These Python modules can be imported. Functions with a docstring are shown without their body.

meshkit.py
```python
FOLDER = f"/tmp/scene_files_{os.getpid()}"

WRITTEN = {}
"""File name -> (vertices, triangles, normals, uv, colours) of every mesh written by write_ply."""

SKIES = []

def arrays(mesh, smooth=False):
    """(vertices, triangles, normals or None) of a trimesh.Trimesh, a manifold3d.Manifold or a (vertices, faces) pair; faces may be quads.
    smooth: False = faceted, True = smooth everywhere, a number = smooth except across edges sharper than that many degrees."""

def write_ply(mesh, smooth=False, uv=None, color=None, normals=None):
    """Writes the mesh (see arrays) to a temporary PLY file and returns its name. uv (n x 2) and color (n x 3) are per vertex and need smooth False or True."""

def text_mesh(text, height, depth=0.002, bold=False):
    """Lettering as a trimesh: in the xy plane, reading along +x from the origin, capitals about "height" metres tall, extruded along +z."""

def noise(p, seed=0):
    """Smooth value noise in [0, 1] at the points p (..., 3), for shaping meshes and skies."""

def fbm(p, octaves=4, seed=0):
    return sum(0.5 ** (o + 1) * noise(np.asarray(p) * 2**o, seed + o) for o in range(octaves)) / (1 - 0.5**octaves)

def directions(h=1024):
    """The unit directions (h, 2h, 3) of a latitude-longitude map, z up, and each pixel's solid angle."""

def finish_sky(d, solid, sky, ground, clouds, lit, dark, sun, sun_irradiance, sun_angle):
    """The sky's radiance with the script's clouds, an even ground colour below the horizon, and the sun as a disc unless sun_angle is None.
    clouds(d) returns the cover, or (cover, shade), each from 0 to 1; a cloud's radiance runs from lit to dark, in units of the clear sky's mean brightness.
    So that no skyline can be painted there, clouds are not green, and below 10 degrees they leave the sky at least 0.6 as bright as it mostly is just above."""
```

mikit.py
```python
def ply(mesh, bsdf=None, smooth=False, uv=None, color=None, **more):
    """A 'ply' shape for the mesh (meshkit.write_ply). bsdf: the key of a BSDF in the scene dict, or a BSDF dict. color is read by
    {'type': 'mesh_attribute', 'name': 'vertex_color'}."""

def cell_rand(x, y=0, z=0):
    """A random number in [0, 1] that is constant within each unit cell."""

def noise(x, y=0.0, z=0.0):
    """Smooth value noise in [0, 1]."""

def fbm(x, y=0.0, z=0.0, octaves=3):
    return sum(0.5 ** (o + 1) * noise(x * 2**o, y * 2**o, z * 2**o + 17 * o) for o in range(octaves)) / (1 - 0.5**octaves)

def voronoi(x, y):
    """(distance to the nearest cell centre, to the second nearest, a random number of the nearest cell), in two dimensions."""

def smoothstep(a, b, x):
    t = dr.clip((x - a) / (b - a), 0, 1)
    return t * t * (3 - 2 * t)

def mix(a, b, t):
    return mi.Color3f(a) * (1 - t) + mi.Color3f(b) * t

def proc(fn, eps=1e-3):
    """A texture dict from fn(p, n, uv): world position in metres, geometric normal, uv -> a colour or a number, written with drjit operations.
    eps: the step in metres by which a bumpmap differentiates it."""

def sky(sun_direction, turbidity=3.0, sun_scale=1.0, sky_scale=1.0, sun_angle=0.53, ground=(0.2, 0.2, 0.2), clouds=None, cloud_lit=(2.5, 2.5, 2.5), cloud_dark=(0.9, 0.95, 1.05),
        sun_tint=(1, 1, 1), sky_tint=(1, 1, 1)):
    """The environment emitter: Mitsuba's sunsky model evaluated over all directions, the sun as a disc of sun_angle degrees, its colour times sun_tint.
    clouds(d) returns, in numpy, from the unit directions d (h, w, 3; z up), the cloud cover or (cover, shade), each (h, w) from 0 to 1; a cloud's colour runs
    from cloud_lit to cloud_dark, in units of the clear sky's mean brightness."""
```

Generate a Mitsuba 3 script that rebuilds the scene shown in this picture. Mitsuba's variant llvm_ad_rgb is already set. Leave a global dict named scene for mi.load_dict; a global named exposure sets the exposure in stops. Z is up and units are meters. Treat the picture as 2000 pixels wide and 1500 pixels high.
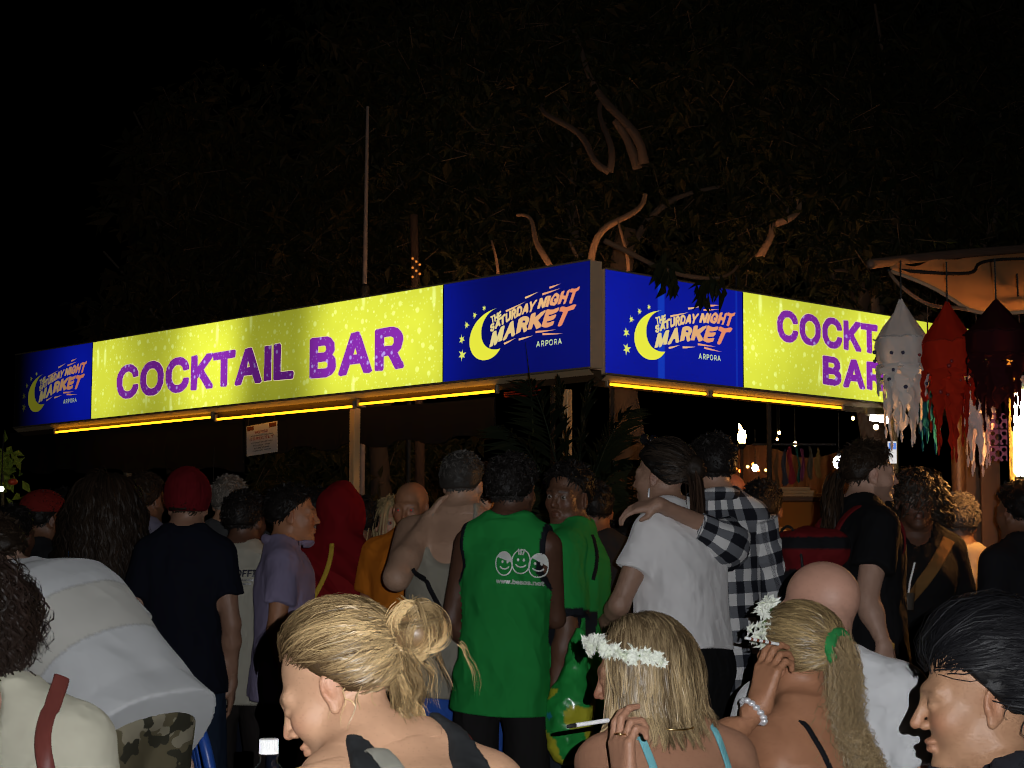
import math, random
import numpy as np, trimesh, drjit as dr, mitsuba as mi
import mikit, meshkit
from shapely import affinity
from shapely.geometry import Polygon, box as sbox, Point, LineString
from shapely.ops import unary_union
from scipy.spatial import cKDTree

T = mi.ScalarTransform4f
random.seed(7)
RNG = np.random.default_rng(7)
scene, labels = {'type': 'scene'}, {}

# ------------------------------------------------------------------ camera, sky, flash, exposure
CAMZ = 1.32
FPX, PITCH, ROLL = 3479.6, 0.0978, 0.0037          # focal length in pixels of a 2000 px wide frame
FW = np.array([0, math.cos(PITCH), math.sin(PITCH)])
UP0 = np.array([0, -math.sin(PITCH), math.cos(PITCH)])
RT0 = np.array([1.0, 0, 0])
RT = math.cos(ROLL) * RT0 + math.sin(ROLL) * UP0
UP = -math.sin(ROLL) * RT0 + math.cos(ROLL) * UP0
CAM = np.array([0, 0, CAMZ])
scene['camera'] = {'type': 'perspective', 'fov': math.degrees(2 * math.atan(1000 / FPX)), 'fov_axis': 'x',
                   'near_clip': 0.05, 'far_clip': 500.0,
                   'to_world': T().look_at(origin=CAM.tolist(), target=(CAM + FW).tolist(), up=UP.tolist())}
sk = mikit.sky((0.3, -0.6, 0.5), turbidity=3, sun_scale=0.0, sky_scale=0.00007, ground=(0.05, 0.05, 0.05), sky_tint=(1.3, 1.0, 0.6))
sk['sampling_weight'] = 0.6
scene['night_sky'] = sk
exposure = 0.0
# the flash of the photographer's camera: the one lamp that lights the faces and backs nearest to the lens
FLASH = 36.0
scene['camera_flash'] = {'type': 'spot', 'intensity': {'type': 'rgb', 'value': [FLASH * 0.98, FLASH, FLASH * 1.03]},
                         'cutoff_angle': 34.0, 'beam_width': 12.0, 'sampling_weight': 14.0,
                         'to_world': T().look_at(origin=[0.065, 0.0, CAMZ + 0.035], target=[0.065, 10, CAMZ + 0.45], up=[0, 0, 1])}


def at(px, py, y):
    """The point of the place that the photograph shows at pixel (px, py) of 2000 x 1500, y metres in front of the camera."""
    d = FW + RT * (px - 1000) / FPX - UP * (py - 750) / FPX
    return CAM + d * (y / d[1])


# ------------------------------------------------------------------ helpers: scene entries
def numbered(name, taken=None):
    taken = scene if taken is None else taken
    hit = lambda k: any(x == k or x.startswith(k + '__') for x in taken) or k in labels
    if not hit(name):
        return name
    i = 1
    while hit(f'{name}_{i:03d}'):
        i += 1
    return f'{name}_{i:03d}'


def thing(name, label, cat, group=None):
    key = numbered(name)
    labels[key] = {'label': label, 'category': cat}
    if group:
        labels[key]['group'] = group
    return key


def part(parent, name, mesh, bsdf, smooth=True, label=None, kind=None, **more):
    key = numbered(f'{parent}__{name}')
    scene[key] = mikit.ply(mesh, bsdf, smooth=smooth, **more)
    if label or kind:
        labels[key] = {**({'label': label} if label else {}), **({'kind': kind} if kind else {})}
    return key


def single(name, label, cat, mesh, bsdf, smooth=True, group=None, **more):
    key = thing(name, label, cat, group)
    scene[key] = mikit.ply(mesh, bsdf, smooth=smooth, **more)
    return key


def structure(name, mesh, bsdf, smooth=False, kind='structure', label=None, **more):
    scene[name] = mikit.ply(mesh, bsdf, smooth=smooth, **more)
    labels[name] = {'kind': kind, **({'label': label} if label else {})}


def glow(rgb, w=0.05):
    return {'type': 'area', 'radiance': {'type': 'rgb', 'value': list(rgb)} if not isinstance(rgb, dict) else rgb, 'sampling_weight': w}


def lin(r, g, b):
    """sRGB 0-255 to a linear colour."""
    return [((c / 255 + 0.055) / 1.055) ** 2.4 if c > 10 else c / 255 / 12.92 for c in (r, g, b)]


# ------------------------------------------------------------------ helpers: meshes
def cat(meshes):
    meshes = [m for m in meshes if m is not None and len(m[1])]
    at_, vs, fs = 0, [], []
    for v, f in ((np.asarray(m[0]), np.asarray(m[1])) for m in meshes):
        vs.append(v); fs.append(f + at_); at_ += len(v)
    return np.vstack(vs), np.vstack(fs)


def vf(mesh):
    return np.asarray(mesh.vertices), np.asarray(mesh.faces)


def boxm(lo, hi, bevel=0.0):
    lo, hi = np.array(lo, float), np.array(hi, float)
    if bevel <= 0:
        m = trimesh.creation.box(extents=hi - lo); m.apply_translation((lo + hi) / 2)
        return vf(m)
    pts = []
    for s in np.ndindex(2, 2, 2):
        s = np.array(s)
        for k in range(3):
            q = np.where(s, hi - bevel, lo + bevel); q[k] = hi[k] if s[k] else lo[k]
            pts.append(q)
    m = trimesh.convex.convex_hull(np.array(pts))
    return vf(m)


def frame_mesh(m, o, X, Y, Z):
    """Puts a mesh of local coordinates into the frame o, X, Y, Z."""
    v, f = m
    M = np.stack([X, Y, Z])
    v = np.asarray(v) @ M + o
    f = np.asarray(f)
    return v, (f if np.linalg.det(M) > 0 else f[:, ::-1])


def tube(pts, radii, sides=8, caps=True, flat=None):
    """A tapering tube along a polyline; flat = (normal, ratio) squashes it into a ribbon."""
    p = np.asarray(pts, float); n = len(p)
    r = np.broadcast_to(np.asarray(radii, float), (n,))
    t = np.gradient(p, axis=0); t /= np.linalg.norm(t, axis=1, keepdims=True) + 1e-12
    a = np.zeros_like(p)
    ref = np.array([0, 0, 1.0]) if abs(t[0, 2]) < 0.9 else np.array([1.0, 0, 0])
    a[0] = np.cross(t[0], ref)
    for i in range(n):
        if i:
            a[i] = a[i - 1]
        if flat is not None:
            nn = np.asarray(flat[0], float)
            a[i] = nn[i] if nn.ndim == 2 else nn
        a[i] -= t[i] * (a[i] @ t[i]); a[i] /= np.linalg.norm(a[i]) + 1e-12
    b = np.cross(t, a)
    ang = np.arange(sides) * 2 * np.pi / sides
    ka = 1.0 if flat is None else flat[1]
    v = p[:, None] + r[:, None, None] * (ka * np.cos(ang)[None, :, None] * a[:, None] + np.sin(ang)[None, :, None] * b[:, None])
    v = v.reshape(-1, 3)
    i, j = np.meshgrid(np.arange(n - 1), np.arange(sides), indexing='ij')
    q = np.stack([i * sides + j, i * sides + (j + 1) % sides, (i + 1) * sides + (j + 1) % sides, (i + 1) * sides + j], -1).reshape(-1, 4)
    f = np.vstack([q[:, [0, 1, 2]], q[:, [0, 2, 3]]])
    if caps:
        v = np.vstack([v, p[:1], p[-1:]])
        k = np.arange(sides)
        f = np.vstack([f, np.stack([(k + 1) % sides, k, k * 0 + n * sides], 1),
                       np.stack([(n - 1) * sides + k, (n - 1) * sides + (k + 1) % sides, k * 0 + n * sides + 1], 1)])
    return v, f


def lathe(profile, sides=24):
    """Turns (radius, z) pairs about the z axis."""
    return vf(trimesh.creation.revolve(np.array(profile, float), sections=sides))


def spline(pts, n):
    from scipy.interpolate import CubicSpline
    p = np.asarray(pts, float)
    s = np.r_[0, np.cumsum(np.linalg.norm(np.diff(p, axis=0), axis=1) + 1e-9)]
    return CubicSpline(s, p, axis=0)(np.linspace(0, s[-1], n))


def bundle(paths, radii, cols, centre):
    """Many thin strands as one mesh of narrow ribbons that lie flat around centre: paths (n, m, 3), radii (n, m), cols (n, m, 3)."""
    n, m, _ = paths.shape
    t = np.gradient(paths, axis=1); t /= np.linalg.norm(t, axis=2, keepdims=True) + 1e-9
    out = paths - centre; out[..., 2] *= .6; out /= np.linalg.norm(out, axis=2, keepdims=True) + 1e-9
    g = np.random.default_rng(n * 31 + m)
    out = out + .3 * g.normal(size=(n, 1, 3))
    a = np.cross(t, out); a /= np.linalg.norm(a, axis=2, keepdims=True) + 1e-9
    v = np.stack([paths - a * radii[..., None], paths + a * radii[..., None]], 2)
    c = np.repeat(cols[:, :, None], 2, 2)
    k, i = np.meshgrid(np.arange(n), np.arange(m - 1), indexing='ij')
    b = (k * m + i) * 2
    q = np.stack([b, b + 1, b + 3, b + 2], -1).reshape(-1, 4)
    return (v.reshape(-1, 3), np.vstack([q[:, [0, 1, 2]], q[:, [0, 2, 3]]])), c.reshape(-1, 3)


# ------------------------------------------------------------------ helpers: distance fields -> meshes
class Field:
    """A sampled signed distance field that soft shapes are added to and cut from; mesh() is its surface (naive surface nets)."""

    def __init__(s, lo, hi, h):
        s.h, s.o = h, np.array(lo, float)
        n = np.ceil((np.array(hi, float) - s.o) / h).astype(int) + 1
        s.d = np.full(n, 0.08, np.float32)

    def block(s, lo, hi):
        n = np.array(s.d.shape)
        i0 = np.clip(np.floor((np.asarray(lo) - s.o) / s.h).astype(int), 0, n)
        i1 = np.clip(np.ceil((np.asarray(hi) - s.o) / s.h).astype(int) + 1, 0, n)
        if (i1 <= i0).any():
            return None, None
        sl = tuple(slice(a, b) for a, b in zip(i0, i1))
        g = np.meshgrid(*[s.o[k] + s.h * np.arange(i0[k], i1[k]) for k in range(3)], indexing='ij')
        return sl, np.stack(g, -1)

    def all(s):
        return s.block(s.o, s.o + s.h * np.array(s.d.shape))

    def add(s, shape, k=0.02):
        fn, lo, hi = shape
        sl, P = s.block(lo - k - 0.03, hi + k + 0.03)
        if sl is None:
            return s
        a, b = s.d[sl], fn(P)
        hh = np.maximum(k - np.abs(a - b), 0) / k
        s.d[sl] = np.minimum(a, b) - hh * hh * k / 4
        return s

    def cut(s, shape, k=0.01):
        fn, lo, hi = shape
        sl, P = s.block(lo - k - 0.03, hi + k + 0.03)
        if sl is None:
            return s
        a, b = s.d[sl], -fn(P)
        hh = np.maximum(k - np.abs(a - b), 0) / k
        s.d[sl] = np.maximum(a, b) + hh * hh * k / 4
        return s

    def clip(s, fn):
        """Keeps only where fn(P) < 0."""
        sl, P = s.all()
        s.d = np.maximum(s.d, fn(P).astype(np.float32))
        return s

    def warp(s, fn):
        """Adds fn(points) near the surface only."""
        near = np.abs(s.d) < 0.05
        idx = np.argwhere(near)
        s.d[near] += fn(s.o + s.h * idx).astype(np.float32)
        return s

    def mesh(s):
        d = np.pad(s.d, 1, constant_values=0.05)
        inside = d < 0
        if not inside.any():
            return np.zeros((0, 3)), np.zeros((0, 3), int)
        n = np.array(d.shape) - 1
        cnt = sum(inside[a:a + n[0], b:b + n[1], c:c + n[2]].astype(np.int8) for a, b, c in np.ndindex(2, 2, 2))
        cells = np.argwhere((cnt > 0) & (cnt < 8))
        cid = np.full(n, -1, np.int64); cid[tuple(cells.T)] = np.arange(len(cells))
        corner = np.array(list(np.ndindex(2, 2, 2)))
        val = np.stack([d[tuple((cells + c).T)] for c in corner], 1).astype(float)
        pos, num = np.zeros((len(cells), 3)), np.zeros(len(cells))
        for i in range(8):
            for j in range(i + 1, 8):
                if np.abs(corner[i] - corner[j]).sum() != 1:
                    continue
                x = (val[:, i] < 0) != (val[:, j] < 0)
                t = val[x, i] / (val[x, i] - val[x, j])
                pos[x] += corner[i] + t[:, None] * (corner[j] - corner[i]); num[x] += 1
        v = s.o + s.h * (cells + pos / num[:, None] - 1)
        faces = []
        for k in range(3):
            u, w = (k + 1) % 3, (k + 2) % 3
            a = [slice(0, -1)] * 3; b = [slice(0, -1)] * 3
            sa, sb = [slice(None)] * 3, [slice(None)] * 3
            sa[k], sb[k] = slice(0, -1), slice(1, None)
            x = inside[tuple(sa)] != inside[tuple(sb)]
            e = np.argwhere(x)
            ok = (e[:, u] > 0) & (e[:, w] > 0) & (e[:, u] < d.shape[u] - 1) & (e[:, w] < d.shape[w] - 1)
            e = e[ok]
            du, dw = np.eye(3, dtype=int)[u], np.eye(3, dtype=int)[w]
            q = np.stack([cid[tuple((e + o).T)] for o in (-du - dw, -dw, 0 * du, -du)], 1)
            flip = inside[tuple(sa)][tuple(e.T)]
            q = np.where(flip[:, None], q, q[:, ::-1])
            faces += [q[:, [0, 1, 2]], q[:, [0, 2, 3]]]
        return v, np.vstack(faces)


def cone(a, b, ra, rb):
    a, b = np.asarray(a, float), np.asarray(b, float)
    ab = b - a; L = ab @ ab + 1e-12; R = max(ra, rb)

    def fn(P):
        t = np.clip((P - a) @ ab / L, 0, 1)
        return np.linalg.norm(P - a - t[..., None] * ab, axis=-1) - (ra + (rb - ra) * t)
    return fn, np.minimum(a, b) - R, np.maximum(a, b) + R


def ball(c, r):
    return cone(c, c, r, r)


def ellip(c, rad, M=None):
    """An ellipsoid; M: columns are its axes."""
    c, rad = np.asarray(c, float), np.asarray(rad, float)
    M = np.eye(3) if M is None else M

    def fn(P):
        q = (P - c) @ M
        k0 = np.linalg.norm(q / rad, axis=-1); k1 = np.linalg.norm(q / rad ** 2, axis=-1)
        return k0 * (k0 - 1) / (k1 + 1e-9)
    R = np.abs(M) @ rad
    return fn, c - R, c + R


def axes(yaw, pitch=0.0, roll=0.0):
    """Columns right, forward, up of something that faces yaw degrees (0 = to the right of the picture, 90 = away); pitch > 0 looks down, roll > 0 tilts to its right."""
    y, p, r = np.radians([yaw, pitch, roll])
    F0, R0, U0 = np.array([math.cos(y), math.sin(y), 0]), np.array([math.sin(y), -math.cos(y), 0]), np.array([0, 0, 1.0])
    F = math.cos(p) * F0 - math.sin(p) * U0; U = math.cos(p) * U0 + math.sin(p) * F0
    U, R = math.cos(r) * U + math.sin(r) * R0, math.cos(r) * R0 - math.sin(r) * U
    return np.stack([R, F, U], 1)


def nz(P, f, seed=0):
    return meshkit.noise(np.asarray(P) * f, seed) - 0.5
# ------------------------------------------------------------------ materials
VC = {'type': 'mesh_attribute', 'name': 'vertex_color'}


def mat(name, **k):
    two = k.pop('two', True)
    b = {'type': 'principled', **{a: ({'type': 'rgb', 'value': list(v)} if isinstance(v, (list, tuple)) else v) for a, v in k.items()}}
    scene[name] = {'type': 'twosided', 'b': b} if two else b
    return name


mat('m_skin0', base_color=VC, roughness=0.5, specular=0.42)
scene['m_skin'] = {'type': 'bumpmap', 'arbitrary': mikit.proc(lambda p, n, uv: mikit.fbm(p.x * 330, p.y * 330, p.z * 330, 2), 8e-4), 'scale': 0.0008, 'b': scene.pop('m_skin0')}
scene['m_skin'] = {'type': 'blendbsdf', 'weight': mikit.proc(lambda p, n, uv:   .06 * mikit.smoothstep(.42, .75, mikit.fbm(p.x * 42, p.y * 42, p.z * 42, 3)) + .12 * mikit.smoothstep(.72, .86, mikit.noise(p.x * 260, p.y * 260, p.z * 260))),
                   'a': scene['m_skin'], 'c': {'type': 'twosided', 'b': {'type': 'principled', 'base_color': {'type': 'rgb', 'value': [.20, .075, .045]}, 'roughness': .6, 'specular': .3}}}
mat('m_cloth0', base_color=VC, roughness=0.9, specular=0.1, sheen=0.3)


def creases(p, n, uv):
    a = mikit.noise(p.x * 21, p.y * 21, p.z * 13)
    b = mikit.noise(p.x * 46 + 7, p.y * 46, p.z * 30)
    return 1.0 - dr.abs(a - .5) * 2.2 + .45 * (1.0 - dr.abs(b - .5) * 2) + .05 * mikit.noise(p.x * 700, p.y * 700, p.z * 700)


scene['m_cloth_plain'] = dict(scene['m_cloth0'])
scene['m_cloth'] = {'type': 'bumpmap', 'arbitrary': mikit.proc(creases, 2e-3), 'scale': 0.0055, 'b': scene.pop('m_cloth0')}
mat('m_hair', base_color=VC, roughness=0.4, specular=0.42)
mat('m_gloss', base_color=VC, roughness=0.22, specular=0.5)
mat('m_dark_hair', base_color=VC, roughness=0.5, specular=0.14)
mat('m_steel', base_color=(0.5, 0.48, 0.44), roughness=0.4, metallic=0.8)
mat('m_silver', base_color=(0.8, 0.8, 0.82), roughness=0.3, metallic=0.45)
mat('m_gold', base_color=(0.85, 0.6, 0.25), roughness=0.22, metallic=1.0)
mat('m_beige_paint', base_color=(0.72, 0.6, 0.43), roughness=0.5, specular=0.4)
mat('m_black', base_color=(0.012, 0.012, 0.013), roughness=0.7)
mat('m_white', base_color=(0.8, 0.8, 0.78), roughness=0.5)
scene['m_clear'] = {'type': 'thindielectric', 'int_ior': 1.4}
scene['m_lamp'] = {'type': 'diffuse', 'reflectance': {'type': 'rgb', 'value': 0.03}}


def plaid(p, n, uv):
    a, b = uv.x * 11.5, uv.y * 11.5
    sa = dr.select((a - dr.floor(a)) < 0.5, 1.0, 0.0)
    sb = dr.select((b - dr.floor(b)) < 0.5, 1.0, 0.0)
    s = (sa + sb) * 0.5
    return mikit.mix((0.012, 0.013, 0.018), (0.14, 0.145, 0.16), mikit.smoothstep(0.1, 0.5, s)) * dr.select(s > 0.7, 0.0, 1.0) + mi.Color3f(0.62, 0.61, 0.6) * dr.select(s > 0.7, 1.0, 0.0)


def camo(p, n, uv):
    a = mikit.fbm(p.x * 13, p.y * 13, p.z * 13, 3)
    b = mikit.fbm(p.x * 17 + 9, p.y * 17, p.z * 17 + 4, 3)
    c = mikit.mix((0.13, 0.11, 0.065), (0.27, 0.24, 0.17), dr.select(a > 0.52, 1.0, 0.0))
    return mikit.mix(c, (0.045, 0.042, 0.028), dr.select(b > 0.58, 1.0, 0.0))


for nm, fn in (('m_plaid', plaid), ('m_camo', camo)):
    scene[nm] = {'type': 'twosided', 'b': {'type': 'principled', 'base_color': mikit.proc(fn), 'roughness': 0.9, 'specular': 0.12}}

# ------------------------------------------------------------------ people
PALE, LIGHT, TAN, BROWN, DARK = (0.53, 0.31, 0.21), (0.44, 0.235, 0.14), (0.34, 0.155, 0.08), (0.16, 0.075, 0.042), (0.085, 0.039, 0.023)
UM = [-.2, -.1, 0, .15, .3, .5, .7, .85, .95, 1.03, 1.12]
BODY = {'m': ([.09, .152, .168, .158, .148, .152, .168, .172, .15, .095, .06], [.08, .115, .122, .115, .108, .112, .122, .115, .092, .07, .056]),
        'f': ([.09, .158, .176, .162, .132, .132, .146, .15, .13, .08, .05], [.08, .12, .128, .112, .096, .1, .112, .1, .082, .062, .05])}
SHIRT = {'loose': ([.2, .196, .19, .18, .172, .17, .178, .178, .155, .105, .07], [.158, .154, .15, .142, .135, .135, .14, .134, .11, .083, .066]),
         'fit': ([.185, .185, .184, .17, .15, .153, .168, .17, .148, .098, .063], [.14, .14, .138, .122, .11, .115, .126, .116, .097, .076, .06])}


class Torso:
    """The frame of a trunk: o at the hips, columns right, forward, along the spine; L from the hips to the shoulders."""

    def __init__(s, o, M, L, w=1.0, bow=0.0):
        s.o, s.M, s.L, s.w, s.bow = np.asarray(o, float), M, L, w, bow

    def local(s, P):
        q = (P - s.o) @ s.M
        u = q[..., 2] / s.L
        return q[..., 0], q[..., 1] + s.bow * np.sin(np.pi * np.clip(u, 0, 1.15) / 1.15), u

    def world(s, r, f, u):
        f = f - s.bow * math.sin(math.pi * min(max(u, 0), 1.15) / 1.15)
        return s.o + s.M @ np.array([r, f, u * s.L])

    def loft(s, table, lo=-0.2, hi=1.12, grow=0.0, e=2.3):
        A = np.array(table[0]) * s.w + grow; B = np.array(table[1]) * s.w + grow

        def fn(P):
            r, f, u = s.local(P)
            a, b = np.interp(u, UM, A), np.interp(u, UM, B)
            k = (np.abs(r / a) ** e + np.abs(f / b) ** e) ** (1 / e)
            d = (k - 1) * np.minimum(a, b) * 0.92
            return np.maximum(d, np.maximum(lo - u, u - hi) * s.L)
        c = [s.world(x, y, u) for x in (-A.max(), A.max()) for y in (-B.max() - abs(s.bow), B.max() + abs(s.bow)) for u in (lo, hi)]
        return fn, np.min(c, 0), np.max(c, 0)

    def surf(s, table, r, u, side=-1, grow=0.0, e=2.3):
        """A point on the loft's back (side -1) or front (+1)."""
        a = np.interp(u, UM, np.array(table[0]) * s.w + grow); b = np.interp(u, UM, np.array(table[1]) * s.w + grow)
        f = side * b * max(0.0, 1 - min(abs(r / a), 1) ** e) ** (1 / e)
        return s.world(r, f, u)


def head_field(o, M, hs, h, f, neck_to, sex, nose=1.0, ear=True, opened=False, jaw=None):
    """Adds a head to the field f: o is its middle, between the ears."""
    W = lambda r, ff, u: o + M @ (np.array([r, ff, u]) * hs)
    E = lambda c, rad: ellip(W(*c), np.array(rad) * hs, M)
    C = lambda a, b, ra, rb: cone(W(*a), W(*b), ra * hs, rb * hs)
    f.add(E((0, -.018, .038), (.075, .096, .083)), .02)
    jw = jaw or (1.0 if sex == 'm' else .86)
    f.add(E((0, .03, -.035), (.0565, .058, .08)), .03)
    for s in (-1, 1):
        f.add(C((s * .049 * jw, -.004, -.06), (s * .018 * jw, .062, -.103), .019 * jw, .0145), .03)
        f.add(E((s * .037, .06, -.028), (.021, .021, .022)), .03)
        f.add(C((s * .012, .083, .02), (s * .042, .07, .019), .012, .011), .018)
    f.add(E((0, .072, -.104), (.019, .018, .017)), .025)
    for s in (-1, 1):
        f.cut(ball(W(s * .031, .104, -.002), .016 * hs), .014)
        f.add(ball(W(s * .031, .0765, -.001), .0142 * hs), .004)
        if opened:
            f.cut(E((s * .031, .092, -.0005), (.0125, .011, .0036)), .001)
    f.add(C((0, .087, .008), (0, .1085 * nose, -.031), .0075, .0098), .013)
    for s in (-1, 1):
        f.add(ball(W(s * .0105, .097, -.036), .0075 * hs), .008)
    f.add(E((0, .0885, -.0625), (.021, .012, .006)), .006)
    f.add(E((0, .0865, -.0745), (.018, .0125, .0072)), .006)
    f.cut(C((-.019, .1, -.0685), (.019, .1, -.0685), .0024, .0024), .003)
    if ear:
        for s in (-1, 1):
            A = axes(0); c = W(s * .078, -.012, -.008)
            tilt = M @ axes(90, 0, 0) @ np.eye(3)
            # the ear stands off the head: rim, lobe and a hollow
            Me = M @ np.array([[math.cos(.42), s * math.sin(.42), 0], [-s * math.sin(.42), math.cos(.42), 0], [0, 0, 1.0]])
            f.add(ellip(c, np.array([.009, .019, .031]) * hs, Me), .008)
            f.cut(ellip(c + Me @ np.array([s * .009, .003, .004]) * hs, np.array([.006, .012, .02]) * hs, Me), .004)
            f.add(ellip(c + Me @ np.array([0, .008, -.027]) * hs, np.array([.006, .009, .01]) * hs, Me), .006)
            f.add(ellip(c + Me @ np.array([s * .003, .013, -.004]) * hs, np.array([.005, .004, .007]) * hs, Me), .005)
    nr = .054 if sex == 'm' else .043
    f.add(cone(W(0, -.026, -.05), neck_to, nr * hs, nr * hs * 1.08), .035)


def hand_shapes(w, D, N, side, curl=0.35, hs=1.0, thumb=0.5, spread=0.05, curls=None):
    """A palm, four jointed fingers and a thumb: w wrist, D where the fingers point, N where the palm faces, side +1 for a right hand."""
    D = D / np.linalg.norm(D); N = N - D * (N @ D); N = N / np.linalg.norm(N)
    S = np.cross(D, N) * -side * 1.0            # towards the thumb
    out, k = [], hs
    bases = []
    for i in range(4):
        b = w + (D * (.092 - .004 * abs(i - 1)) + S * (.030 - .0205 * i)) * k
        bases.append(b)
        out.append((cone(w + S * (.016 - .011 * i) * k, b, .0165 * k, .0118 * k), .012))
        cl = (curls[i] if curls else curl) * (1 + .06 * i)
        p, ang = b, cl * .5
        dirv = D + S * spread * (1.5 - i)
        for L, r0, r1 in zip(np.array([.042, .026, .02]) * [1, 1.1, 1.02, .8][i], (.0095, .0085, .0078), (.0085, .0078, .0068)):
            d = math.cos(ang) * dirv + math.sin(ang) * N
            q = p + d / np.linalg.norm(d) * L * k
            out.append((cone(p, q, r0 * k, r1 * k), .003)); p = q; ang += cl
    t0 = w + (D * .022 + S * .024 + N * .006) * k
    t1 = t0 + (D * .6 + S * (.75 - thumb * .5) + N * (.25 + thumb * .4)) * .042 * k
    t2 = t1 + (D * .9 + S * (.2 - thumb * .5) + N * (.1 + thumb * .5)) * .032 * k
    out += [(cone(t0, t1, .016 * k, .0115 * k), .012), (cone(t1, t2, .0112 * k, .0088 * k), .004)]
    return out


def tint(base, v, amp=0.06, freq=9.0, seed=0):
    c = np.tile(np.array(base, float), (len(v), 1))
    return c * (1 + amp * 2 * nz(v, freq, seed))[:, None]


def fold_noise(Tq, amp, seed, w=1.0):
    """Hanging folds and small creases of a garment, in its own frame."""
    def fn(P):
        r, f, u = Tq.local(P)
        q = np.stack([r * 13 + 2.0 * nz(P, 4, seed + 5), f * 13, u * Tq.L * 3.2], -1)
        a = meshkit.noise(q, seed) - .5
        s = np.stack([(r + .6 * u * Tq.L) * 19, f * 19, (u * Tq.L - .6 * r) * 7], -1)
        b = np.abs(meshkit.noise(s, seed + 1) - .5)
        low = np.interp(u, [-.2, .1, .5, .9, 1.1], [1.2, 1.25, 1.0, .7, .2])
        return -amp * (1.4 * a + .9 * (.18 - b) * w) * low
    return fn


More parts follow.
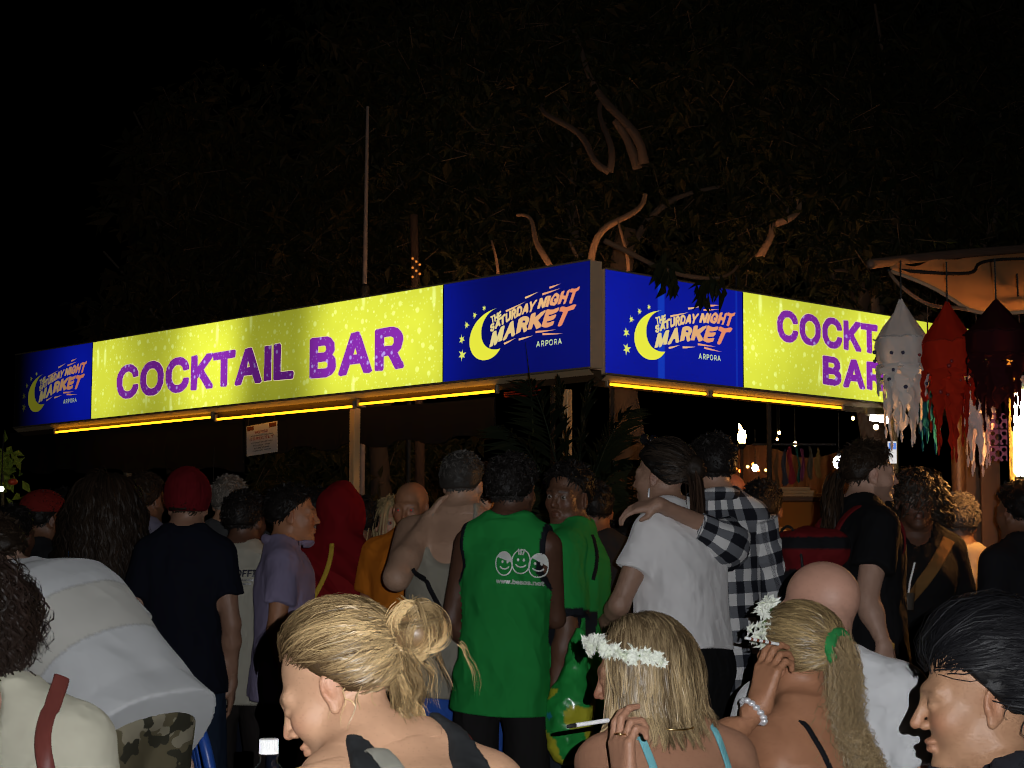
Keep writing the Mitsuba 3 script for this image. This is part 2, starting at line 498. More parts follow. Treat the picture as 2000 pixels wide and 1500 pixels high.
def person(label, head, yaw, H=None, sex='m', skin=LIGHT, hair=None, top=None, bottom=None, hyaw=None, hpitch=0.0, hroll=0.0, lean=(0, 0), bow=0.0,
           arms=None, seated=False, res=.018, hres=.0075, bulk=1.0, hs=.95, seed=0, eyes=None, feet=True, shoulder=1.0, nose=1.0, stubble=0.0, group=None, z0=0.0, hip_z=None,
           ear=True, redness=0.0, center=False, shaved=0.0, neck_shift=None):
    """Builds one person: head = (px, py of the crown, metres away). Returns its frames for what it wears and holds."""
    key = thing('person', label, 'person', group)
    rng = np.random.default_rng(1000 + seed)
    crown = at(*head)
    hyaw = yaw if hyaw is None else hyaw
    Mh = axes(hyaw, hpitch, hroll)
    hair_t = 0.0 if not hair or hair['style'] == 'bald' else hair.get('lift', .014)
    ho = crown - Mh @ np.array([0, -.015, .0]) * 0 - np.array([0, 0, 1.0]) * (.121 * hs + hair_t)
    if center:
        ho = crown
    H = H or ho[2] + .125 * hs - z0
    L = .30 * 1.72 if seated else .295 * H
    Mt = axes(yaw, lean[0], lean[1])
    nb = ho + Mh @ np.array([0, -.02, -.075]) * hs          # top of the neck
    sp = Mt[:, 2]
    shoulder_c = nb - (sp * .6 + np.array([0, 0, .4])) * (.094 * hs) - Mt[:, 1] * .012
    if neck_shift is not None:
        shoulder_c = shoulder_c + np.array(neck_shift)
    hip = shoulder_c - sp * L
    sc = L / .507
    tor = Torso(hip, Mt, L, sc * bulk, bow)
    SW = .17 * sc * shoulder * (1 if sex == 'm' else .9) * (bulk ** .6)
    J = {s: tor.world(k * SW, -.005, .93) for s, k in (('R', 1), ('L', -1))}
    ra = (.05 if sex == 'm' else .041) * sc * bulk
    limbs = {}
    for s, k in (('R', 1), ('L', -1)):
        spec = (arms or {}).get(s)
        if spec is None:
            e = J[s] + tor.M @ np.array([k * .05, -.03, 0]) + np.array([0, 0, -.285 * sc])
            w = e + tor.M @ np.array([-k * .01, .07, 0]) + np.array([0, 0, -.245 * sc])
            spec = dict(e=e, w=w)
        elif 'rel' in spec:
            e = J[s] + tor.M @ np.array(spec['rel'][0]); w = e + tor.M @ np.array(spec['rel'][1])
            spec = dict(spec, e=e, w=w)
        D = spec.get('D', spec['w'] - spec['e'])
        N = spec.get('N', -k * tor.M[:, 0])
        limbs[s] = (np.asarray(spec['e'], float), np.asarray(spec['w'], float), np.asarray(D, float), np.asarray(N, float), spec)
    # legs
    legs = {}
    for s, k in (('R', 1), ('L', -1)):
        h0 = tor.world(k * .088 * sc, 0, -.02)
        R, F = axes(yaw)[:, 0], axes(yaw)[:, 1]
        if seated:
            kn = h0 + F * .42 + R * k * .05; kn[2] = .50
            an = kn + F * .04; an[2] = .09
        else:
            an = np.array([h0[0], h0[1], 0]) + R * k * .03 - F * .01; an[2] = .085 + z0
            kn = (h0 + an) / 2 + F * .02
        legs[s] = (h0, kn, an)
    pts = [ho + .16, ho - .16, hip - .25, hip + .25] + [x for s in 'RL' for x in (J[s] + .09, J[s] - .09, limbs[s][0] + .07, limbs[s][0] - .07, limbs[s][1] + .05, limbs[s][1] - .05)]
    lo, hi = np.min(pts, 0) - .03, np.max(pts, 0) + .03
    # trunk, arms, neck
    f = Field(lo, hi, res)
    f.add(tor.loft(BODY[sex]), .03)
    for s, k in (('R', 1), ('L', -1)):
        e, w = limbs[s][:2]
        f.add(cone(tor.world(k * .05 * sc, -.02, 1.08), tor.world(k * SW * .82, -.015, .965), .04 * sc, .045 * sc), .05)
        f.add(cone(J[s], e, ra * 1.12, ra * .8), .035)
        m = e * .7 + w * .3
        f.add(cone(e, m, ra * .8, ra * .78), .02); f.add(cone(m, w, ra * .78, .024 * sc), .03)
        if sex == 'f' and top and top.get('bust', True):
            f.add(ball(tor.world(k * .07 * sc, .085 * sc, .68), .055 * sc), .05)
        for a, b, r0, r1 in ((legs[s][0], legs[s][1], .085 * sc * bulk, .058 * sc), (legs[s][1], legs[s][2], .056 * sc, .036 * sc)):
            f.add(cone(a, b, r0, r1), .04)
    head_field(ho, Mh, hs, res, f, tor.world(0, -.02, 1.0), sex, nose, ear=False)
    cutp = ho + Mh @ np.array([0, -.03, -.13]) * hs
    hv = Mh[:, 2] * .6 + np.array([0, 0, .4]); hv /= np.linalg.norm(hv)
    neck_lo = cutp
    f.clip(lambda P: (P - cutp) @ hv - .012)
    meshes = [f.mesh()]
    # head, finer
    g = Field(ho - .17, ho + .17, hres)
    head_field(ho, Mh, hs, hres, g, tor.world(0, -.02, 1.0), sex, nose, ear, eyes is not None)
    g.add(tor.loft(BODY[sex]), .03)
    for s, k in (('R', 1), ('L', -1)):
        g.add(cone(tor.world(k * .05 * sc, -.02, 1.08), tor.world(k * SW * .82, -.015, .965), .04 * sc, .045 * sc), .05)
    g.clip(lambda P: cutp @ hv - P @ hv - .004)
    meshes.append(g.mesh())
    # hands
    for s, k in (('R', 1), ('L', -1)):
        e, w, D, N, spec = limbs[s]
        sh = hand_shapes(w, D, N, k, spec.get('curl', .4), spec.get('hs', .93 * sc), spec.get('thumb', .5), curls=spec.get('curls'))
        blo, bhi = np.min([x[0][1] for x in sh], 0) - .02, np.max([x[0][2] for x in sh], 0) + .02
        q = Field(blo, bhi, spec.get('res', .009))
        for shp, kk in sh:
            q.add(shp, kk)
        q.add(cone(w - (w - e) / np.linalg.norm(w - e) * .05, w, .027 * sc, .023 * sc), .02)
        meshes.append(q.mesh())
    # feet and lower legs
    fl = [legs[s][i] for s in 'RL' for i in (1, 2)]
    q = Field(np.min(fl, 0) - .3, np.max(fl, 0) + .3, .028)
    q.o[2] = max(q.o[2], z0 - .03)
    for s, k in (('R', 1), ('L', -1)):
        F = axes(yaw)[:, 1]
        q.add(cone(legs[s][1], legs[s][2], .056 * sc, .036 * sc), .03)
        a = legs[s][2].copy(); a[2] = z0 + .04
        q.add(cone(legs[s][2], a, .036 * sc, .038), .02); q.add(cone(a - F * .03, a + F * .14, .038, .03), .03)
    q.clip(lambda P: z0 + .004 - P[..., 2])
    meshes.append(q.mesh())
    body = cat(meshes)
    v = body[0]
    c = tint(skin, v, .05, 12, seed)
    ql = (v - ho) @ Mh / hs
    isface = (np.abs(ql) < .14).all(1)
    dd = lambda p, r: np.exp(-(np.linalg.norm((ql - np.array(p)) / np.array(r), axis=1) ** 2))
    lips = (dd((0, .094, -.062), (.021, .02, .0065)) + dd((0, .092, -.0745), (.018, .02, .0065))).clip(0, 1) * isface
    c = c * (1 - .55 * lips[:, None]) + .55 * lips[:, None] * np.array(skin) * np.array([1.0, .5, .5])
    blush = sum(dd((s * .042, .08, -.03), (.025, .03, .02)) + dd((s * .09, -.01, -.005), (.02, .03, .03)) for s in (-1, 1)) + dd((0, .11, -.033), (.014, .015, .012))
    c *= 1 - (.18 + redness) * np.minimum(blush, 1)[:, None] * isface[:, None] * np.array([0, 1, 1.1])
    if redness:
        c *= 1 - redness * .5 * isface[:, None] * np.array([0, 1, 1])
    hc = np.array(hair['color']) if hair else np.array((.02, .015, .01))
    brow = sum(np.maximum(dd((s * .022, .092, .0215), (.013, .03, .0045)), dd((s * .038, .083, .021), (.012, .03, .004))) for s in (-1, 1)).clip(0, 1) * isface * (1 if hair is None or hair['style'] != 'bald' else .5)
    c = c * (1 - .8 * brow[:, None]) + .8 * brow[:, None] * hc * .8
    lash = sum(dd((s * .031, .091, .0045), (.014, .02, .0028)) for s in (-1, 1)).clip(0, 1) * isface
    c *= 1 - .75 * lash[:, None]
    if shaved:
        s_ = np.clip((.055 - ql[:, 2] + .25 * np.maximum(ql[:, 1], 0)) * 14, 0, 1) * (ql[:, 1] < .035) * (ql[:, 2] > -.075) * isface * (.6 + .8 * (nz(v, 160, 5) + .5))
        c = c * (1 - shaved * s_[:, None].clip(0, 1)) + shaved * s_[:, None].clip(0, 1) * hc
    if stubble:
        jaw = ((ql[:, 2] < -.05) & (ql[:, 1] > -.01) & isface) * 1.0
        c = c * (1 - stubble * jaw[:, None]) + stubble * jaw[:, None] * hc
    mouthc = dd((0, .09, -.0685), (.019, .02, .0022)) * isface
    c *= 1 - .6 * mouthc[:, None]
    part(key, 'body', body, 'm_skin', color=c)
    ctx = dict(sex=sex, key=key, tor=tor, ho=ho, Mh=Mh, hs=hs, J=J, limbs=limbs, SW=SW, sc=sc, legs=legs, rng=rng, skin=skin, yaw=yaw, lo=lo, hi=hi, ra=ra, seed=seed, Field=f, body=body)
    if eyes is not None:
        for s in (-1, 1):
            o = ho + Mh @ np.array([s * .031, .0782, -.0005]) * hs
            m = trimesh.creation.icosphere(3, .0125 * hs); ev = m.vertices @ Mh.T + o
            z = (np.asarray(m.vertices) / (.0125 * hs))
            ang = np.degrees(np.arccos(np.clip(z @ np.array([eyes.get('look', 0), math.sqrt(1 - eyes.get('look', 0) ** 2), 0]), -1, 1)))
            ec = np.where(ang[:, None] < eyes.get('size', 14), eyes.get('pupil', (.005, .005, .005)), np.where(ang[:, None] < 30, eyes.get('iris', (.05, .03, .015)), (.22, .19, .17)))
            part(key, 'eye', (ev, m.faces), 'm_gloss', color=ec)
    if top:
        make_top(ctx, **top)
    if bottom:
        if top and 'top_u' not in bottom:
            bottom = dict(bottom, top_u=min(.06, top.get('hem', -.16) + .05))
        make_bottom(ctx, seated=seated, **bottom)
    if hair and hair['style'] != 'bald':
        make_hair(ctx, **hair)
    return ctx


def smooth_mesh(m, it=2):
    t = trimesh.Trimesh(m[0], m[1], process=False)
    trimesh.smoothing.filter_taubin(t, iterations=it)
    return vf(t)


def make_top(ctx, color, kind='loose', sleeve='short', hem=-.16, amp=.011, trim=None, res=.0122, arm_curve=None, neck=.068, cutout=None, low=0.0, bust=True, uvmat=None, name='shirt', mat_='m_cloth', paint=None,
             sleeve_len=.62, sleeve_r=1.5, armhole=.0, collar=False, strap=None, back_low=None, loosen=0.0, hem_drop=0.0, top_u=1.12, amp2=1.0):
    """A garment of the trunk. sleeve: short, long, none; strap = (half width, armhole radius) for a tank top."""
    tor, J, SW, sc, limbs, ra = ctx['tor'], ctx['J'], ctx['SW'], ctx['sc'], ctx['limbs'], ctx['ra']
    tab = SHIRT[kind]
    lo, hi = ctx['lo'] - .06, ctx['hi'] + .06
    pts = [tor.world(r, ff, u) for r in (-.27 * tor.w, .27 * tor.w) for ff in (-.22 * tor.w, .24 * tor.w) for u in (hem - .1, 1.15)]
    for s in 'RL':
        pts += [J[s] + .13, J[s] - .13]
        if sleeve != 'none':
            pts += [limbs[s][0] + .12, limbs[s][0] - .12]
        if sleeve == 'long':
            pts += [limbs[s][1] + .08, limbs[s][1] - .08]
    f = Field(np.min(pts, 0), np.max(pts, 0), res)
    f.add(tor.loft(tab, lo=-.6 if hem < -.2 else hem - .2, hi=top_u, grow=loosen), .03)
    if bust and ctx.get('female', False) or kind == 'fit':
        for k in (1, -1):
            f.add(ball(tor.world(k * .07 * sc, .085 * sc, .68), .062 * sc), .06) if kind == 'fit' and bust else None
    for s, k in (('R', 1), ('L', -1)):
        f.add(cone(tor.world(k * .05 * sc, -.02, 1.08), tor.world(k * SW * .84, -.015, .97), .05 * sc, .057 * sc), .05)
        e, w = limbs[s][:2]
        if sleeve == 'short':
            x = J[s] + (e - J[s]) * sleeve_len
            ax = (e - J[s]) / np.linalg.norm(e - J[s])
            fn, l0, h0 = cone(J[s], x + ax * .03, ra * 1.34, ra * sleeve_r)
            f.add((lambda P, fn=fn, x=x, ax=ax: np.maximum(fn(P), (P - x) @ ax - .004 * np.sin((P - x) @ np.array([70., 50, 60]))), l0, h0), .022)
        elif sleeve == 'long':
            f.add(cone(J[s], e, ra * 1.34, ra * 1.2), .04); f.add(cone(e, w, ra * 1.2, ra * .95), .03)
        elif sleeve == 'none':
            f.add(ball(J[s] - tor.M[:, 0] * k * .012, ra * 1.32), .04)
    f.warp(fold_noise(tor, amp * amp2, ctx['seed'] * 7 + 3))
    # never thinner than the body below it
    from scipy.ndimage import map_coordinates
    sl, P = f.all()
    B = ctx['Field']
    near = f.d < .06
    Q = P[near]
    bd = map_coordinates(B.d, ((Q - B.o) / B.h).T, order=1, mode='nearest') - .011
    uq = tor.local(Q)[2]
    bd = np.maximum(bd, (uq - 1.16) * tor.L)
    for s in 'RL':
        e, w = limbs[s][:2]
        x = J[s] + (e - J[s]) * (sleeve_len if sleeve == 'short' else .02 if sleeve == 'none' else 9)
        if sleeve != 'long':
            bd = np.maximum(bd, -np.minimum(cone(x, e, ra * 1.4, ra * 1.25)[0](Q), cone(e, w, ra * 1.25, ra * 1.1)[0](Q)))
            h = w + limbs[s][2] / np.linalg.norm(limbs[s][2]) * .1
            bd = np.maximum(bd, -cone(w, h, .1, .1)[0](Q))
    f.d[near] = np.minimum(f.d[near], bd)
    # hem, cut off sleeves, neck hole, armholes
    hemf = hem - hem_drop

    def clip(P):
        r, ff, u = tor.local(P)
        d = (hem + .02 * np.sin(r * 9 + ctx['seed']) * 1.0 - u) * tor.L
        return d
    f.clip(clip)
    if sleeve == 'none':
        ac = arm_curve or ([.5, .64, .76, .9, 1.1], [SW + .07, SW + .02, SW - .012, SW + .004, SW + .004])
        f.clip(lambda P: (lambda q: np.abs(q[0]) - np.interp(q[2], ac[0], ac[1]))(tor.local(P)) * .9)
    nk0, nk1 = tor.world(0, .015, 1.0), ctx['ho'] + ctx['Mh'] @ np.array([0, -.02, -.06])
    f.cut(cone(nk0, nk1, neck * sc, neck * sc), .005)
    if low:
        f.cut(cone(tor.world(0, .12, 1.08), tor.world(0, .17, 1.0 - low), neck * sc, .05), .01)
    if back_low:
        f.cut(cone(tor.world(0, -.1, 1.1), tor.world(0, -.19, 1.0 - back_low[0]), back_low[1], back_low[2]), .01)
    for shp in (cutout or []):
        f.cut(shp, .006)
    m = f.mesh()
    v = m[0]
    if uvmat:
        r, ff, u = tor.local(v)
        th = np.arctan2(r, -ff)
        part(ctx['key'], name, m, uvmat, uv=np.stack([th * .17, u * tor.L], 1)); ctx['top'] = m
        return
    c = tint(color, v, .045, 7, ctx['seed'])
    r, ff, u = tor.local(v)
    if paint:
        c = paint(ctx, v, c, r, ff, u)
    if trim is not None:
        tc = np.array(trim)
        dn = nk_dist(v, nk0, nk1) - neck * sc
        edge = dn < .016
        for s, k in (('R', 1), ('L', -1)):
            e = limbs[s][0]; ax = (e - J[s]) / np.linalg.norm(e - J[s])
            if sleeve == 'short':
                x = J[s] + (e - J[s]) * sleeve_len
                along = (v - x) @ ax
                edge |= (along > -.022) & (np.linalg.norm(v - x, axis=1) < .13)
            else:
                edge |= (np.abs(r) > np.interp(u, ac[0], ac[1]) - .016) & (u > .55)
        c[edge] = tc
    part(ctx['key'], name, m, mat_, color=c)
    ctx['top'] = m


def nk_dist(P, a, b):
    ab = b - a
    t = np.clip((P - a) @ ab / (ab @ ab), 0, 1)
    return np.linalg.norm(P - a - t[:, None] * ab, axis=1)


def make_bottom(ctx, color, kind='trousers', seated=False, mat_='m_cloth', name=None, length=1.0, res=.025, top_u=.06):
    tor, legs, sc = ctx['tor'], ctx['legs'], ctx['sc']
    pts = [x for s in 'RL' for x in legs[s]] + [tor.world(0, 0, top_u + .1)]
    f = Field(np.min(pts, 0) - .24, np.max(pts, 0) + .24, res)
    f.add(tor.loft(BODY[ctx['sex']], lo=-.2, hi=top_u, grow=.013), .04)
    for s in 'RL':
        h, k, a = legs[s]
        if kind == 'skirt':
            f.add(cone(h, (k + legs['R'][1] + legs['L'][1]) / 3, .115 * sc * tor.w / sc, .14), .08)
            if not seated:
                f.add(cone((legs['R'][1] + legs['L'][1]) / 2, k * .45 + a * .55, .14, .15), .08)
            continue
        f.add(cone(h, k, .098 * tor.w, .078 * sc), .04)
        if kind == 'trousers':
            f.add(cone(k, a + np.array([0, 0, .02]), .078 * sc, .066 * sc), .03)
        elif kind == 'shorts':
            f.add(cone(k, k + (a - k) * .12, .085 * sc, .09 * sc), .03)
    f.warp(lambda P: -.008 * nz(P * [1, 1, .6], 11, ctx['seed']) - .006 * nz(P, 24, ctx['seed'] + 2))
    if kind == 'shorts':
        kz = min(legs['R'][1][2], legs['L'][1][2]) - .02
        f.clip(lambda P: kz - P[..., 2])
    f.clip(lambda P: .03 - P[..., 2])
    m = f.mesh()
    if mat_ == 'm_cloth':
        part(ctx['key'], name or kind, m, mat_, color=tint(color, m[0], .06, 6, ctx['seed']))
    else:
        part(ctx['key'], name or kind, m, mat_)


def scalp_points(ctx, n, keep, seed=0):
    """Points on the skull and their directions in the head's own frame."""
    rng = np.random.default_rng(seed)
    d = rng.normal(size=(n * 4, 3)); d /= np.linalg.norm(d, axis=1, keepdims=True)
    d = d[keep(d)][:n]
    return d


SK_C, SK_R = np.array([0, -.018, .038]), np.array([.0765, .0975, .0845])


def hairline(d, back=-.62, front=(.80, .46), side=(-.02, -.45), temple=.14):
    """True where hair grows: directions d from the middle of the skull."""
    f0, u0 = front; f1, u1 = side
    n = np.array([u1 - u0, -(f1 - f0)]) * -1
    n = np.array([-(u0 - u1), (f0 - f1)]); n /= np.linalg.norm(n)
    return ((d[:, 1] - f0) * n[0] + (d[:, 2] - u0) * n[1] > 0) & (d[:, 2] > back) & ((d[:, 2] > temple) | (d[:, 1] < .12))


def make_hair(ctx, style, color, color2=None, lift=.014, n=480, length=.03, seed=0, mat_='m_dark_hair', res=.0075, front=(.80, .46), back=-.62, name='hair', rough=1.0, **k):
    ho, Mh, hs, rng = ctx['ho'], ctx['Mh'], ctx['hs'], ctx['rng']
    color = np.array(color); color2 = color * 1.5 if color2 is None else np.array(color2)
    W = lambda q: ho + (q * hs) @ Mh.T
    # the mass of the hair: a shell over the skull with a hairline
    f = Field(ho - .19, ho + .19, res)
    f.add(ellip(W(SK_C), (SK_R + lift * .75) * hs, Mh), .01)
    f.add(ellip(W(np.array([0, -.055, -.02])), np.array([.058, .05, .06]) * hs + lift * .4, Mh), .04)
    sd = ctx['seed']
    f.warp(lambda P: -lift * .5 * rough * nz(P, 38, sd) - lift * .4 * rough * nz(P, 85, sd + 1))

    def clip(P):
        q = (P - ho) @ Mh / hs - SK_C
        q = q / SK_R
        f0, u0 = front; f1, u1 = -.02, -.45
        nn = np.array([-(u0 - u1), (f0 - f1)]); nn /= np.linalg.norm(nn)
        wob = .05 * nz(P, 30, sd + 3)
        a = -((q[..., 1] - f0) * nn[0] + (q[..., 2] - u0) * nn[1]) + wob
        # round the hair out behind the ears
        return np.maximum(a, back - .12 - q[..., 2] + wob) * .08
    f.clip(clip)
    m = f.mesh()
    cc = tint(color * .7, m[0], .12, 60, sd)
    part(ctx['key'], name, m, mat_, color=cc)
    if style == 'short' or style == 'curly_short':
        d = scalp_points(ctx, n * 2, lambda d: hairline(d, back - .1, front), sd + 11)
        p0 = SK_C + d * (SK_R + lift * .6)
        nrm = d / SK_R; nrm /= np.linalg.norm(nrm, axis=1, keepdims=True)
        down = np.array([0, -.55, -.8]); fl = down - nrm * (nrm @ down)[:, None]
        top = d[:, 2:3].clip(0, 1)
        fl = fl * (1 - top) + top * (np.array([0.3, .6, .1]) + .5 * rng.normal(size=(len(d), 3)))
        dirv = nrm * k.get('spike', .28) + fl * .9 + .3 * rng.normal(size=(len(d), 3)) * rough
        dirv /= np.linalg.norm(dirv, axis=1, keepdims=True)
        Ls = length * (0.6 + .8 * rng.random(len(d)))
        ms = 4
        t = np.linspace(0, 1, ms)
        path = p0[:, None] + dirv[:, None] * (Ls[:, None] * t)[..., None] - nrm[:, None] * (Ls[:, None] * t ** 2 * .45)[..., None]
        if style == 'curly_short':
            ph = rng.random((len(d), 1)) * 6.28
            path = path + np.stack([np.cos(ph + t * 7), np.sin(ph + t * 7), np.cos(ph * 2 + t * 6)], -1) * .006 * t[None, :, None]
        path = W(path.reshape(-1, 3)).reshape(path.shape)
        rad = (.0036 * (1 - .75 * t))[None] * (0.7 + .6 * rng.random((len(d), 1)))
        cols = (color[None] + (color2 - color)[None] * rng.random((len(d), 1)) ** 2)[:, None] * np.ones((1, ms, 1))
        (mm, c) = bundle(path, rad * 1.25, cols, ho)
        part(ctx['key'], 'hair_tufts', mm, mat_, color=c)
    ctx['hair_color'] = (color, color2)
    return


def strands(ctx, name, paths, r0=.0018, cols=None, mat_='m_hair', taper=.7, fuzz=0.0, label=None):
    n, m, _ = paths.shape
    rng = ctx['rng']
    t = np.linspace(0, 1, m)
    rad = r0 * (1 - taper * t ** 2)[None] * (.65 + .7 * rng.random((n, 1)))
    (mm, c) = bundle(paths, rad * 1.3, cols, ctx['ho'])
    return part(ctx['key'], name, mm, mat_, color=c, label=label)


def sphere_path(d0, d1, t):
    """Great-circle moves from directions d0 to d1 (n, 3); t (m,)."""
    w = np.arccos(np.clip((d0 * d1).sum(1), -.999, .999))[:, None]
    s = np.sin(w)
    return (np.sin((1 - t)[None] * w) / s)[..., None] * d0[:, None] + (np.sin(t[None] * w) / s)[..., None] * d1[:, None]


def field_at(B, P):
    from scipy.ndimage import map_coordinates
    return map_coordinates(B.d, ((P - B.o) / B.h).T, order=1, mode='nearest')


def hang(ctx, p, v, length, m=16, g=.35, keep=.75, wob=.12, lift=0.0, curl=0.0, wave=.05, clump=None, body=True, curl_from=.15):
    """Lets strands fall from points p with first directions v (n, 3): they bend down, and rest on the head and shoulders."""
    rng, ho, Mh, hs = ctx['rng'], ctx['ho'], ctx['Mh'], ctx['hs']
    n = len(p)
    length = np.broadcast_to(length, (n,)); lift = np.broadcast_to(lift, (n,))
    ds = (length / (m - 1))[:, None]
    out = [p.copy()]; v = v / np.linalg.norm(v, axis=1, keepdims=True)
    seed = int(rng.integers(1e6))
    src = p if clump is None else clump
    for i in range(1, m):
        q = out[-1]
        w = np.stack([nz(src * 1.0 + i * .37, 9, seed + k) for k in range(3)], 1) * wob * 2
        v = keep * v + np.array([0, 0, -g]) + w
        v /= np.linalg.norm(v, axis=1, keepdims=True) + 1e-9
        q = q + v * ds
        loc = ((q - ho) @ Mh / hs - SK_C) / (SK_R + lift[:, None])
        r = np.linalg.norm(loc, axis=1)
        ins = r < 1.03
        if ins.any():
            loc[ins] *= (1.03 / r[ins])[:, None]
            q[ins] = ho + ((loc * (SK_R + lift[:, None]) + SK_C)[ins] * hs) @ Mh.T
        if body:
            B = ctx['Field']; d = field_at(B, q)
            bad = d < .008 + lift * .5
            if bad.any():
                e = .008
                gr = np.stack([field_at(B, q[bad] + np.eye(3)[k] * e) - field_at(B, q[bad] - np.eye(3)[k] * e) for k in range(3)], 1)
                gr /= np.linalg.norm(gr, axis=1, keepdims=True) + 1e-9
                q[bad] += gr * (.008 + lift[bad] * .5 - d[bad])[:, None]
        v = q - out[-1]; v /= np.linalg.norm(v, axis=1, keepdims=True) + 1e-9
        out.append(q)
    path = np.stack(out, 1)
    t = np.linspace(0, 1, m)
    if curl:
        ph = rng.random((n, 1)) * 6.28 if clump is None else (nz(clump, 55, 3) * 40)[:, None]
        k = (length / wave)[:, None] * 6.28
        amp = curl * np.clip((t - curl_from) / .3, 0, 1)[None] * (.6 + .8 * rng.random((n, 1)))
        path = path + np.stack([np.cos(ph + k * t) * amp, np.sin(ph + k * t) * amp, .5 * np.cos(ph + k * t + 1) * amp], -1)
    return path


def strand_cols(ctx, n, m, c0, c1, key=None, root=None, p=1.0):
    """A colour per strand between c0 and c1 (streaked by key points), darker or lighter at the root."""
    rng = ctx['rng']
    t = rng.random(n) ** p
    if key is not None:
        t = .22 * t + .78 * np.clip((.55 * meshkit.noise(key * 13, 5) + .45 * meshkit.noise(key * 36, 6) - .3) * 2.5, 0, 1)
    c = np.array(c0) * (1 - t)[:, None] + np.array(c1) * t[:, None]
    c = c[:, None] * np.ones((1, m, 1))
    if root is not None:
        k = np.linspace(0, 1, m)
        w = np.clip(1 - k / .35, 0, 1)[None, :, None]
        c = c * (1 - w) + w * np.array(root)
    return c


def swept_hair(ctx, n, B, c0, c1, lift=.016, r0=.0016, m=13, front=(.80, .46), back=-.62, name='hair_swept', bump=.006, root=None, part_bias=0.0, mat_='m_hair', wavy=0.0, temple=.14):
    """Hair combed over the skull towards one point B (a direction in the head's own frame)."""
    jit = lambda d: hairline(d + .07 * np.stack([nz(d, 40, k) for k in (1, 2, 3)], 1) + .04 * np.random.default_rng(len(d)).normal(size=d.shape), back, front, temple=temple)
    d = scalp_points(ctx, n, jit, ctx['seed'] + 31)
    n = len(d); rng = ctx['rng']
    B = np.array(B, float); B /= np.linalg.norm(B)
    t = np.linspace(0, 1, m)
    end = B + .13 * rng.normal(size=(n, 3)); end /= np.linalg.norm(end, axis=1, keepdims=True)
    sp = sphere_path(d, end, t)
    az = np.arctan2(d @ np.cross(B, [1, 0, 0.0]), d @ np.array([1.0, 0, 0]))
    rip = np.sin(az * 23 + 3 * nz(d, 6, 2)) + .6 * np.sin(az * 51 + 1)
    h = lift * (.55 + .45 * np.sin(np.pi * np.clip(t * 1.1, 0, 1)))[None] + bump * (.5 + .35 * rip[:, None]) * np.sin(np.pi * t)[None] + .005 * rng.random((n, 1)) - lift * .5 * (1 - np.clip(t / .15, 0, 1))[None]
    P = SK_C + sp * (SK_R + h[..., None])
    P = ctx['ho'] + (P.reshape(-1, 3) * ctx['hs']) @ ctx['Mh'].T
    P = P.reshape(n, m, 3) + .0012 * rng.normal(size=(n, m, 3))
    if wavy:
        ph = az[:, None] * 9 + 5 * nz(d, 7, 8)[:, None]
        P = P + wavy * np.sin(ph + t[None] * 17)[..., None] * (ctx['Mh'][:, 2] * .8 + ctx['Mh'][:, 0] * .6) * np.sin(np.pi * t)[None, :, None]
    strands(ctx, name, P, r0, strand_cols(ctx, n, m, c0, c1, np.stack([np.cos(az), np.sin(az), d @ B * .3], 1) * .55, root), mat_, taper=.35)
    return ctx['ho'] + ((SK_C + B * (SK_R + lift)) * ctx['hs']) @ ctx['Mh'].T


def long_hair(ctx, n, c0, c1, length, lift=.02, r0=.0017, m=18, front=(.80, .46), back=-.55, part_=(0, .1, 1.0), g=.3, wob=.1, curl=0.0, wave=.05, name='hair_long', root=None, mat_='m_hair', keep_d=None, clumps=0, body=True,
              away=1.0, out_=.25):
    """Hair that falls from the parting over the head and on to the shoulders."""
    rng = ctx['rng']
    d = scalp_points(ctx, n, lambda d: hairline(d, back, front) & (keep_d(d) if keep_d else True), ctx['seed'] + 41)
    n = len(d)
    P = ctx['ho'] + ((SK_C + d * (SK_R + lift * .3)) * ctx['hs']) @ ctx['Mh'].T
    pt = np.array(part_, float); pt /= np.linalg.norm(pt)
    away_v = d - pt * (d @ pt)[:, None]
    nr = d / SK_R; nr /= np.linalg.norm(nr, axis=1, keepdims=True)
    v = away * away_v / (np.linalg.norm(away_v, axis=1, keepdims=True) + .15) + out_ * nr
    v = v - nr * np.minimum((v * nr).sum(1), 0)[:, None]
    v = v @ ctx['Mh'].T
    L = length * (.6 + .55 * rng.random(n)) * (1 + .15 * d[:, 2])
    cl = None
    if clumps:
        cd = scalp_points(ctx, clumps, lambda d: hairline(d, back, front), ctx['seed'] + 43)
        _, i = cKDTree(cd).query(d)
        cl = (cd[i] * .1 + ctx['ho'])
    path = hang(ctx, P, v, L, m, g=g, wob=wob, lift=lift * rng.random(n), curl=curl, wave=wave, clump=cl, body=body)
    if clumps:      # locks draw together towards their tips
        t = np.linspace(0, 1, m)
        for c in range(len(cd)):
            s = i == c
            if s.sum() > 1:
                mean = path[s].mean(0)
                w = (.62 * t ** 1.3)[None, :, None]
                path[s] = path[s] * (1 - w) + mean[None] * w
    strands(ctx, name, path, r0, strand_cols(ctx, n, m, c0, c1, d * .6 if not clumps else cd[i] * .5 + d * .1, root), mat_, taper=.6)
    return path


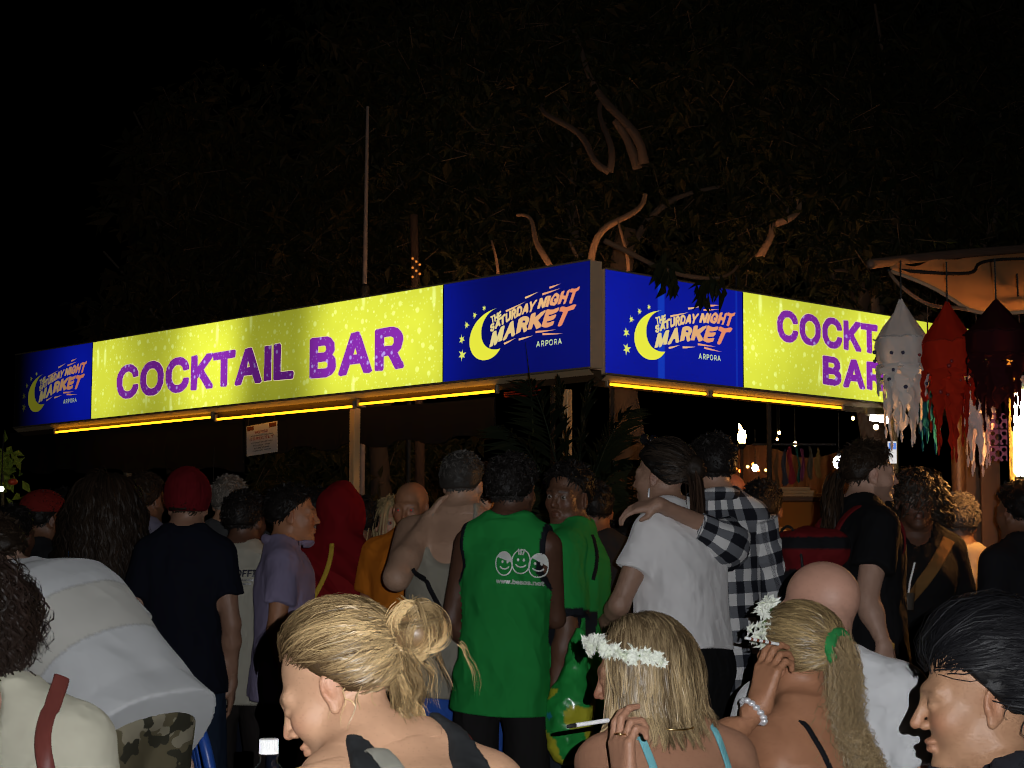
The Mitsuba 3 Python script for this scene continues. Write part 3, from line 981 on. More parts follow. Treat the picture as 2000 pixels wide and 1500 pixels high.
def ribbon_on(ctx, pts, width, thick=.004, name='strap', color=(.02, .02, .02), mat_='m_cloth', label=None, parent=None, lift_=.0015):
    """A strap lying on the trunk through (sideways, height along the spine, side: 1 front, -1 back) points; it goes over the shoulder where the side changes."""
    tor = ctx['tor']
    ms = [trimesh.Trimesh(*m, process=False) for m in (ctx.get('top'), ctx['body']) if m is not None]
    V = np.vstack([m.vertices for m in ms]); Nv = np.vstack([m.vertex_normals for m in ms])
    ok = (np.linalg.norm(V - ctx['ho'], axis=1) > .165)
    V, Nv = V[ok], Nv[ok]
    r, f, u = tor.local(V)
    ok = (u > -.2) & (u < 1.14) & (np.abs(r) < ctx['SW'] + .08)
    V, Nv, r, f, u = V[ok], Nv[ok], r[ok], f[ok], u[ok]
    rows = []
    for (r0, u0, s0), (r1, u1, s1) in zip(pts, pts[1:]):
        if s0 == s1:
            for t in np.linspace(0, 1, 9):
                rr, uu = r0 + (r1 - r0) * t, u0 + (u1 - u0) * t
                near = (np.abs(r - rr) < .02) & (np.abs(u - uu) * tor.L < .02) & (f * s0 > 0)
                if near.any():
                    rows.append(tor.world(rr, (f[near] * s0).max() * s0, uu))
        else:
            rm = (r0 + r1) / 2
            near = (np.abs(r - rm) < .02) & (np.abs(f + .01) < .03) & (u > .7)
            if near.any():
                k = np.argmax(u * near)
                rows.append(tor.world(rm, f[k], u[k]))
    P = np.array(rows)
    for _ in range(2):
        P[1:-1] = (P[:-2] + 2 * P[1:-1] + P[2:]) / 4
    P = spline(P, 40)
    _, idx = cKDTree(V).query(P, k=8)
    N = Nv[idx].mean(1); N /= np.linalg.norm(N, axis=1, keepdims=True) + 1e-9
    d = field_at(ctx['Field'], P)
    P = P + N * (thick * .8 + .002 + lift_)
    m = tube(P, width / 2, 12, True, flat=(N, thick / (width / 2)))
    return part(parent or ctx['key'], name, m, mat_, color=tint(color, m[0], .06, 12), label=label)
# ------------------------------------------------------------------ ground and the bar with its light boxes
mat('m_ground', base_color=(0.09, 0.065, 0.045), roughness=0.95)
mat('m_bark', base_color=VC, roughness=0.9)
mat('m_alu', base_color=(0.32, 0.27, 0.19), roughness=0.42, metallic=0.25, specular=0.5)
mat('m_post', base_color=(0.75, 0.56, 0.3), roughness=0.45)
mat('m_mast', base_color=(0.3, 0.24, 0.21), roughness=0.5)
mat('m_tray', base_color=(0.10, 0.07, 0.04), roughness=0.55)
mat('m_lip', base_color=(0.6, 0.5, 0.32), roughness=0.5)
mat('m_wood', base_color=(0.12, 0.06, 0.03), roughness=0.7)
mat('m_bamboo', base_color=VC, roughness=0.5)
mat('m_plastic', base_color=VC, roughness=0.35, specular=0.45)
mat('m_black_cloth', base_color=(0.006, 0.006, 0.007), roughness=0.95)
scene['m_leaf'] = {'type': 'twosided', 'b': {'type': 'principled', 'base_color': VC, 'roughness': 0.65, 'specular': 0.15}}
gx, gy = np.meshgrid(np.linspace(-60, 60, 61), np.linspace(-8, 140, 75), indexing='ij')
gz = .02 * (meshkit.fbm(np.stack([gx * .8, gy * .8, gx * 0], -1), 3) - .5)
gi = np.arange(61 * 75).reshape(61, 75)
gf = np.stack([gi[:-1, :-1], gi[1:, :-1], gi[1:, 1:], gi[:-1, 1:]], -1).reshape(-1, 4)
structure('ground', (np.stack([gx, gy, gz - .012], -1).reshape(-1, 3), np.vstack([gf[:, [0, 1, 2]], gf[:, [0, 2, 3]]])), 'm_ground', smooth=True)

AZ = .8135
CO = np.array([.5287, 12.0, CAMZ])
DL, DR, ZZ = np.array([-math.cos(AZ), math.sin(AZ), 0]), np.array([math.sin(AZ), math.cos(AZ), 0]), np.array([0, 0, 1.0])
CO2 = CO + DR * .12
ZB, ZT, ZB2, ZT2 = 1.2926, 2.0298, 1.2627, 1.9868
LEFT = (CO, -DL, -DR)                 # origin, reading direction, outward normal
RIGHT = (CO2, DR, -DL)


def onplane(px, py, pl, back=0.0):
    """Where the sight line of a pixel meets a sign's plane (moved back by so many metres): (metres along, height over the camera)."""
    o, X, N = pl
    o = o - N * back
    d = FW + RT * (px - 1000) / FPX - UP * (py - 750) / FPX
    p = CAM + d * (((o - CAM) @ N) / (d @ N))
    return np.array([(p - o) @ X, p[2] - CAMZ])


def text_shape(text, height, grow=0.0, bold=True):
    m = meshkit.text_mesh(text, height, depth=.001, bold=bold)
    v, f = vf(m)
    top = (v[f][:, :, 2] > .0009).all(1)
    g = unary_union([Polygon(v[t][:, :2]).buffer(1e-5) for t in f[top]])
    if height >= .5:      # round off the steps of the outline
        g = g.simplify(height * .014).buffer(height * .012).buffer(-height * .024).buffer(height * .012)
    return g.buffer(grow).simplify(height * .005) if grow else g.simplify(height * .005)


def glyphs(text, grow=0.0, gap=.07, space=.3):
    """The capitals of a word one by one, about 1 tall, set close together."""
    out, x = [], 0.0
    for i, ch in enumerate(text):
        if ch == ' ':
            x += space; continue
        g = sbox(0, 0, .19, 1.0) if ch == 'I' else text_shape(ch, 1.0)
        g = g.buffer(grow, join_style=2 if ch in 'ITLEKAHN' else 1)
        a, b, c, d = g.bounds
        if i and text[i - 1] + ch in ('TA', 'AT', 'AY', 'KT', 'LA', 'RA', 'PO'):
            x -= .1
        out.append(affinity.translate(g, x - a, 0)); x += c - a + gap
    return out


def polys(g):
    return [p for p in getattr(g, 'geoms', [g]) if isinstance(p, Polygon) and p.area > 1e-7]


def plate(g, depth=.0015, lift=0.0):
    """A flat print or thin sheet cut to the outline g, in the xy plane."""
    out = []
    for p in polys(g):
        m = trimesh.creation.extrude_polygon(p, depth, engine='earcut')
        v, f = vf(m)
        out.append((v + [0, 0, lift], f))
    return cat(out)


def front_only(m):
    """Only the faces of a print that look outwards."""
    v, f = m
    n = np.cross(v[f[:, 1]] - v[f[:, 0]], v[f[:, 2]] - v[f[:, 0]])
    return v, f[n[:, 2] > 1e-12]


def on_sign(g, pl, lift, height0=0.0):
    o, X, N = pl
    return frame_mesh(plate(g, .0012, lift), o + ZZ * height0, X, ZZ, N)


def fit_box(g, x0, x1, y0, y1):
    a, b, c, d = g.bounds
    return affinity.affine_transform(g, [(x1 - x0) / (c - a), 0, 0, (y1 - y0) / (d - b), x0 - a * (x1 - x0) / (c - a), y0 - b * (y1 - y0) / (d - b)])


def warp_shape(g, fn, seg=.02):
    from shapely import segmentize, transform
    return transform(segmentize(g, seg), lambda q: np.array([fn(*p) for p in q])).buffer(0)


def arch(g, BL, BM, BR, TL, TM, TR, bounds=None):
    """Lays the lettering g between a lower and an upper curve, each through three points."""
    a, b, c, d = bounds or g.bounds
    P = [np.array(q) for q in (BL, BM, BR, TL, TM, TR)]
    quad = lambda p0, pm, p1, t: p0 * (1 - t) * (1 - 2 * t) + pm * 4 * t * (1 - t) + p1 * t * (2 * t - 1)

    def fn(x, y):
        t, s = (x - a) / (c - a), (y - b) / (d - b)
        return quad(P[0], P[1], P[2], t) * (1 - s) + quad(P[3], P[4], P[5], t) * s
    return warp_shape(g, fn, (c - a) / 60)


def tube_light(p, o, X, lo, hi):
    """How brightly the tubes inside the box shine through its face at p: rows of lamps, uneven as they are."""
    s = (p.x - o[0]) * X[0] + (p.y - o[1]) * X[1]
    z = p.z - CAMZ
    rows = mikit.noise(s * 1.1 + (3.0 if X[1] < 0 else 1.35), 2.0, 5.0)
    if X[1] > 0:      # the right-hand box has newer tubes
        rows = .45 + .55 * rows
    mid = 1.0 - dr.square((z - (lo + hi) / 2) / (hi - lo)) * .55
    return (.44 + .98 * mikit.smoothstep(.2, .8, rows)) * mid * (.93 + .14 * mikit.fbm(s * 5, z * 5, 2.0)), s, z


def drops(s, z, scale, amount):
    a, b, r = mikit.voronoi(s * scale, z * scale)
    rad = .06 + .26 * r * r
    disc = 1 - mikit.smoothstep(rad * .5, rad, a)
    return disc * dr.select(r > amount, 1.0, 0.0), r


def streaks_(s, z):
    a, b, r = mikit.voronoi(s * 7.0, z * 1.7)
    return (1 - mikit.smoothstep(.05, .22, a)) * dr.select(r > .72, 1.0, 0.0)


def face_emission(pl, lo, hi, base, kind):
    o, X, N = pl
    fade0 = -8.0 if pl is LEFT else -99.0

    def fn(p, n, uv):
        t, s, z = tube_light(p, o, X, lo, hi)
        t *= mikit.smoothstep(fade0, fade0 + 1.7, s)
        c = mi.Color3f(base) * t
        if pl is RIGHT and kind == 'blue':      # the joint of two sheets lets more light through
            c = c + mi.Color3f(.004, .05, .30) * .55 * (mikit.smoothstep(.56, .575, s) * (1 - mikit.smoothstep(.63, .645, s)) + .6 * mikit.smoothstep(1.42, 1.43, s) * (1 - mikit.smoothstep(1.44, 1.45, s)))
        if kind == 'yellow':
            d1, r1 = drops(s, z, 11.0, .45)
            d2, r2 = drops(s + 3.3, z + 1.7, 27.0, .55)
            w = .36 * d1 + .22 * d2 + .42 * streaks_(s, z)
            c = c * (1 - .22 * w) + mi.Color3f(.62, .78, .42) * t * w * .9
        if kind == 'purple':
            d1, r1 = drops(s, z, 15.0, .74)
            d2, r2 = drops(s + 5.3, z + 2.7, 36.0, .72)
            w = .6 * d1 + .25 * d2
            c = c * (1 - .6 * w) + mi.Color3f(.45, .42, .8) * t * w
        return c
    return mikit.proc(fn)


YELLOW, BLUE, PURPLE = (.66, .70, .05), (.0016, .0062, .25), (.20, .020, .33)


def panel_quad(pl, s0, s1, z0, z1, lift):
    o, X, N = pl
    q = [o + X * s + ZZ * z + N * lift for s, z in ((s0, z0), (s1, z0), (s1, z1), (s0, z1))]
    return np.array(q), np.array([[0, 1, 2], [0, 2, 3]])


def backlit(key, name, mesh, rgb, w=.05, uv=None, label=None):
    k = part(key, name, mesh, 'm_lamp', smooth=False, label=label, **({'uv': uv} if uv is not None else {}))
    scene[k]['emitter'] = glow(rgb, w)
    return k


def word_on(key, pl, text, s0, s1, z0, z1, lo, hi, name, shear=0.0):
    """A word of purple capitals with a pale rim, each letter a piece of its own."""
    letters = glyphs(text, .04)
    a, b, c, d = unary_union(letters).bounds
    fx, fz = (s1 - s0) / (c - a), (z1 - z0) / (d - b)
    o, X, N = pl
    em = face_emission(pl, lo, hi, PURPLE, 'purple')
    for g in letters:
        g = affinity.affine_transform(g, [fx, 0, shear, fz, s0 - a * fx, z0 - b * fz])
        m = frame_mesh(front_only(plate(g.buffer(.0045), .0012, .0022)), o, X, ZZ, N)
        backlit(key, 'letter_rim', m, (.78, .70, .35), .01)
        m = frame_mesh(front_only(plate(g, .0012, .0045)), o, X, ZZ, N)
        q = (m[0] - o); uv = np.stack([(q @ X - s0) / (s1 - s0), (q[:, 2] - z0) / (z1 - z0)], 1).clip(0, 1)
        backlit(key, 'letter', m, em, .01, uv=uv)


# the logo, drawn once in the coordinates of the left box's near panel, then set on all three blue panels
LG = lambda x, y: onplane(800 + x / 4.688, 480 + y / 4.688, LEFT)


def logo_shapes():
    L = lambda *pts: [LG(*p) for p in pts]
    outer = spline(L((815, 570), (650, 660), (568, 790), (552, 900), (585, 1000), (670, 1048), (760, 1025), (835, 940)), 50)
    inner = spline(L((835, 940), (745, 945), (685, 900), (660, 810), (680, 700), (740, 610), (815, 570)), 50)
    out = [('moon', Polygon(np.vstack([outer, inner[1:-1]])).buffer(0), (.80, .80, .05))]
    star_y = (.72, .78, .12)
    for i, (x, y, r) in enumerate([(485, 1000, 47), (482, 858, 38), (527, 727, 30), (600, 637, 27), (686, 572, 23)]):
        c = LG(x, y); R = abs(LG(x, y - r)[1] - c[1]) * 1.15
        a = np.arange(12) * math.pi / 6 + .35 + i * .3
        rr = np.where(np.arange(12) % 2 == 0, 1.0, .42) * R * (1 + .18 * np.cos(3 * a))
        out.append(('star', Polygon(c + np.stack([rr * np.cos(a), rr * np.sin(a)], 1)), star_y))
    pale, peach, rose, deep = (.74, .62, .25), (.80, .47, .20), (.78, .34, .17), (.76, .25, .12)
    words = [('THE', ((750, 707), (798, 690), (847, 672)), ((743, 650), (790, 625), (838, 598)), .05, pale, pale),
             ('SATURDAY', ((745, 795), (935, 680), (1140, 595)), ((738, 730), (935, 590), (1168, 497)), .05, pale, peach),
             ('NIGHT', ((1172, 585), (1340, 545), (1515, 522)), ((1195, 487), (1370, 430), (1560, 378)), .05, peach, deep),
             ('MARKET', ((735, 938), (1060, 785), (1445, 730)), ((762, 800), (1085, 640), (1525, 545)), .06, pale, deep),
             ('ARPORA', ((1163, 930), (1280, 915), (1397, 898)), ((1165, 874), (1280, 860), (1395, 845)), -.004, (.6, .75, .35), (.6, .75, .35))]
    for word, bot, top, grow, c0, c1 in words:
        gl = glyphs(word, grow, .3 if word == 'ARPORA' else .045 + grow * .5)
        a, b, c, d = unary_union(gl).bounds
        for i, g in enumerate(gl):
            if word != 'ARPORA':      # cartoon letters with flared feet and heads
                g = warp_shape(g, lambda x, y: (x + .035 * math.sin(x * 5.0) + .05 * (y - .5), y + .05 * math.sin(x * 7.3 + 1)), .05).buffer(.02)
            q = max(polys(arch(g, *[LG(*p) for p in bot], *[LG(*p) for p in top], bounds=(a, b, c, d))), key=lambda z: z.area)
            t = i / max(1, len(gl) - 1)
            out.append(('letter', q, tuple(np.array(c0) * (1 - t) + np.array(c1) * t)))
    for a, b in (((885, 600), (1065, 512)), ((1060, 478), (1185, 422)), ((1218, 445), (1385, 390)), ((1283, 385), (1385, 348)), ((868, 898), (975, 845)),
                 ((1003, 858), (1135, 822)), ((1157, 790), (1345, 768)), ((1220, 808), (1410, 805))):
        p, q = LG(*a), LG(*b)
        n = np.array([-(q - p)[1], (q - p)[0]]); n /= np.linalg.norm(n)
        out.append(('stroke', Polygon([p - n * .008, p * .7 + q * .3 - n * .008, q, p * .7 + q * .3 + n * .005, p + n * .007]), rose if a[0] > 1100 else peach))
    return out


LOGO = logo_shapes()
PW, PH = 1.5122, ZT - ZB


def put_logo(key, pl, s0, z0, w, h, dim=1.0, fade=None):
    """Sets the logo into the blue panel whose lower left corner is (s0, z0)."""
    o, X, N = pl
    groups = {}
    for name, g, rgb in LOGO:
        g = affinity.affine_transform(g, [w / PW, 0, 0, h / PH, s0 + PW * w / PW, z0 - ZB * h / PH])
        k = 1.0
        if fade:
            k = float(np.clip((g.centroid.x - fade[0]) / (fade[1] - fade[0]), .03, 1))
        m = frame_mesh(front_only(plate(g, .0012, .003)), o, X, ZZ, N)
        backlit(key, name, m, [c * dim * k for c in rgb], .01)


def light_box(label, pl, s0, s1, z0, z1, panels, depth=.118):
    key = thing('light_box_sign', label, 'sign')
    o, X, N = pl
    F = lambda m: frame_mesh(m, o, X, ZZ, N)
    part(key, 'box', F(cat([boxm((s0, z0, -depth), (s1, z1, -.004))])), 'm_beige_paint', smooth=False)
    for a, b, c, d in ((s0, s1, z0 - .006, z0 + .006), (s0, s1, z1 - .006, z1 + .006)):
        part(key, 'frame', F(boxm((a, c, -.006), (b, d, .009), .002)), 'm_alu', smooth=False)
    for name, a, b, kind in panels:
        m = panel_quad(pl, a, b, z0, z1, 0.0)
        backlit(key, name, m, face_emission(pl, z0, z1, YELLOW if kind == 'yellow' else BLUE, kind), .5, uv=np.array([[0, 0], [1, 0], [1, 1], [0, 1.0]]))
        if kind == 'yellow':
            for x in (a, b):
                part(key, 'seam', F(boxm((x - .004, z0 + .007, .0005), (x + .004, z1 - .007, .003))), 'm_black', smooth=False)
    # the metal tray under the box that the tubes shine on
    tray = np.array([[.0, z0 - .010], [.0, z0 - .018], [-.10, z0 - .080], [-.108, z0 - .080], [-.108, z0 - .010]])
    v = np.array([[s, q[1], q[0] - .012] for s in (s0 + .01, s1 - .01) for q in tray])
    f = [[i, (i + 1) % 5, 5 + (i + 1) % 5] for i in range(5)] + [[i, 5 + (i + 1) % 5, 5 + i] for i in range(5)]
    part(key, 'tray', F((v, np.array(f))), 'm_tray', smooth=False)
    q = np.array([[s, z, d] for s in (s0 + .01, s1 - .01) for z, d in ((z0 - .009, -.004), (z0 - .040, -.046), (z0 - .045, -.046), (z0 - .012, .002))])
    f = [[i, (i + 1) % 4, 4 + (i + 1) % 4] for i in range(4)] + [[i, 4 + (i + 1) % 4, 4 + i] for i in range(4)]
    part(key, 'lip', F((q, np.array(f))), 'm_lip', smooth=False)
    return key


U1, U2, UE = 1.5122, 6.5506, 8.06
kl = light_box('long backlit sign left of the corner post, yellow with purple words between two blue ends', LEFT, -UE, 0.0, ZB, ZT,
               [('blue_panel', -UE, -U2, 'blue'), ('yellow_panel', -U2, -U1, 'yellow'), ('blue_panel', -U1, 0.0, 'blue')])
W1, WE = 1.5071, 4.9
kr = light_box('backlit sign right of the corner post, blue panel then yellow with purple words', RIGHT, .03, WE, ZB2, ZT2,
               [('blue_panel', .03, W1, 'blue'), ('yellow_panel', W1, WE, 'yellow')])
put_logo(kl, LEFT, -U1, ZB, PW, PH)
put_logo(kl, LEFT, -U2 - PW + .0, ZB, PW, PH, .62, fade=(-7.9, -6.7))
put_logo(kr, RIGHT, .03, ZB2, W1 - .03, ZT2 - ZB2)
p0, p1, p2 = onplane(228, 781, LEFT), onplane(575, 741, LEFT), onplane(262, 709, LEFT)
q0, q1, q2 = onplane(605, 741.5, LEFT), onplane(790, 721.5, LEFT), onplane(785, 637, LEFT)
word_on(kl, LEFT, 'COCKTAIL', p0[0], p1[0], (p0[1] + p1[1]) / 2, (p2[1] + q2[1]) / 2, ZB, ZT, 'word')
word_on(kl, LEFT, 'BAR', q0[0], q1[0], (q0[1] + q1[1]) / 2, (p2[1] + q2[1]) / 2, ZB, ZT, 'word')
a0, a1, a2 = onplane(1517, 666, RIGHT), onplane(1714, 690, RIGHT), onplane(1545, 608, RIGHT)
ratio = (lambda A, B: (A.bounds[2] - A.bounds[0]) / (B.bounds[2] - B.bounds[0]))(unary_union(glyphs('COCKTAIL', .04)), unary_union(glyphs('COCKT', .04)))
word_on(kr, RIGHT, 'COCKTAIL', a0[0], a0[0] + (a1[0] - a0[0]) * ratio, a0[1], a2[1], ZB2, ZT2, 'word')
b0, b1, b2 = onplane(1606, 752, RIGHT), onplane(1727, 764, RIGHT), onplane(1615, 695, RIGHT)
word_on(kr, RIGHT, 'BAR', b0[0], b1[0], b0[1], b2[1], ZB2, ZT2, 'word')

# yellow tubes hung below the boxes
TUBE = (3.4, 1.25, .03)


def yellow_tube(pl, s0, s1, z, label, depth=-.05):
    o, X, N = pl
    key = thing('yellow_tube_lamp', label, 'lamp')
    P = lambda s, dz=0.0: o + X * s + ZZ * (z + dz) + N * depth
    k = part(key, 'tube', tube([P(s0 + .03), P(s1 - .03)], .0105, 10), 'm_lamp')
    scene[k]['emitter'] = glow(TUBE, 1.0)
    for s in (s0, s1):
        part(key, 'holder', frame_mesh(boxm((s - .012, z - .02, depth - .014), (s + .012, z + .045, depth + .014), .004), o, X, ZZ, N), 'm_alu', smooth=False)


for i, (xa, ya, xb, yb) in enumerate(((107, 840, 415, 819.5), (421, 819, 692, 794), (698, 793, 971, 760))):
    A, B = onplane(xa, ya, LEFT, .05), onplane(xb, yb, LEFT, .05)
    yellow_tube(LEFT, A[0], B[0], (A[1] + B[1]) / 2, ['yellow glowing tube under the far left end of the long sign', 'yellow glowing tube under the middle of the long sign, left of the post',
                                                     'yellow glowing tube under the long sign, nearest to its corner'][i])
for i, (xa, ya, xb, yb) in enumerate(((1186, 750, 1383, 770), (1388, 770.6, 1646, 797))):
    A, B = onplane(xa, ya, RIGHT, .05), onplane(xb, yb, RIGHT, .05)
    yellow_tube(RIGHT, A[0], B[0], (A[1] + B[1]) / 2, ['yellow glowing tube under the blue panel of the right sign', 'yellow glowing tube under the yellow panel of the right sign'][i])


def onp3(px, py, pl, back):
    o, X, N = pl
    a = onplane(px, py, pl, back)
    return o - N * back + X * a[0] + ZZ * a[1]


# black cloth hung along the bar behind the tubes, posts, notice
def cloth_strip(name, label, pl, back, xs, y_top, y_bot, catg):
    tops = [onp3(x, y, pl, back) for x, y in zip(xs, y_top)]; bots = [onp3(x, y, pl, back) for x, y in zip(xs, y_bot)]
    n = 40
    A, B = spline(tops, n), spline(bots, n)
    rows = 9
    t = np.linspace(0, 1, rows)
    P = A[None] * (1 - t)[:, None, None] + B[None] * t[:, None, None]
    N = pl[2]
    P = P + N * (.03 * np.sin(np.linspace(0, 60, n)) * (t[:, None]) + .0)[..., None]
    P[-1, :, 2] += .025 * np.sin(np.linspace(0, 30, n))
    gi = np.arange(rows * n).reshape(rows, n)
    f = np.stack([gi[:-1, :-1], gi[1:, :-1], gi[1:, 1:], gi[:-1, 1:]], -1).reshape(-1, 4)
    v = P.reshape(-1, 3)
    v = np.vstack([v, v - N * .012]); f2 = f[:, ::-1] + rows * n
    return single(name, label, catg, (v, np.vstack([f[:, [0, 1, 2]], f[:, [0, 2, 3]], f2[:, [0, 1, 2]], f2[:, [0, 2, 3]]])), 'm_black_cloth')


cloth_strip('black_valance', 'long black cloth valance hanging under the far left of the yellow sign', LEFT, .45, (20, 160, 330, 474), (846, 835, 826, 815), (922, 920, 919, 917), 'valance')
cloth_strip('black_valance', 'shorter black cloth valance right of the paper notice under the sign', LEFT, .45, (478, 640, 800, 965), (815, 800, 790, 775), (884, 874, 864, 852), 'valance')


def post(label, px, py, back, pl, r=.032, ztop=None, square=True, mat_='m_alu', bands=(), colour=None, name='post'):
    p = onp3(px, py, pl, back)
    key = thing(name, label, 'post')
    zt = ztop if ztop is not None else ZB + CAMZ - .09
    if square:
        part(key, 'shaft', frame_mesh(boxm((-r, -r, -.02), (r, r, zt), .004), np.array([p[0], p[1], 0]), pl[1], pl[2], ZZ) if False else frame_mesh(boxm((-r, -.02, -r), (r, zt, r), .004), np.array([p[0], p[1], 0]), pl[1], ZZ, pl[2]), mat_, smooth=False)
    else:
        pts = np.array([[p[0], p[1], z] for z in np.linspace(-.02, zt, 14)])
        rr = r * (1 + .06 * (np.arange(14) % 3 == 0))
        m = tube(pts, rr, 12)
        part(key, 'shaft', m, mat_, color=tint(colour or (.35, .24, .1), m[0], .1, 8))
    for z in bands:
        part(key, 'band', frame_mesh(boxm((-r - .004, z, -r - .004), (r + .004, z + .012, r + .004), .002), np.array([p[0], p[1], 0]), pl[1], ZZ, pl[2]), 'm_black', smooth=False)
    return p


post('pale square metal post under the long sign, behind the red hooded figure', 692, 930, .30, LEFT, bands=(1.75,), mat_='m_post')
post('slim metal post half hidden by palm fronds below the sign corner', 1108, 860, .35, LEFT, .026, mat_='m_post')
post('bamboo post at the right end of the right sign, beside the white lantern', 1747, 850, .02, RIGHT, .028, square=False, mat_='m_bamboo', name='bamboo_post')
for i, x in enumerate((250,)):
    post('dark metal post under the far left end of the long sign', x, 900, .7, LEFT, .03)

# thin mast behind the long sign
a, b = at(712, 560, 15.25), at(718, 208, 15.25)
mk = thing('mast', 'thin grey metal mast rising behind the long yellow sign', 'pole')
pts = np.array([[a[0], a[1], 0], [a[0] + .0, a[1], a[2]], b])
part(mk, 'pipe', tube([[a[0] - .005, a[1], 0], a, (a + b) / 2, b], [.03, .022, .018, .014], 10), 'm_mast')
part(mk, 'collar', tube([a + [0, 0, -.12], a + [0, 0, -.1], a + [0, 0, .0], a + [0, 0, .02]], [.03, .045, .045, .026], 12), 'm_black')

# paper notice
nk = thing('paper_notice', 'white paper notice with red heading hung under the long sign', 'notice')
A, B = onplane(482, 830, LEFT, .12), onplane(541, 885, LEFT, .12)
NP = (LEFT[0] - LEFT[2] * .12, LEFT[1], LEFT[2])
w, h = B[0] - A[0], A[1] - B[1]
ctr = NP[0] + NP[1] * (A[0] + B[0]) / 2 + ZZ * (A[1] + B[1]) / 2
sl = .055
PX = NP[1] * math.cos(sl) + ZZ * math.sin(sl); PZ = ZZ * math.cos(sl) - NP[1] * math.sin(sl)
PF = lambda m: frame_mesh(m, ctr, PX, PZ, NP[2])
part(nk, 'sheet', PF(boxm((-w / 2, -h / 2, -.003), (w / 2, h / 2, 0), .001)), 'm_white', smooth=False)
mat('m_print_red', base_color=(.35, .02, .015), roughness=.6); mat('m_print_grey', base_color=(.12, .12, .14), roughness=.6); mat('m_print_brown', base_color=(.2, .05, .02), roughness=.6)
for sx in (-1, 1):
    part(nk, 'emblem', PF(boxm((sx * w * .36 - w * .11, h * .33, .001), (sx * w * .36 + w * .11, h * .47, .002))), 'm_print_brown', smooth=False)
for txt, y, hh, wd, mt in (('NOTICE', .2, .085, .42, 'm_print_red'), ('All persons entering', .1, .055, .72, 'm_print_grey'), ('STRICTLY', -.01, .09, .8, 'm_print_red'), ('are requested to keep', -.12, .05, .7, 'm_print_grey'),
                           ('this area clear', -.21, .05, .56, 'm_print_grey'), ('at all times', -.30, .05, .5, 'm_print_grey'), ('thank you', -.39, .05, .6, 'm_print_grey')):
    g = fit_box(text_shape(txt, 1.0, .001), -w * wd / 2, w * wd / 2, h * y, h * (y + hh))
    part(nk, 'line', PF(plate(g, .0008, .0012)), mt, smooth=False)
for sx in (-1, 1):
    pA = ctr + PX * sx * w * .42 + PZ * h * .5
    part(nk, 'string', tube([pA, pA + [0, 0, .16]], .003, 5), 'm_black')
# red cable and small lamp where the tubes meet at the corner
P = [onp3(x, y, LEFT, .11) for x, y in ((985, 768), (1010, 764), (1040, 757), (1056, 752))]
for dz in (0, -.012, -.024):
    ck = single('red_cable', ['upper red cable looped under the sign corner', 'middle red cable looped under the sign corner', 'lowest red cable looped under the sign corner'][int(-dz / .012 + .1)], 'cable',
                tube(spline([p + [0, 0, dz * (1 + .6 * i)] for i, p in enumerate(P)], 14), .006, 6), 'm_plastic', color=np.tile((.6, .06, .02), (14 * 6 + 2, 1)))
# ------------------------------------------------------------------ trees
LAMPK = 80.0
def leaf_mesh(pos, dirs, ups, length, width):
    """Many bent, pointed leaves: two quads each, folded along the midrib."""
    n = len(pos)
    side = np.cross(dirs, ups); side /= np.linalg.norm(side, axis=1, keepdims=True) + 1e-9
    nrm = np.cross(side, dirs)
    L, Wd = length[:, None], width[:, None]
    tip = pos + dirs * L - nrm * L * .18
    mid = pos + dirs * L * .45
    a = mid + side * Wd + nrm * Wd * .25; b = mid - side * Wd + nrm * Wd * .25
    v = np.stack([pos, a, tip, b], 1).reshape(-1, 3)
    k = np.arange(n)[:, None] * 4
    return v, np.vstack([k + [0, 1, 2], k + [0, 2, 3]])


def crown(key, lobes, n_clusters, seed, leaf=.12, per=7, tone=((.035, .05, .016), (.10, .075, .028)), droop=.5):
    rng = np.random.default_rng(seed)
    P = []
    vol = np.array([np.prod(l[1]) for l in lobes]); vol = vol / vol.sum()
    for (c, r), w in zip(lobes, vol):
        m = int(n_clusters * w * 1.6) + 1
        d = rng.normal(size=(m, 3)); d /= np.linalg.norm(d, axis=1, keepdims=True)
        p = np.array(c) + d * np.array(r) * (rng.random((m, 1)) ** .45)
        P.append(p[meshkit.fbm(p * .9, 3, seed) + .1 * rng.random(m) > .45])
    P = np.vstack(P)
    n = len(P)
    tw = rng.normal(size=(n, 3)) * [1, 1, .7]; tw[:, 2] -= .1; tw /= np.linalg.norm(tw, axis=1, keepdims=True)
    base = np.repeat(P, per, 0); axis = np.repeat(tw, per, 0)
    m = len(base)
    d = axis * .55 + rng.normal(size=(m, 3)) * .62 + [0, 0, -droop * .6]; d /= np.linalg.norm(d, axis=1, keepdims=True)
    pos = base + axis * (rng.random((m, 1)) - .5) * leaf * 1.3
    up = np.array([0, 0, 1.0]) + rng.normal(size=(m, 3)) * .5
    size = leaf * (.5 + 1.0 * rng.random(m) ** 1.5)
    v, f = leaf_mesh(pos, d, up, size, size * (.14 + .12 * rng.random(m)))
    t = (rng.random(m) ** 2)[:, None] * .8 + .2 * np.repeat(rng.random((n, 1)), per, 0)
    c = (np.array(tone[0]) * (1 - t) + np.array(tone[1]) * t) * .42
    # twigs that carry the clusters
    tws = [tube([p - a * leaf * 1.6, p, p + a * leaf * .8], [.006, .004, .002], 3, False) for p, a in zip(P[::5], tw[::5])]
    part(key, 'crown', (v, f), 'm_leaf', smooth=False, color=np.repeat(c, 4, 0), kind='stuff')
    tm = cat(tws)
    part(key, 'twigs', tm, 'm_bark', color=tint((.12, .08, .05), tm[0], .1, 5), kind='stuff')


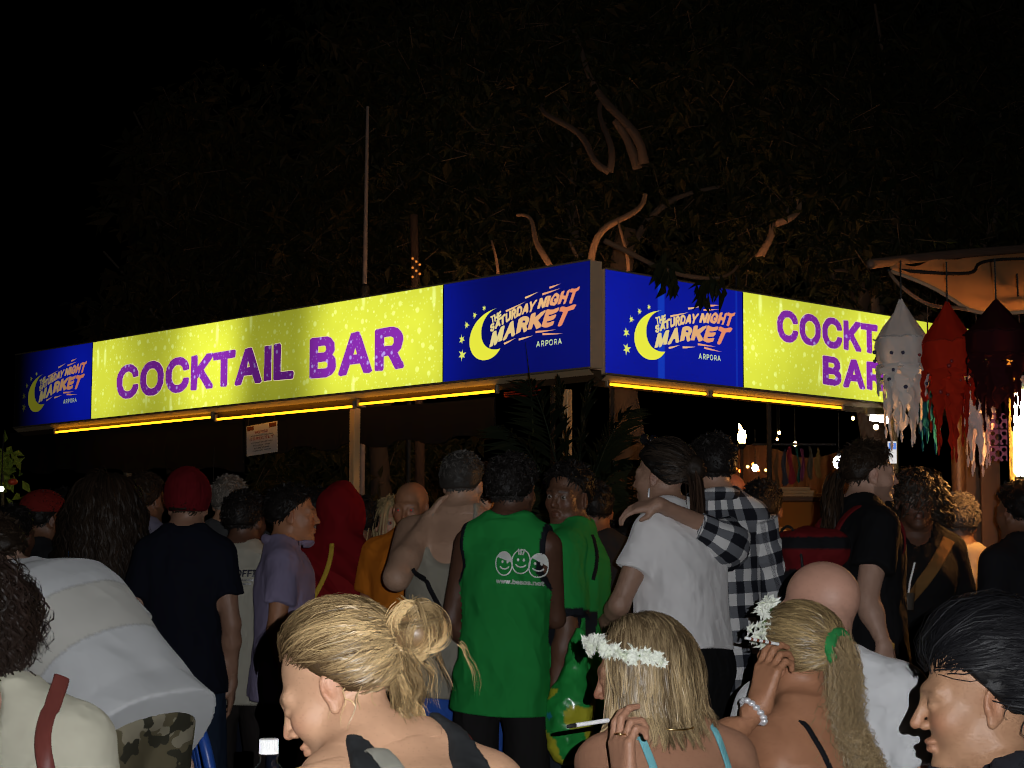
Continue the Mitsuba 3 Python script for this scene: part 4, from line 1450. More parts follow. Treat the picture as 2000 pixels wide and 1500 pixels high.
def limb(key, pts, r0, r1, name='limb', colour=(.30, .19, .12), n=16, seed=0):
    if name == 'limb':
        r0, r1 = r0 * .72, r1 * .6
    p = spline(pts, n)
    p = p + .035 * np.stack([nz(p, 2.2, seed), nz(p, 2.2, seed + 1), nz(p, 2.2, seed + 2)], 1) * np.sin(np.linspace(0, np.pi, n))[:, None]
    r = np.linspace(r0, r1, n) * (1 + .35 * nz(p, 8, seed + 3))
    m = tube(p, r, 10)
    part(key, name, m, 'm_bark', color=tint(colour, m[0], .16, 14, seed))


def tree(label, base, top, lobes, n, seed, limbs=(), r=.2, leaf=.12, tone=((.035, .05, .016), (.10, .075, .028)), name='tree', trunk_c=(.09, .06, .04)):
    key = thing(name, label, 'tree')
    base = np.array(base, float); top = np.array(top, float)
    limb(key, [base - [0, 0, .05], base * .6 + top * .4 + [.1, 0, 0], base * .2 + top * .8 - [.06, 0, 0], top], r, r * .45, 'trunk', trunk_c, 18, seed)
    for i, (pts, r0, r1, c) in enumerate(limbs):
        limb(key, pts, r0, r1, 'limb', c, 14, seed * 17 + i)
    rng = np.random.default_rng(seed)
    for (c, rad) in lobes:          # a limb into every lobe of the crown
        s = base * .25 + top * .75
        limb(key, [s, s * .5 + np.array(c) * .5 + rng.normal(size=3) * .25, np.array(c) + rng.normal(size=3) * .2], r * .4, .02, 'limb', (.14, .095, .065), 12, int(rng.integers(1e6)))
    crown(key, lobes, n, seed, leaf, tone=tone)
    return key


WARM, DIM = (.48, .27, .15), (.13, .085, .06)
A_ = lambda *q: [at(*p) for p in q]
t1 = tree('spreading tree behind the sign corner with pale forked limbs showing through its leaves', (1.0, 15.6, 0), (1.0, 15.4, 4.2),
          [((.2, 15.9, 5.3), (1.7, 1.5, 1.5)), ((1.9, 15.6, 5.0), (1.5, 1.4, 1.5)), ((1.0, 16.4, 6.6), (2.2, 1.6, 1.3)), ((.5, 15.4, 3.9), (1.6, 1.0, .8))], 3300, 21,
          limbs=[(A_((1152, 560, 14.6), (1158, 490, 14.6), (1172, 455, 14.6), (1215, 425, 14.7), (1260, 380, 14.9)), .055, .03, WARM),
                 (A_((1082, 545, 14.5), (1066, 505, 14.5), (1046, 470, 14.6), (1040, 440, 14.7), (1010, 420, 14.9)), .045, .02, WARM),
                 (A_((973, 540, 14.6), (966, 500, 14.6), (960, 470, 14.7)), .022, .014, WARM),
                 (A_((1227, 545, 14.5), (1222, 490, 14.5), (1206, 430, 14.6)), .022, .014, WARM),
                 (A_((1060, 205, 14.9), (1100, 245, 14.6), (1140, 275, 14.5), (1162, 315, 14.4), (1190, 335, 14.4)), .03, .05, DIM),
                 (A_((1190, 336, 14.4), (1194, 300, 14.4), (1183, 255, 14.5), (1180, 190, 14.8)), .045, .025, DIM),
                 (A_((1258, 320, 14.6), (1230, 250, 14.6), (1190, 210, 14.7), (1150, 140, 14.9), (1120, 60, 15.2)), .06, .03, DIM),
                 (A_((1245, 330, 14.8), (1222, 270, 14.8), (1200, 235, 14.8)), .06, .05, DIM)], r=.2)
t2 = tree('leafy tree behind the right sign with a short bent orange-lit limb', (3.4, 16.4, 0), (3.2, 16.0, 4.3),
          [((3.2, 16.2, 5.0), (1.7, 1.5, 1.6)), ((4.6, 16.6, 5.2), (1.6, 1.5, 1.8)), ((3.6, 16.8, 6.8), (2.0, 1.5, 1.2)), ((2.7, 15.0, 3.9), (1.2, .9, .6))], 2900, 22,
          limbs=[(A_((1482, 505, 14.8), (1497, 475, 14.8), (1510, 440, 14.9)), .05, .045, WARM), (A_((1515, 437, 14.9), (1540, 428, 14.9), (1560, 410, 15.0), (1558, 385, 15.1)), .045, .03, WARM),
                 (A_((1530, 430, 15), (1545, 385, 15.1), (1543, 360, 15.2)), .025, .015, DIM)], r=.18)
t3 = tree('dark broad-leaved tree behind the yellow part of the long sign', (-1.3, 16.8, 0), (-1.2, 16.6, 3.6),
          [((-1.0, 16.9, 4.3), (1.6, 1.2, 1.2)), ((-2.4, 18.0, 5.2), (1.5, 1.3, 1.3)), ((-.6, 16.9, 5.7), (1.6, 1.3, 1.3)), ((-2.6, 18.0, 4.0), (1.5, .9, .8))], 2600, 23, r=.14, leaf=.14,
          tone=((.05, .055, .016), (.15, .095, .03)))
q4 = [at(*q) for q in ((330, 620, 20), (300, 250, 20.2), (330, 430, 20), (440, 560, 19.8), (250, 560, 20), (300, 330, 20))]
t4 = tree('young tree with large drooping leaves at the far left, thinning into the black sky', (q4[0][0], 20, 0), (q4[0][0] + .05, 20, 4.2),
          [(q4[0], (1.0, .7, .8)), (q4[1], (.55, .5, .5)), (q4[2], (.8, .7, .8)), (q4[3], (1.0, .8, .8)), (q4[4], (.7, .7, .7)), (q4[5], (.5, .5, .6))], 460, 24, r=.09, leaf=.24,
          tone=((.055, .055, .018), (.2, .12, .035)))
t5 = tree('tall dark tree crown at the top right behind the orange awning', (5.6, 18.5, 0), (5.5, 18.4, 5),
          [((5.2, 18.4, 6.0), (1.9, 1.6, 1.9)), ((2.4, 18.6, 7.6), (2.6, 1.4, 1.2)), ((-.6, 18.6, 7.4), (2.2, 1.4, 1.1)), ((4.6, 18.0, 4.2), (1.5, 1.2, 1.2))], 2300, 25, r=.2)
# low greenery beyond the open bar
for i, (px, y, hh, lab) in enumerate(((585, 17.5, 1.3, 'low bush seen through the bar, left of the pale post'), (780, 17.0, 1.3, 'low bush seen through the bar, right of the pale post'),
                                     (910, 18.0, 1.5, 'low bush seen through the bar behind the dark-haired heads'))):
    x = at(px, 900, y)[0]
    k = thing('bush', lab, 'bush')
    limb(k, [[x, y, -.05], [x + .05, y, .5], [x, y, 1.0]], .05, .02, 'stem', (.16, .1, .06), 8, i)
    crown(k, [((x, y, 1.7), (.8, .5, .7)), ((x + .3, y, 1.0), (.7, .5, .6)), ((x - .2, y, 2.3), (.6, .4, .45))], 420, 40 + i, .13, tone=((.07, .075, .02), (.2, .13, .035)))


# warm lamps of the bar that hang behind the boxes and light the limbs above, and a string of lights wound round a trunk
for i, q in enumerate(((1080, 640, 14.0), (1195, 650, 13.9), (1500, 640, 14.3), (800, 660, 14.6))):
    p = at(*q)
    key = thing('bar_lamp', ['warm bar lamp hidden behind the left logo panel', 'warm bar lamp hidden behind the sign corner', 'warm bar lamp hidden behind the right sign', 'warm bar lamp hidden behind the word on the long sign'][i], 'lamp')
    m = trimesh.creation.icosphere(2, .05); k = part(key, 'bulb', (m.vertices + p, m.faces), 'm_lamp'); scene[k]['emitter'] = glow([LAMPK * x for x in (1, .5, .2)], 1.2)
    part(key, 'pole', tube([[p[0], p[1], 0], [p[0], p[1], p[2] - .05]], .02, 8), 'm_black')
k5 = thing('palm_tree', 'slim ringed trunk wound with tiny orange lights above the long sign', 'tree')
a, b2 = at(815, 640, 15.2), at(808, 420, 15.2)
limb(k5, [[a[0], 15.2, 0], a, (a + b2) / 2, b2], .05, .035, 'trunk', (.06, .035, .024), 14, 91)
for i in range(7):
    p = at(806 + 7 * (i % 3), 505 + i * 6, 15.13)
    m = trimesh.creation.icosphere(1, .011); k = part(k5, 'bulb', (m.vertices + p, m.faces), 'm_lamp'); scene[k]['emitter'] = glow((.7, .2, .03), .05)


# ------------------------------------------------------------------ palms at the corner of the bar
def frond(base, tip, sag, leaflets, ll, rng):
    base, tip = np.array(base, float), np.array(tip, float)
    t = np.linspace(0, 1, 22)[:, None]
    mid = (base + tip) / 2 + [0, 0, sag]
    p = base * (1 - t) ** 2 + 2 * mid * t * (1 - t) + tip * t ** 2
    rib = tube(p, np.linspace(.009, .003, 22), 5, False)
    pos, dirs, ups, ln = [], [], [], []
    tang = np.gradient(p, axis=0); tang /= np.linalg.norm(tang, axis=1, keepdims=True)
    for k in range(leaflets):
        u = .12 + .86 * k / leaflets
        i = min(int(u * 21), 20)
        q = p[i] + (p[i + 1] - p[i]) * (u * 21 - i)
        s0 = np.cross(tang[i], [0, 0, 1.0]); s0 /= np.linalg.norm(s0) + 1e-9
        for sg in (-1, 1):
            d = tang[i] * .75 + s0 * sg * .75 + [0, 0, -.25] + rng.normal(size=3) * .1
            pos.append(q); dirs.append(d / np.linalg.norm(d)); ups.append([0, 0, 1.0]); ln.append(ll * math.sin(math.pi * (.12 + .8 * u)) * (.85 + .3 * rng.random()))
    ln = np.array(ln)
    v, f = leaf_mesh(np.array(pos), np.array(dirs), np.array(ups), ln, np.full(len(ln), .009))
    return rib, (v, f)


def palm(label, base, tips, seed, h=1.3, ll=.32):
    key = thing('palm_plant', label, 'plant')
    rng = np.random.default_rng(seed)
    base = np.array(base, float)
    limb(key, [base, base + [.03, 0, h * .5], base + [0, 0, h]], .06, .045, 'trunk', (.12, .085, .05), 10, seed)
    for tp in tips:
        rib, lv = frond(base + [0, 0, h], tp, .35, 34, ll, rng)
        part(key, 'frond', cat([rib, lv]), 'm_leaf', smooth=False, color=tint((.016, .024, .010), np.vstack([rib[0], lv[0]]), .2, 6, seed))


cb = at(1120, 1088, 11.2)
palm('dark palm plant under the sign corner, its fronds fanning before the yellow tubes', (cb[0], 11.2, 0), [at(*q) for q in ((970, 830, 10.9), (1030, 740, 11.0), (1090, 745, 11.2), (1150, 750, 11.2), (1235, 800, 11.0), (1250, 900, 10.9),
     (1175, 960, 10.7), (985, 930, 11.0), (1060, 980, 10.8), (1200, 850, 11.3))], 51, h=1.35)
cb = at(1225, 1088, 11.6)
palm('second palm plant right of the corner palm, low and dark', (cb[0], 11.6, 0), [at(*q) for q in ((1180, 940, 11.3), (1290, 940, 11.3), (1240, 900, 11.4), (1150, 1000, 11.2), (1300, 1000, 11.3), (1230, 980, 11.0))], 52, h=.8, ll=.25)
sp = at(1030, 660, 11.0)
single('palm_spear', 'thin dark unopened palm spear crossing the blue panel left of the corner', 'palm leaf', tube(np.array([at(1042, 850, 11.2), at(1037, 760, 11.1), at(1026, 668, 11.0)]), [.008, .006, .002], 6), 'm_leaf', color=np.tile((.03, .04, .015), (20, 1)))
# leaves hanging over the top edge of the right sign
k = thing('overhanging_branch', 'dark leafy branch hanging over the top of the right blue panel', 'branch')
bp = A_((1180, 470, 11.4), (1290, 520, 11.4), (1370, 545, 11.4), (1440, 520, 11.6))
limb(k, bp, .02, .01, 'stem', (.16, .1, .06), 16, 3)
rng = np.random.default_rng(77)
bb = spline(bp, 60); base = np.vstack([bb[[24, 25, 26, 27, 28, 40, 41, 42, 43, 44, 45]]] * 5) + rng.normal(size=(55, 3)) * [.035, .05, .04]
d = rng.normal(size=(55, 3)) * .35 + [0, 0, -1]; d /= np.linalg.norm(d, axis=1, keepdims=True)
sz = .10 + .08 * rng.random(55)
lv = leaf_mesh(base, d, rng.normal(size=(55, 3)), sz, sz * .2)
part(k, 'leaves', lv, 'm_leaf', smooth=False, color=tint((.022, .028, .012), lv[0], .2, 7), kind='stuff')

# ------------------------------------------------------------------ the stall on the right: tarpaulin, poles, bright lamp, cloth lanterns
def sheet(P, thick=.006):
    r, n = P.shape[:2]
    gi = np.arange(r * n).reshape(r, n)
    f = np.stack([gi[:-1, :-1], gi[1:, :-1], gi[1:, 1:], gi[:-1, 1:]], -1).reshape(-1, 4)
    f = np.vstack([f[:, [0, 1, 2]], f[:, [0, 2, 3]]])
    return P.reshape(-1, 3), f


scene['m_tarp'] = {'type': 'principledthin', 'base_color': VC, 'roughness': .8, 'diff_trans': .5}
top = spline(A_((1738, 522, 7.3), (1800, 513, 8.0), (1865, 503, 8.6), (1930, 494, 9.2), (2010, 489, 9.7), (2120, 488, 10.2)), 34)
bot = spline(A_((1740, 530, 7.3), (1800, 552, 7.15), (1850, 578, 7.05), (1892, 604, 6.95), (1960, 612, 6.8), (2120, 618, 6.6)), 34)
tt = np.linspace(0, 1, 12)[:, None, None]
P = top[None] * (1 - tt) + bot[None] * tt
P[..., 2] += -.018 * np.sin(np.pi * tt[..., 0]) * np.linspace(0, 1, 34)[None] + .012 * np.sin(np.linspace(0, 25, 34))[None] * (1 - tt[..., 0])
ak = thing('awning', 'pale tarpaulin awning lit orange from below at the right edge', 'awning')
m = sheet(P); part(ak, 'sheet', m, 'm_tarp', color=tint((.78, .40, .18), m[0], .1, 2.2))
part(ak, 'rope', tube(spline(A_((1735, 528, 7.28), (1800, 531, 7.5), (1850, 534, 7.6), (1900, 531, 7.9), (2010, 505, 8.8)), 24), .008, 6), 'm_black')
part(ak, 'rope', tube(spline(A_((1738, 532, 7.25), (1768, 566, 7.2), (1800, 588, 7.2), (1840, 600, 7.1), (1895, 606, 6.95)), 24), .008, 6), 'm_bark', color=np.tile((.16, .09, .05), (24 * 6 + 2, 1)))
part(ak, 'hem', tube(bot, .008, 6), 'm_bark', color=np.tile((.4, .26, .15), (34 * 6 + 2, 1)))
tubes_ = [('top_pole', A_((1700, 516, 7.4), (1850, 498, 8.4), (2120, 478, 9.8)), .022)]
for nm, pp, r in tubes_:
    m = tube(spline(pp, 20), r, 8); part(ak, nm, m, 'm_bark', color=tint((.1, .06, .04), m[0], .1, 6))


def cloth_lantern(label, px, py_top, py_bot, y, wpx, colour, seed, dots=None, sides=5, group=None, inner=None):
    """A hanging cloth star-lantern: cone roof, faceted drum, and tiers of ragged pointed flaps."""
    key = thing('cloth_lantern', label, 'lantern')
    rng = np.random.default_rng(seed)
    t, b = at(px, py_top, y), at(px, py_bot, y)
    Hh = t[2] - b[2]; R = wpx / 2 / FPX * y
    o = np.array([t[0], t[1], 0])
    col = np.array(colour)
    a0 = rng.random() * 6.28
    def ring(z, r, n=sides, tw=0):
        a = a0 + tw + np.arange(n) * 2 * np.pi / n
        return np.stack([r * np.cos(a), r * np.sin(a), np.full(n, z)], 1) + o

    def loft(rings):
        n = len(rings[0]); v = np.vstack(rings); f = []
        for i in range(len(rings) - 1):
            for j in range(n):
                a, c = i * n + j, i * n + (j + 1) % n
                f += [[a, c, c + n], [a, c + n, a + n]]
        return v, np.array(f)
    N = 30
    def rr(z, r, sag=0):
        a = a0 + np.arange(N) * 2 * np.pi / N
        fold = 1 + .07 * np.cos(sides * a) - .02
        return np.stack([r * fold * np.cos(a), r * fold * np.sin(a), np.full(N, z)], 1) + o + .0035 * rng.normal(size=(N, 3))
    z0, z1, z2 = t[2], t[2] - .30 * Hh, t[2] - .52 * Hh
    roof = loft([rr(z0, .004), rr(z0 - .1 * Hh, R * .33), rr(z0 - .2 * Hh, R * .66), rr(z1, R * 1.0)])
    part(key, 'roof', roof, 'm_lantern', color=tint(col * .95, roof[0], .08, 10, seed))
    drum = loft([rr(z1, R), rr(z1 - .07 * Hh, R * 1.01), rr(z1 - .15 * Hh, R * .97), rr(z2, R * .86)])
    part(key, 'drum', drum, 'm_lantern', color=tint(col, drum[0], .08, 10, seed + 1))
    part(key, 'seam', cat([tube(np.vstack([q, q[:1]]), .0028, 5, False) for q in (rr(z1, R * 1.01), rr(z2, R * .88))]), 'm_cloth', color=np.tile(col * .6, (2 * 31 * 5, 1)))
    # flaps: three tiers of long ragged points
    for tier, (zt, rt, ln, nn) in enumerate(((z2 + .02 * Hh, .9, .22, 8), (z2 - .06 * Hh, .66, .33, 7), (z2 - .1 * Hh, .45, .42, 5))):
        fl = []
        for j in range(nn):
            a = a0 + tier * .4 + j * 2 * np.pi / nn
            w = R * rt * math.sin(math.pi / nn) * 1.12
            e1 = np.array([-math.sin(a), math.cos(a), 0]); e2 = np.array([math.cos(a), math.sin(a), 0])
            L_ = ln * Hh * (.8 + .4 * rng.random())
            rows = []
            for q in np.linspace(0, 1, 9):
                ww = w * ((1 - q) ** .75 if q < .999 else 0) + (.004 if q > .6 else 0)
                c = o + e2 * R * rt * (1 + .06 * math.sin(q * 3)) + np.array([0, 0, zt - q * L_])
                jag = w * .25 * rng.normal(size=2) * (0 < q < 1)
                rows.append([c - e1 * (ww + jag[0]), c + e2 * .008 * math.sin(q * 9), c + e1 * (ww + jag[1])])
            fl.append(sheet(np.array(rows)))
            if tier:
                c = o + e2 * R * rt + np.array([0, 0, zt - L_])
                fl.append(tube([c, c - [0, 0, .02], c - [0, 0, .045]], [.003, .007, .002], 5))
        m = cat(fl)
        part(key, 'flap', m, 'm_lantern', color=tint(col * (1.05 if tier < 2 else .95), m[0], .1, 9, seed + tier))
    if dots is not None:
        ds = []
        for j in range(22):
            a, z = rng.random() * 6.28, z1 - (.05 + .35 * rng.random()) * Hh
            r_ = R * (1.075 if z > z2 else .93)
            e2 = np.array([math.cos(a), math.sin(a), 0])
            mm = trimesh.creation.icosphere(1, .0055 + .004 * rng.random()); ds.append((mm.vertices + o + e2 * r_ + [0, 0, z], mm.faces))
        m = cat(ds); part(key, 'bead', m, 'm_plastic', color=np.tile(dots, (len(m[0]), 1)), kind='stuff')
    part(key, 'string', tube([t + [0, 0, -.01], t + [0, 0, .06], t + [.005, .02, .16]], .003, 5), 'm_black')


scene['m_lantern'] = {'type': 'principledthin', 'base_color': VC, 'roughness': .85, 'diff_trans': .55}
cloth_lantern('white cloth lantern with dark beads, hanging leftmost and in front of the sign', 1760, 586, 840, 6.9, 104, (.62, .58, .54), 1, dots=(.03, .03, .06))
cloth_lantern('red cloth lantern hanging just right of the white one', 1850, 590, 858, 6.8, 108, (.42, .025, .01), 2, dots=(.2, .02, .02))
cloth_lantern('dark maroon cloth lantern at the right edge under the awning', 1945, 586, 800, 6.6, 122, (.035, .008, .01), 3)
cloth_lantern('teal blue cloth lantern half hidden between the white and red ones', 1812, 660, 850, 7.5, 60, (.015, .11, .15), 4)
cloth_lantern('smaller white cloth lantern behind the red and maroon ones', 1908, 690, 895, 7.0, 64, (.6, .52, .5), 5)
ck = thing('paper_garland', 'pink cut-out paper garland hanging below the maroon lantern', 'garland')
for i in range(3):
    g = at(1950, 822 + i * 32, 6.95); w = .034
    outline = sbox(-w, -.03, w, .03).difference(unary_union([Point(0, 0).buffer(.014, 2), Point(-.022, .015).buffer(.009, 2), Point(.022, .015).buffer(.009, 2), Point(-.022, -.016).buffer(.009, 2), Point(.022, -.016).buffer(.009, 2)])).difference(
        unary_union([Polygon([(x - .009, -.031), (x + .009, -.031), (x, -.02)]) for x in (-.024, 0, .024)]))
    m = frame_mesh(plate(outline, .002), g, np.array([1.0, 0, 0]), ZZ, np.array([0, -1.0, 0]))
    part(ck, 'panel', m, 'm_cloth', smooth=False, color=np.tile((.5, .14, .2), (len(m[0]), 1)))
g = at(1950, 800, 6.95); part(ck, 'string', tube([g + [0, 0, -.15], g + [0, 0, .1], g + [0, .05, .3]], .003, 5), 'm_black')

lk = thing('stall_lamp', 'very bright white upright lamp at the right edge of the stall', 'lamp')
p0_, p1_ = at(1996, 930, 7.3), at(1996, 762, 7.3)
k = part(lk, 'tube', tube([p0_, p0_ + [0, 0, .02], p1_ - [0, 0, .02], p1_], [.02, .034, .034, .02], 14), 'm_lamp')
scene[k]['emitter'] = glow((150, 66, 18), 4.0)
part(lk, 'base', tube([p1_, p1_ + [0, 0, .06]], .02, 10), 'm_plastic', color=np.tile((.3, .28, .25), (22, 1)))
part(lk, 'cord', tube([p1_ + [0, 0, .06], p1_ + [.02, .1, .5]], .004, 5), 'm_black')


def bamboo(label, px, y, z0, z1, r=.03, colour=(.34, .2, .07)):
    p = at(px, 900, y)
    key = thing('bamboo_pole', label, 'pole')
    zz = np.linspace(z0, z1, 40)
    rr = r * (1 + .12 * np.exp(-((zz % .32) - .16) ** 2 / .0003))
    m = tube(np.stack([p[0] + .01 * np.sin(zz), np.full(40, p[1]), zz], 1), rr, 12)
    part(key, 'culm', m, 'm_bamboo', color=tint(colour, m[0], .12, 9))


bamboo('lit bamboo pole beside the bright lamp at the right edge', 1975, 7.75, -.02, 2.35, .018, (.5, .33, .12))
bamboo('dark brown wooden pole behind the curly-haired woman', 1868, 8.6, -.02, 2.4, .035, (.12, .06, .03))
for i, (px, y, w) in enumerate(((1905, 8.9, .05), (1935, 8.7, .05))):
    p = at(px, 950, y)
    single('stall_plank', ['left upright brown plank of the stall wall behind the grey-haired man', 'right upright brown plank of the stall wall behind the grey-haired man'][i], 'plank',
           boxm((p[0] - w, y - .012, 0), (p[0] + w * .9, y + .012, 2.1), .003), 'm_wood', smooth=False)

# ------------------------------------------------------------------ lights and stalls far behind, under the right sign
tk = thing('torch', 'burning torch on a thin pole under the right sign', 'torch')
tb, tf = at(1443, 1000, 18.0), at(1449, 866, 18.0)
part(tk, 'pole', tube([[tb[0], 18.0, -.02], [tf[0], 18.0, tf[2] - .03]], .017, 8), 'm_bark', color=np.tile((.12, .07, .04), (18, 1)))
part(tk, 'cup', tube([tf - [0, 0, .06], tf - [0, 0, .03], tf], [.02, .042, .045], 10), 'm_black')
fl = Field(tf - .12, tf + [.12, .12, .3], .007)
fl.add(ellip(tf + [0, 0, .055], (.043, .04, .075)), .02).add(cone(tf + [0, 0, .08], tf + [-.012, 0, .16], .032, .014), .03).add(cone(tf + [-.012, 0, .15], tf + [-.028, 0, .2], .014, .004), .02).add(cone(tf + [.015, 0, .07], tf + [.033, 0, .13], .018, .005), .02)
fl.warp(lambda P: .012 * nz(P, 40, 2))
k = part(tk, 'flame', fl.mesh(), 'm_lamp'); scene[k]['emitter'] = glow((26, 13, 3.5), .8)


def globe(label, px, py, y, rpx, rgb, w=.3, cat_='lamp', drop=.35):
    p = at(px, py, y); r = rpx / FPX * y
    key = thing('hanging_bulb', label, cat_)
    m = trimesh.creation.icosphere(3, r)
    k = part(key, 'bulb', (m.vertices * [1, 1, 1.1] + p, m.faces), 'm_lamp'); scene[k]['emitter'] = glow(rgb, w)
    part(key, 'socket', tube([p + [0, 0, r], p + [0, 0, r * 1.6]], r * .4, 8), 'm_black')
    part(key, 'wire', tube([p + [0, 0, r * 1.6], p + [0, 0, r * 1.6 + drop]], .004, 4), 'm_black')


globe('large round white bulb beside the ponytailed man\'s head', 1639, 903, 15.5, 12, (26, 25, 25), .6)
globe('small blue-white bulb low beside the torch pole', 1475, 914, 18.8, 6.5, (12, 12, 16), .3)
globe('tiny warm bulb under the right sign, highest of three in a row', 1522, 845, 18.9, 3.2, (30, 16, 5), .3)
globe('tiny warm bulb under the right sign, just below the highest of three', 1518, 858, 18.9, 2.6, (24, 12, 4), .3)
globe('tiny warm elongated bulb right of the torch, lowest of three', 1553, 867, 18.9, 4.2, (34, 20, 8), .3)
globe('tiny warm bulb just left of the white tube lamp', 1666, 817, 18.6, 3.4, (30, 15, 4), .3)
globe('small warm bulb just below the white tube lamp', 1711, 834, 14.5, 5.5, (8, 5, 2), .2)
key = thing('white_tube_lamp', 'short bright white tube lamp under the right end of the right sign', 'lamp')
A, B = at(1699, 815, 14.0), at(1736, 820, 14.0)
k = part(key, 'tube', tube([A, B], .028, 12), 'm_lamp'); scene[k]['emitter'] = glow((9, 8.6, 8.2), .8)
part(key, 'fitting', boxm(np.minimum(A, B) + [-.03, -.02, .035], np.maximum(A, B) + [.03, .03, .075], .006), 'm_alu', smooth=False)
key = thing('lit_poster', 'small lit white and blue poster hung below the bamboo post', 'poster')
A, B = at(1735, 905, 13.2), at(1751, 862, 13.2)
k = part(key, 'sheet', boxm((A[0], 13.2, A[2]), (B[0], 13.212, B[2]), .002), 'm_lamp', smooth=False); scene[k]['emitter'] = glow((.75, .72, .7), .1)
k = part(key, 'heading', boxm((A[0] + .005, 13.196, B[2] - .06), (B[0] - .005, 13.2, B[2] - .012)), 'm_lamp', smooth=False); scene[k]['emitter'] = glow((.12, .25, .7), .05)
# counter of the stall with an orange cloth, low roof edge, textiles
key = thing('stall_counter', 'low stall counter with orange cloth seen under the right sign', 'counter')
a, b = at(1490, 985, 13.4), at(1700, 985, 13.4)
part(key, 'cloth', boxm((a[0] - .5, 13.4, .25), (b[0] + .3, 13.43, a[2] + .02), .006), 'm_cloth', smooth=False, color=np.tile((.42, .15, .03), (24, 1)))
part(key, 'board', boxm((a[0] - .55, 13.34, a[2] + .021), (b[0] + .35, 14.1, a[2] + .06), .006), 'm_wood', smooth=False)
for x in (a[0] - .4, b[0] + .2):
    part(key, 'leg', boxm((x - .03, 13.5, 0), (x + .03, 13.56, a[2] + .02), .004), 'm_wood', smooth=False)
key = thing('pale_boards', 'stack of pale boards lying on the stall counter', 'boards')
p = at(1525, 962, 13.7)
for i in range(3):
    m = boxm((p[0] - .28, 13.5 + .02 * i, a[2] + .062 + i * .026), (p[0] + .3 - .05 * i, 13.9, a[2] + .085 + i * .026), .003)
    part(key, 'board', m, 'm_cloth', smooth=False, color=np.tile((.5, .36, .2), (len(m[0]), 1)))
cols = [(.015, .05, .045), (.10, .06, .03), (.03, .04, .06), (.2, .02, .03), (.01, .06, .05), (.12, .03, .07), (.05, .05, .04), (.14, .09, .03)]
for i, c in enumerate(cols):
    px = 1502 + i * 13
    tp, bt = at(px + (i * 7 % 5), 872 + 2 * (i % 3), 16.5), at(px + (i * 11 % 9), 915 + (i * 37 % 40), 16.5)
    w = .014 + .004 * (i * 5 % 4)
    n = 14
    zz = np.linspace(tp[2], bt[2], n); fl_ = np.linspace(0, 1, n); cx = tp[0] + (bt[0] - tp[0]) * fl_ + .008 * np.sin(fl_ * 7 + i)
    P = np.stack([np.stack([cx + s * w * (.5 + .7 * fl_ ** .6 - .2 * np.sin(fl_ * 9 + i)) * np.where(fl_ > .97, .4, 1), 16.5 + .015 * np.cos(s * 2 + zz * 12 + i), zz], 1) for s in (-1, -.3, .3, 1)], 0)
    m = sheet(P)
    single('hanging_scarf', ['dark green', 'tan', 'slate blue', 'crimson', 'teal', 'plum', 'charcoal', 'ochre'][i] + ' scarf hanging in the row at the stall under the right sign', 'scarf', m, 'm_cloth', color=tint(c, m[0], .15, 12), group=None)
a, b = at(1490, 872, 16.5), at(1612, 872, 16.5)
single('scarf_rail', 'thin dark rail that the row of scarves hangs from', 'rail', tube([a + [-.1, 0, .02], b + [.1, 0, .02]], .012, 8), 'm_black')
rng = np.random.default_rng(5)
for i in range(9):
    px, py = 1396 + i * 12 + rng.random() * 5, 906 + rng.random() * 14
    p = at(px, py, 18.9)
    key = thing('string_light', 'tiny orange light, ' + ['first', 'second', 'third', 'fourth', 'fifth', 'sixth', 'seventh', 'eighth', 'ninth'][i] + ' from the left in the low row behind the torch', 'light', 'tiny orange lights behind the torch')
    m = trimesh.creation.icosphere(1, .014 + .008 * rng.random()); scene[key] = mikit.ply((m.vertices + p, m.faces), 'm_lamp', smooth=True)
    scene[key]['emitter'] = glow([(9, 2.2, .2), (8, 1.3, .2), (6, 3.2, .8)][i % 3], .1)
a, b = at(1390, 935, 18.8), at(1500, 935, 18.8)
bx0, bx1 = at(1360, 900, 19.4)[0], at(1730, 900, 19.4)[0]
xs, zs = np.linspace(bx0, bx1, 60), np.linspace(.2, 2.5, 14)
P = np.stack([np.stack([xs, 19.4 + .05 * np.sin(xs * 21 + z * 1.5) + .03 * np.sin(xs * 47), z + (z > 2.4) * .07 * np.sin(xs * 5 + 1)], 1) for z in zs])
m = sheet(P)
single('hanging_cloth', 'brown cloth hung as the back of the stall behind the torch', 'cloth', m, 'm_cloth_plain', color=tint((.22, .105, .045), m[0], .35, 3))
key = thing('rope_fence', 'low rope fence behind the torch pole', 'fence')
for i in range(7):
    x = a[0] + (b[0] - a[0]) * i / 6
    part(key, 'picket', tube([[x, 18.8, 0], [x, 18.8, 1.98 + .06 * (i % 2)]], .02, 6), 'm_bark', color=np.tile((.2, .12, .06), (14, 1)))
part(key, 'rope', tube([[a[0] - .2, 18.78, 1.9], [(a[0] + b[0]) / 2, 18.78, 1.9], [b[0] + .2, 18.78, 1.9]], .014, 6), 'm_bark', color=np.tile((.25, .15, .08), (20, 1)))
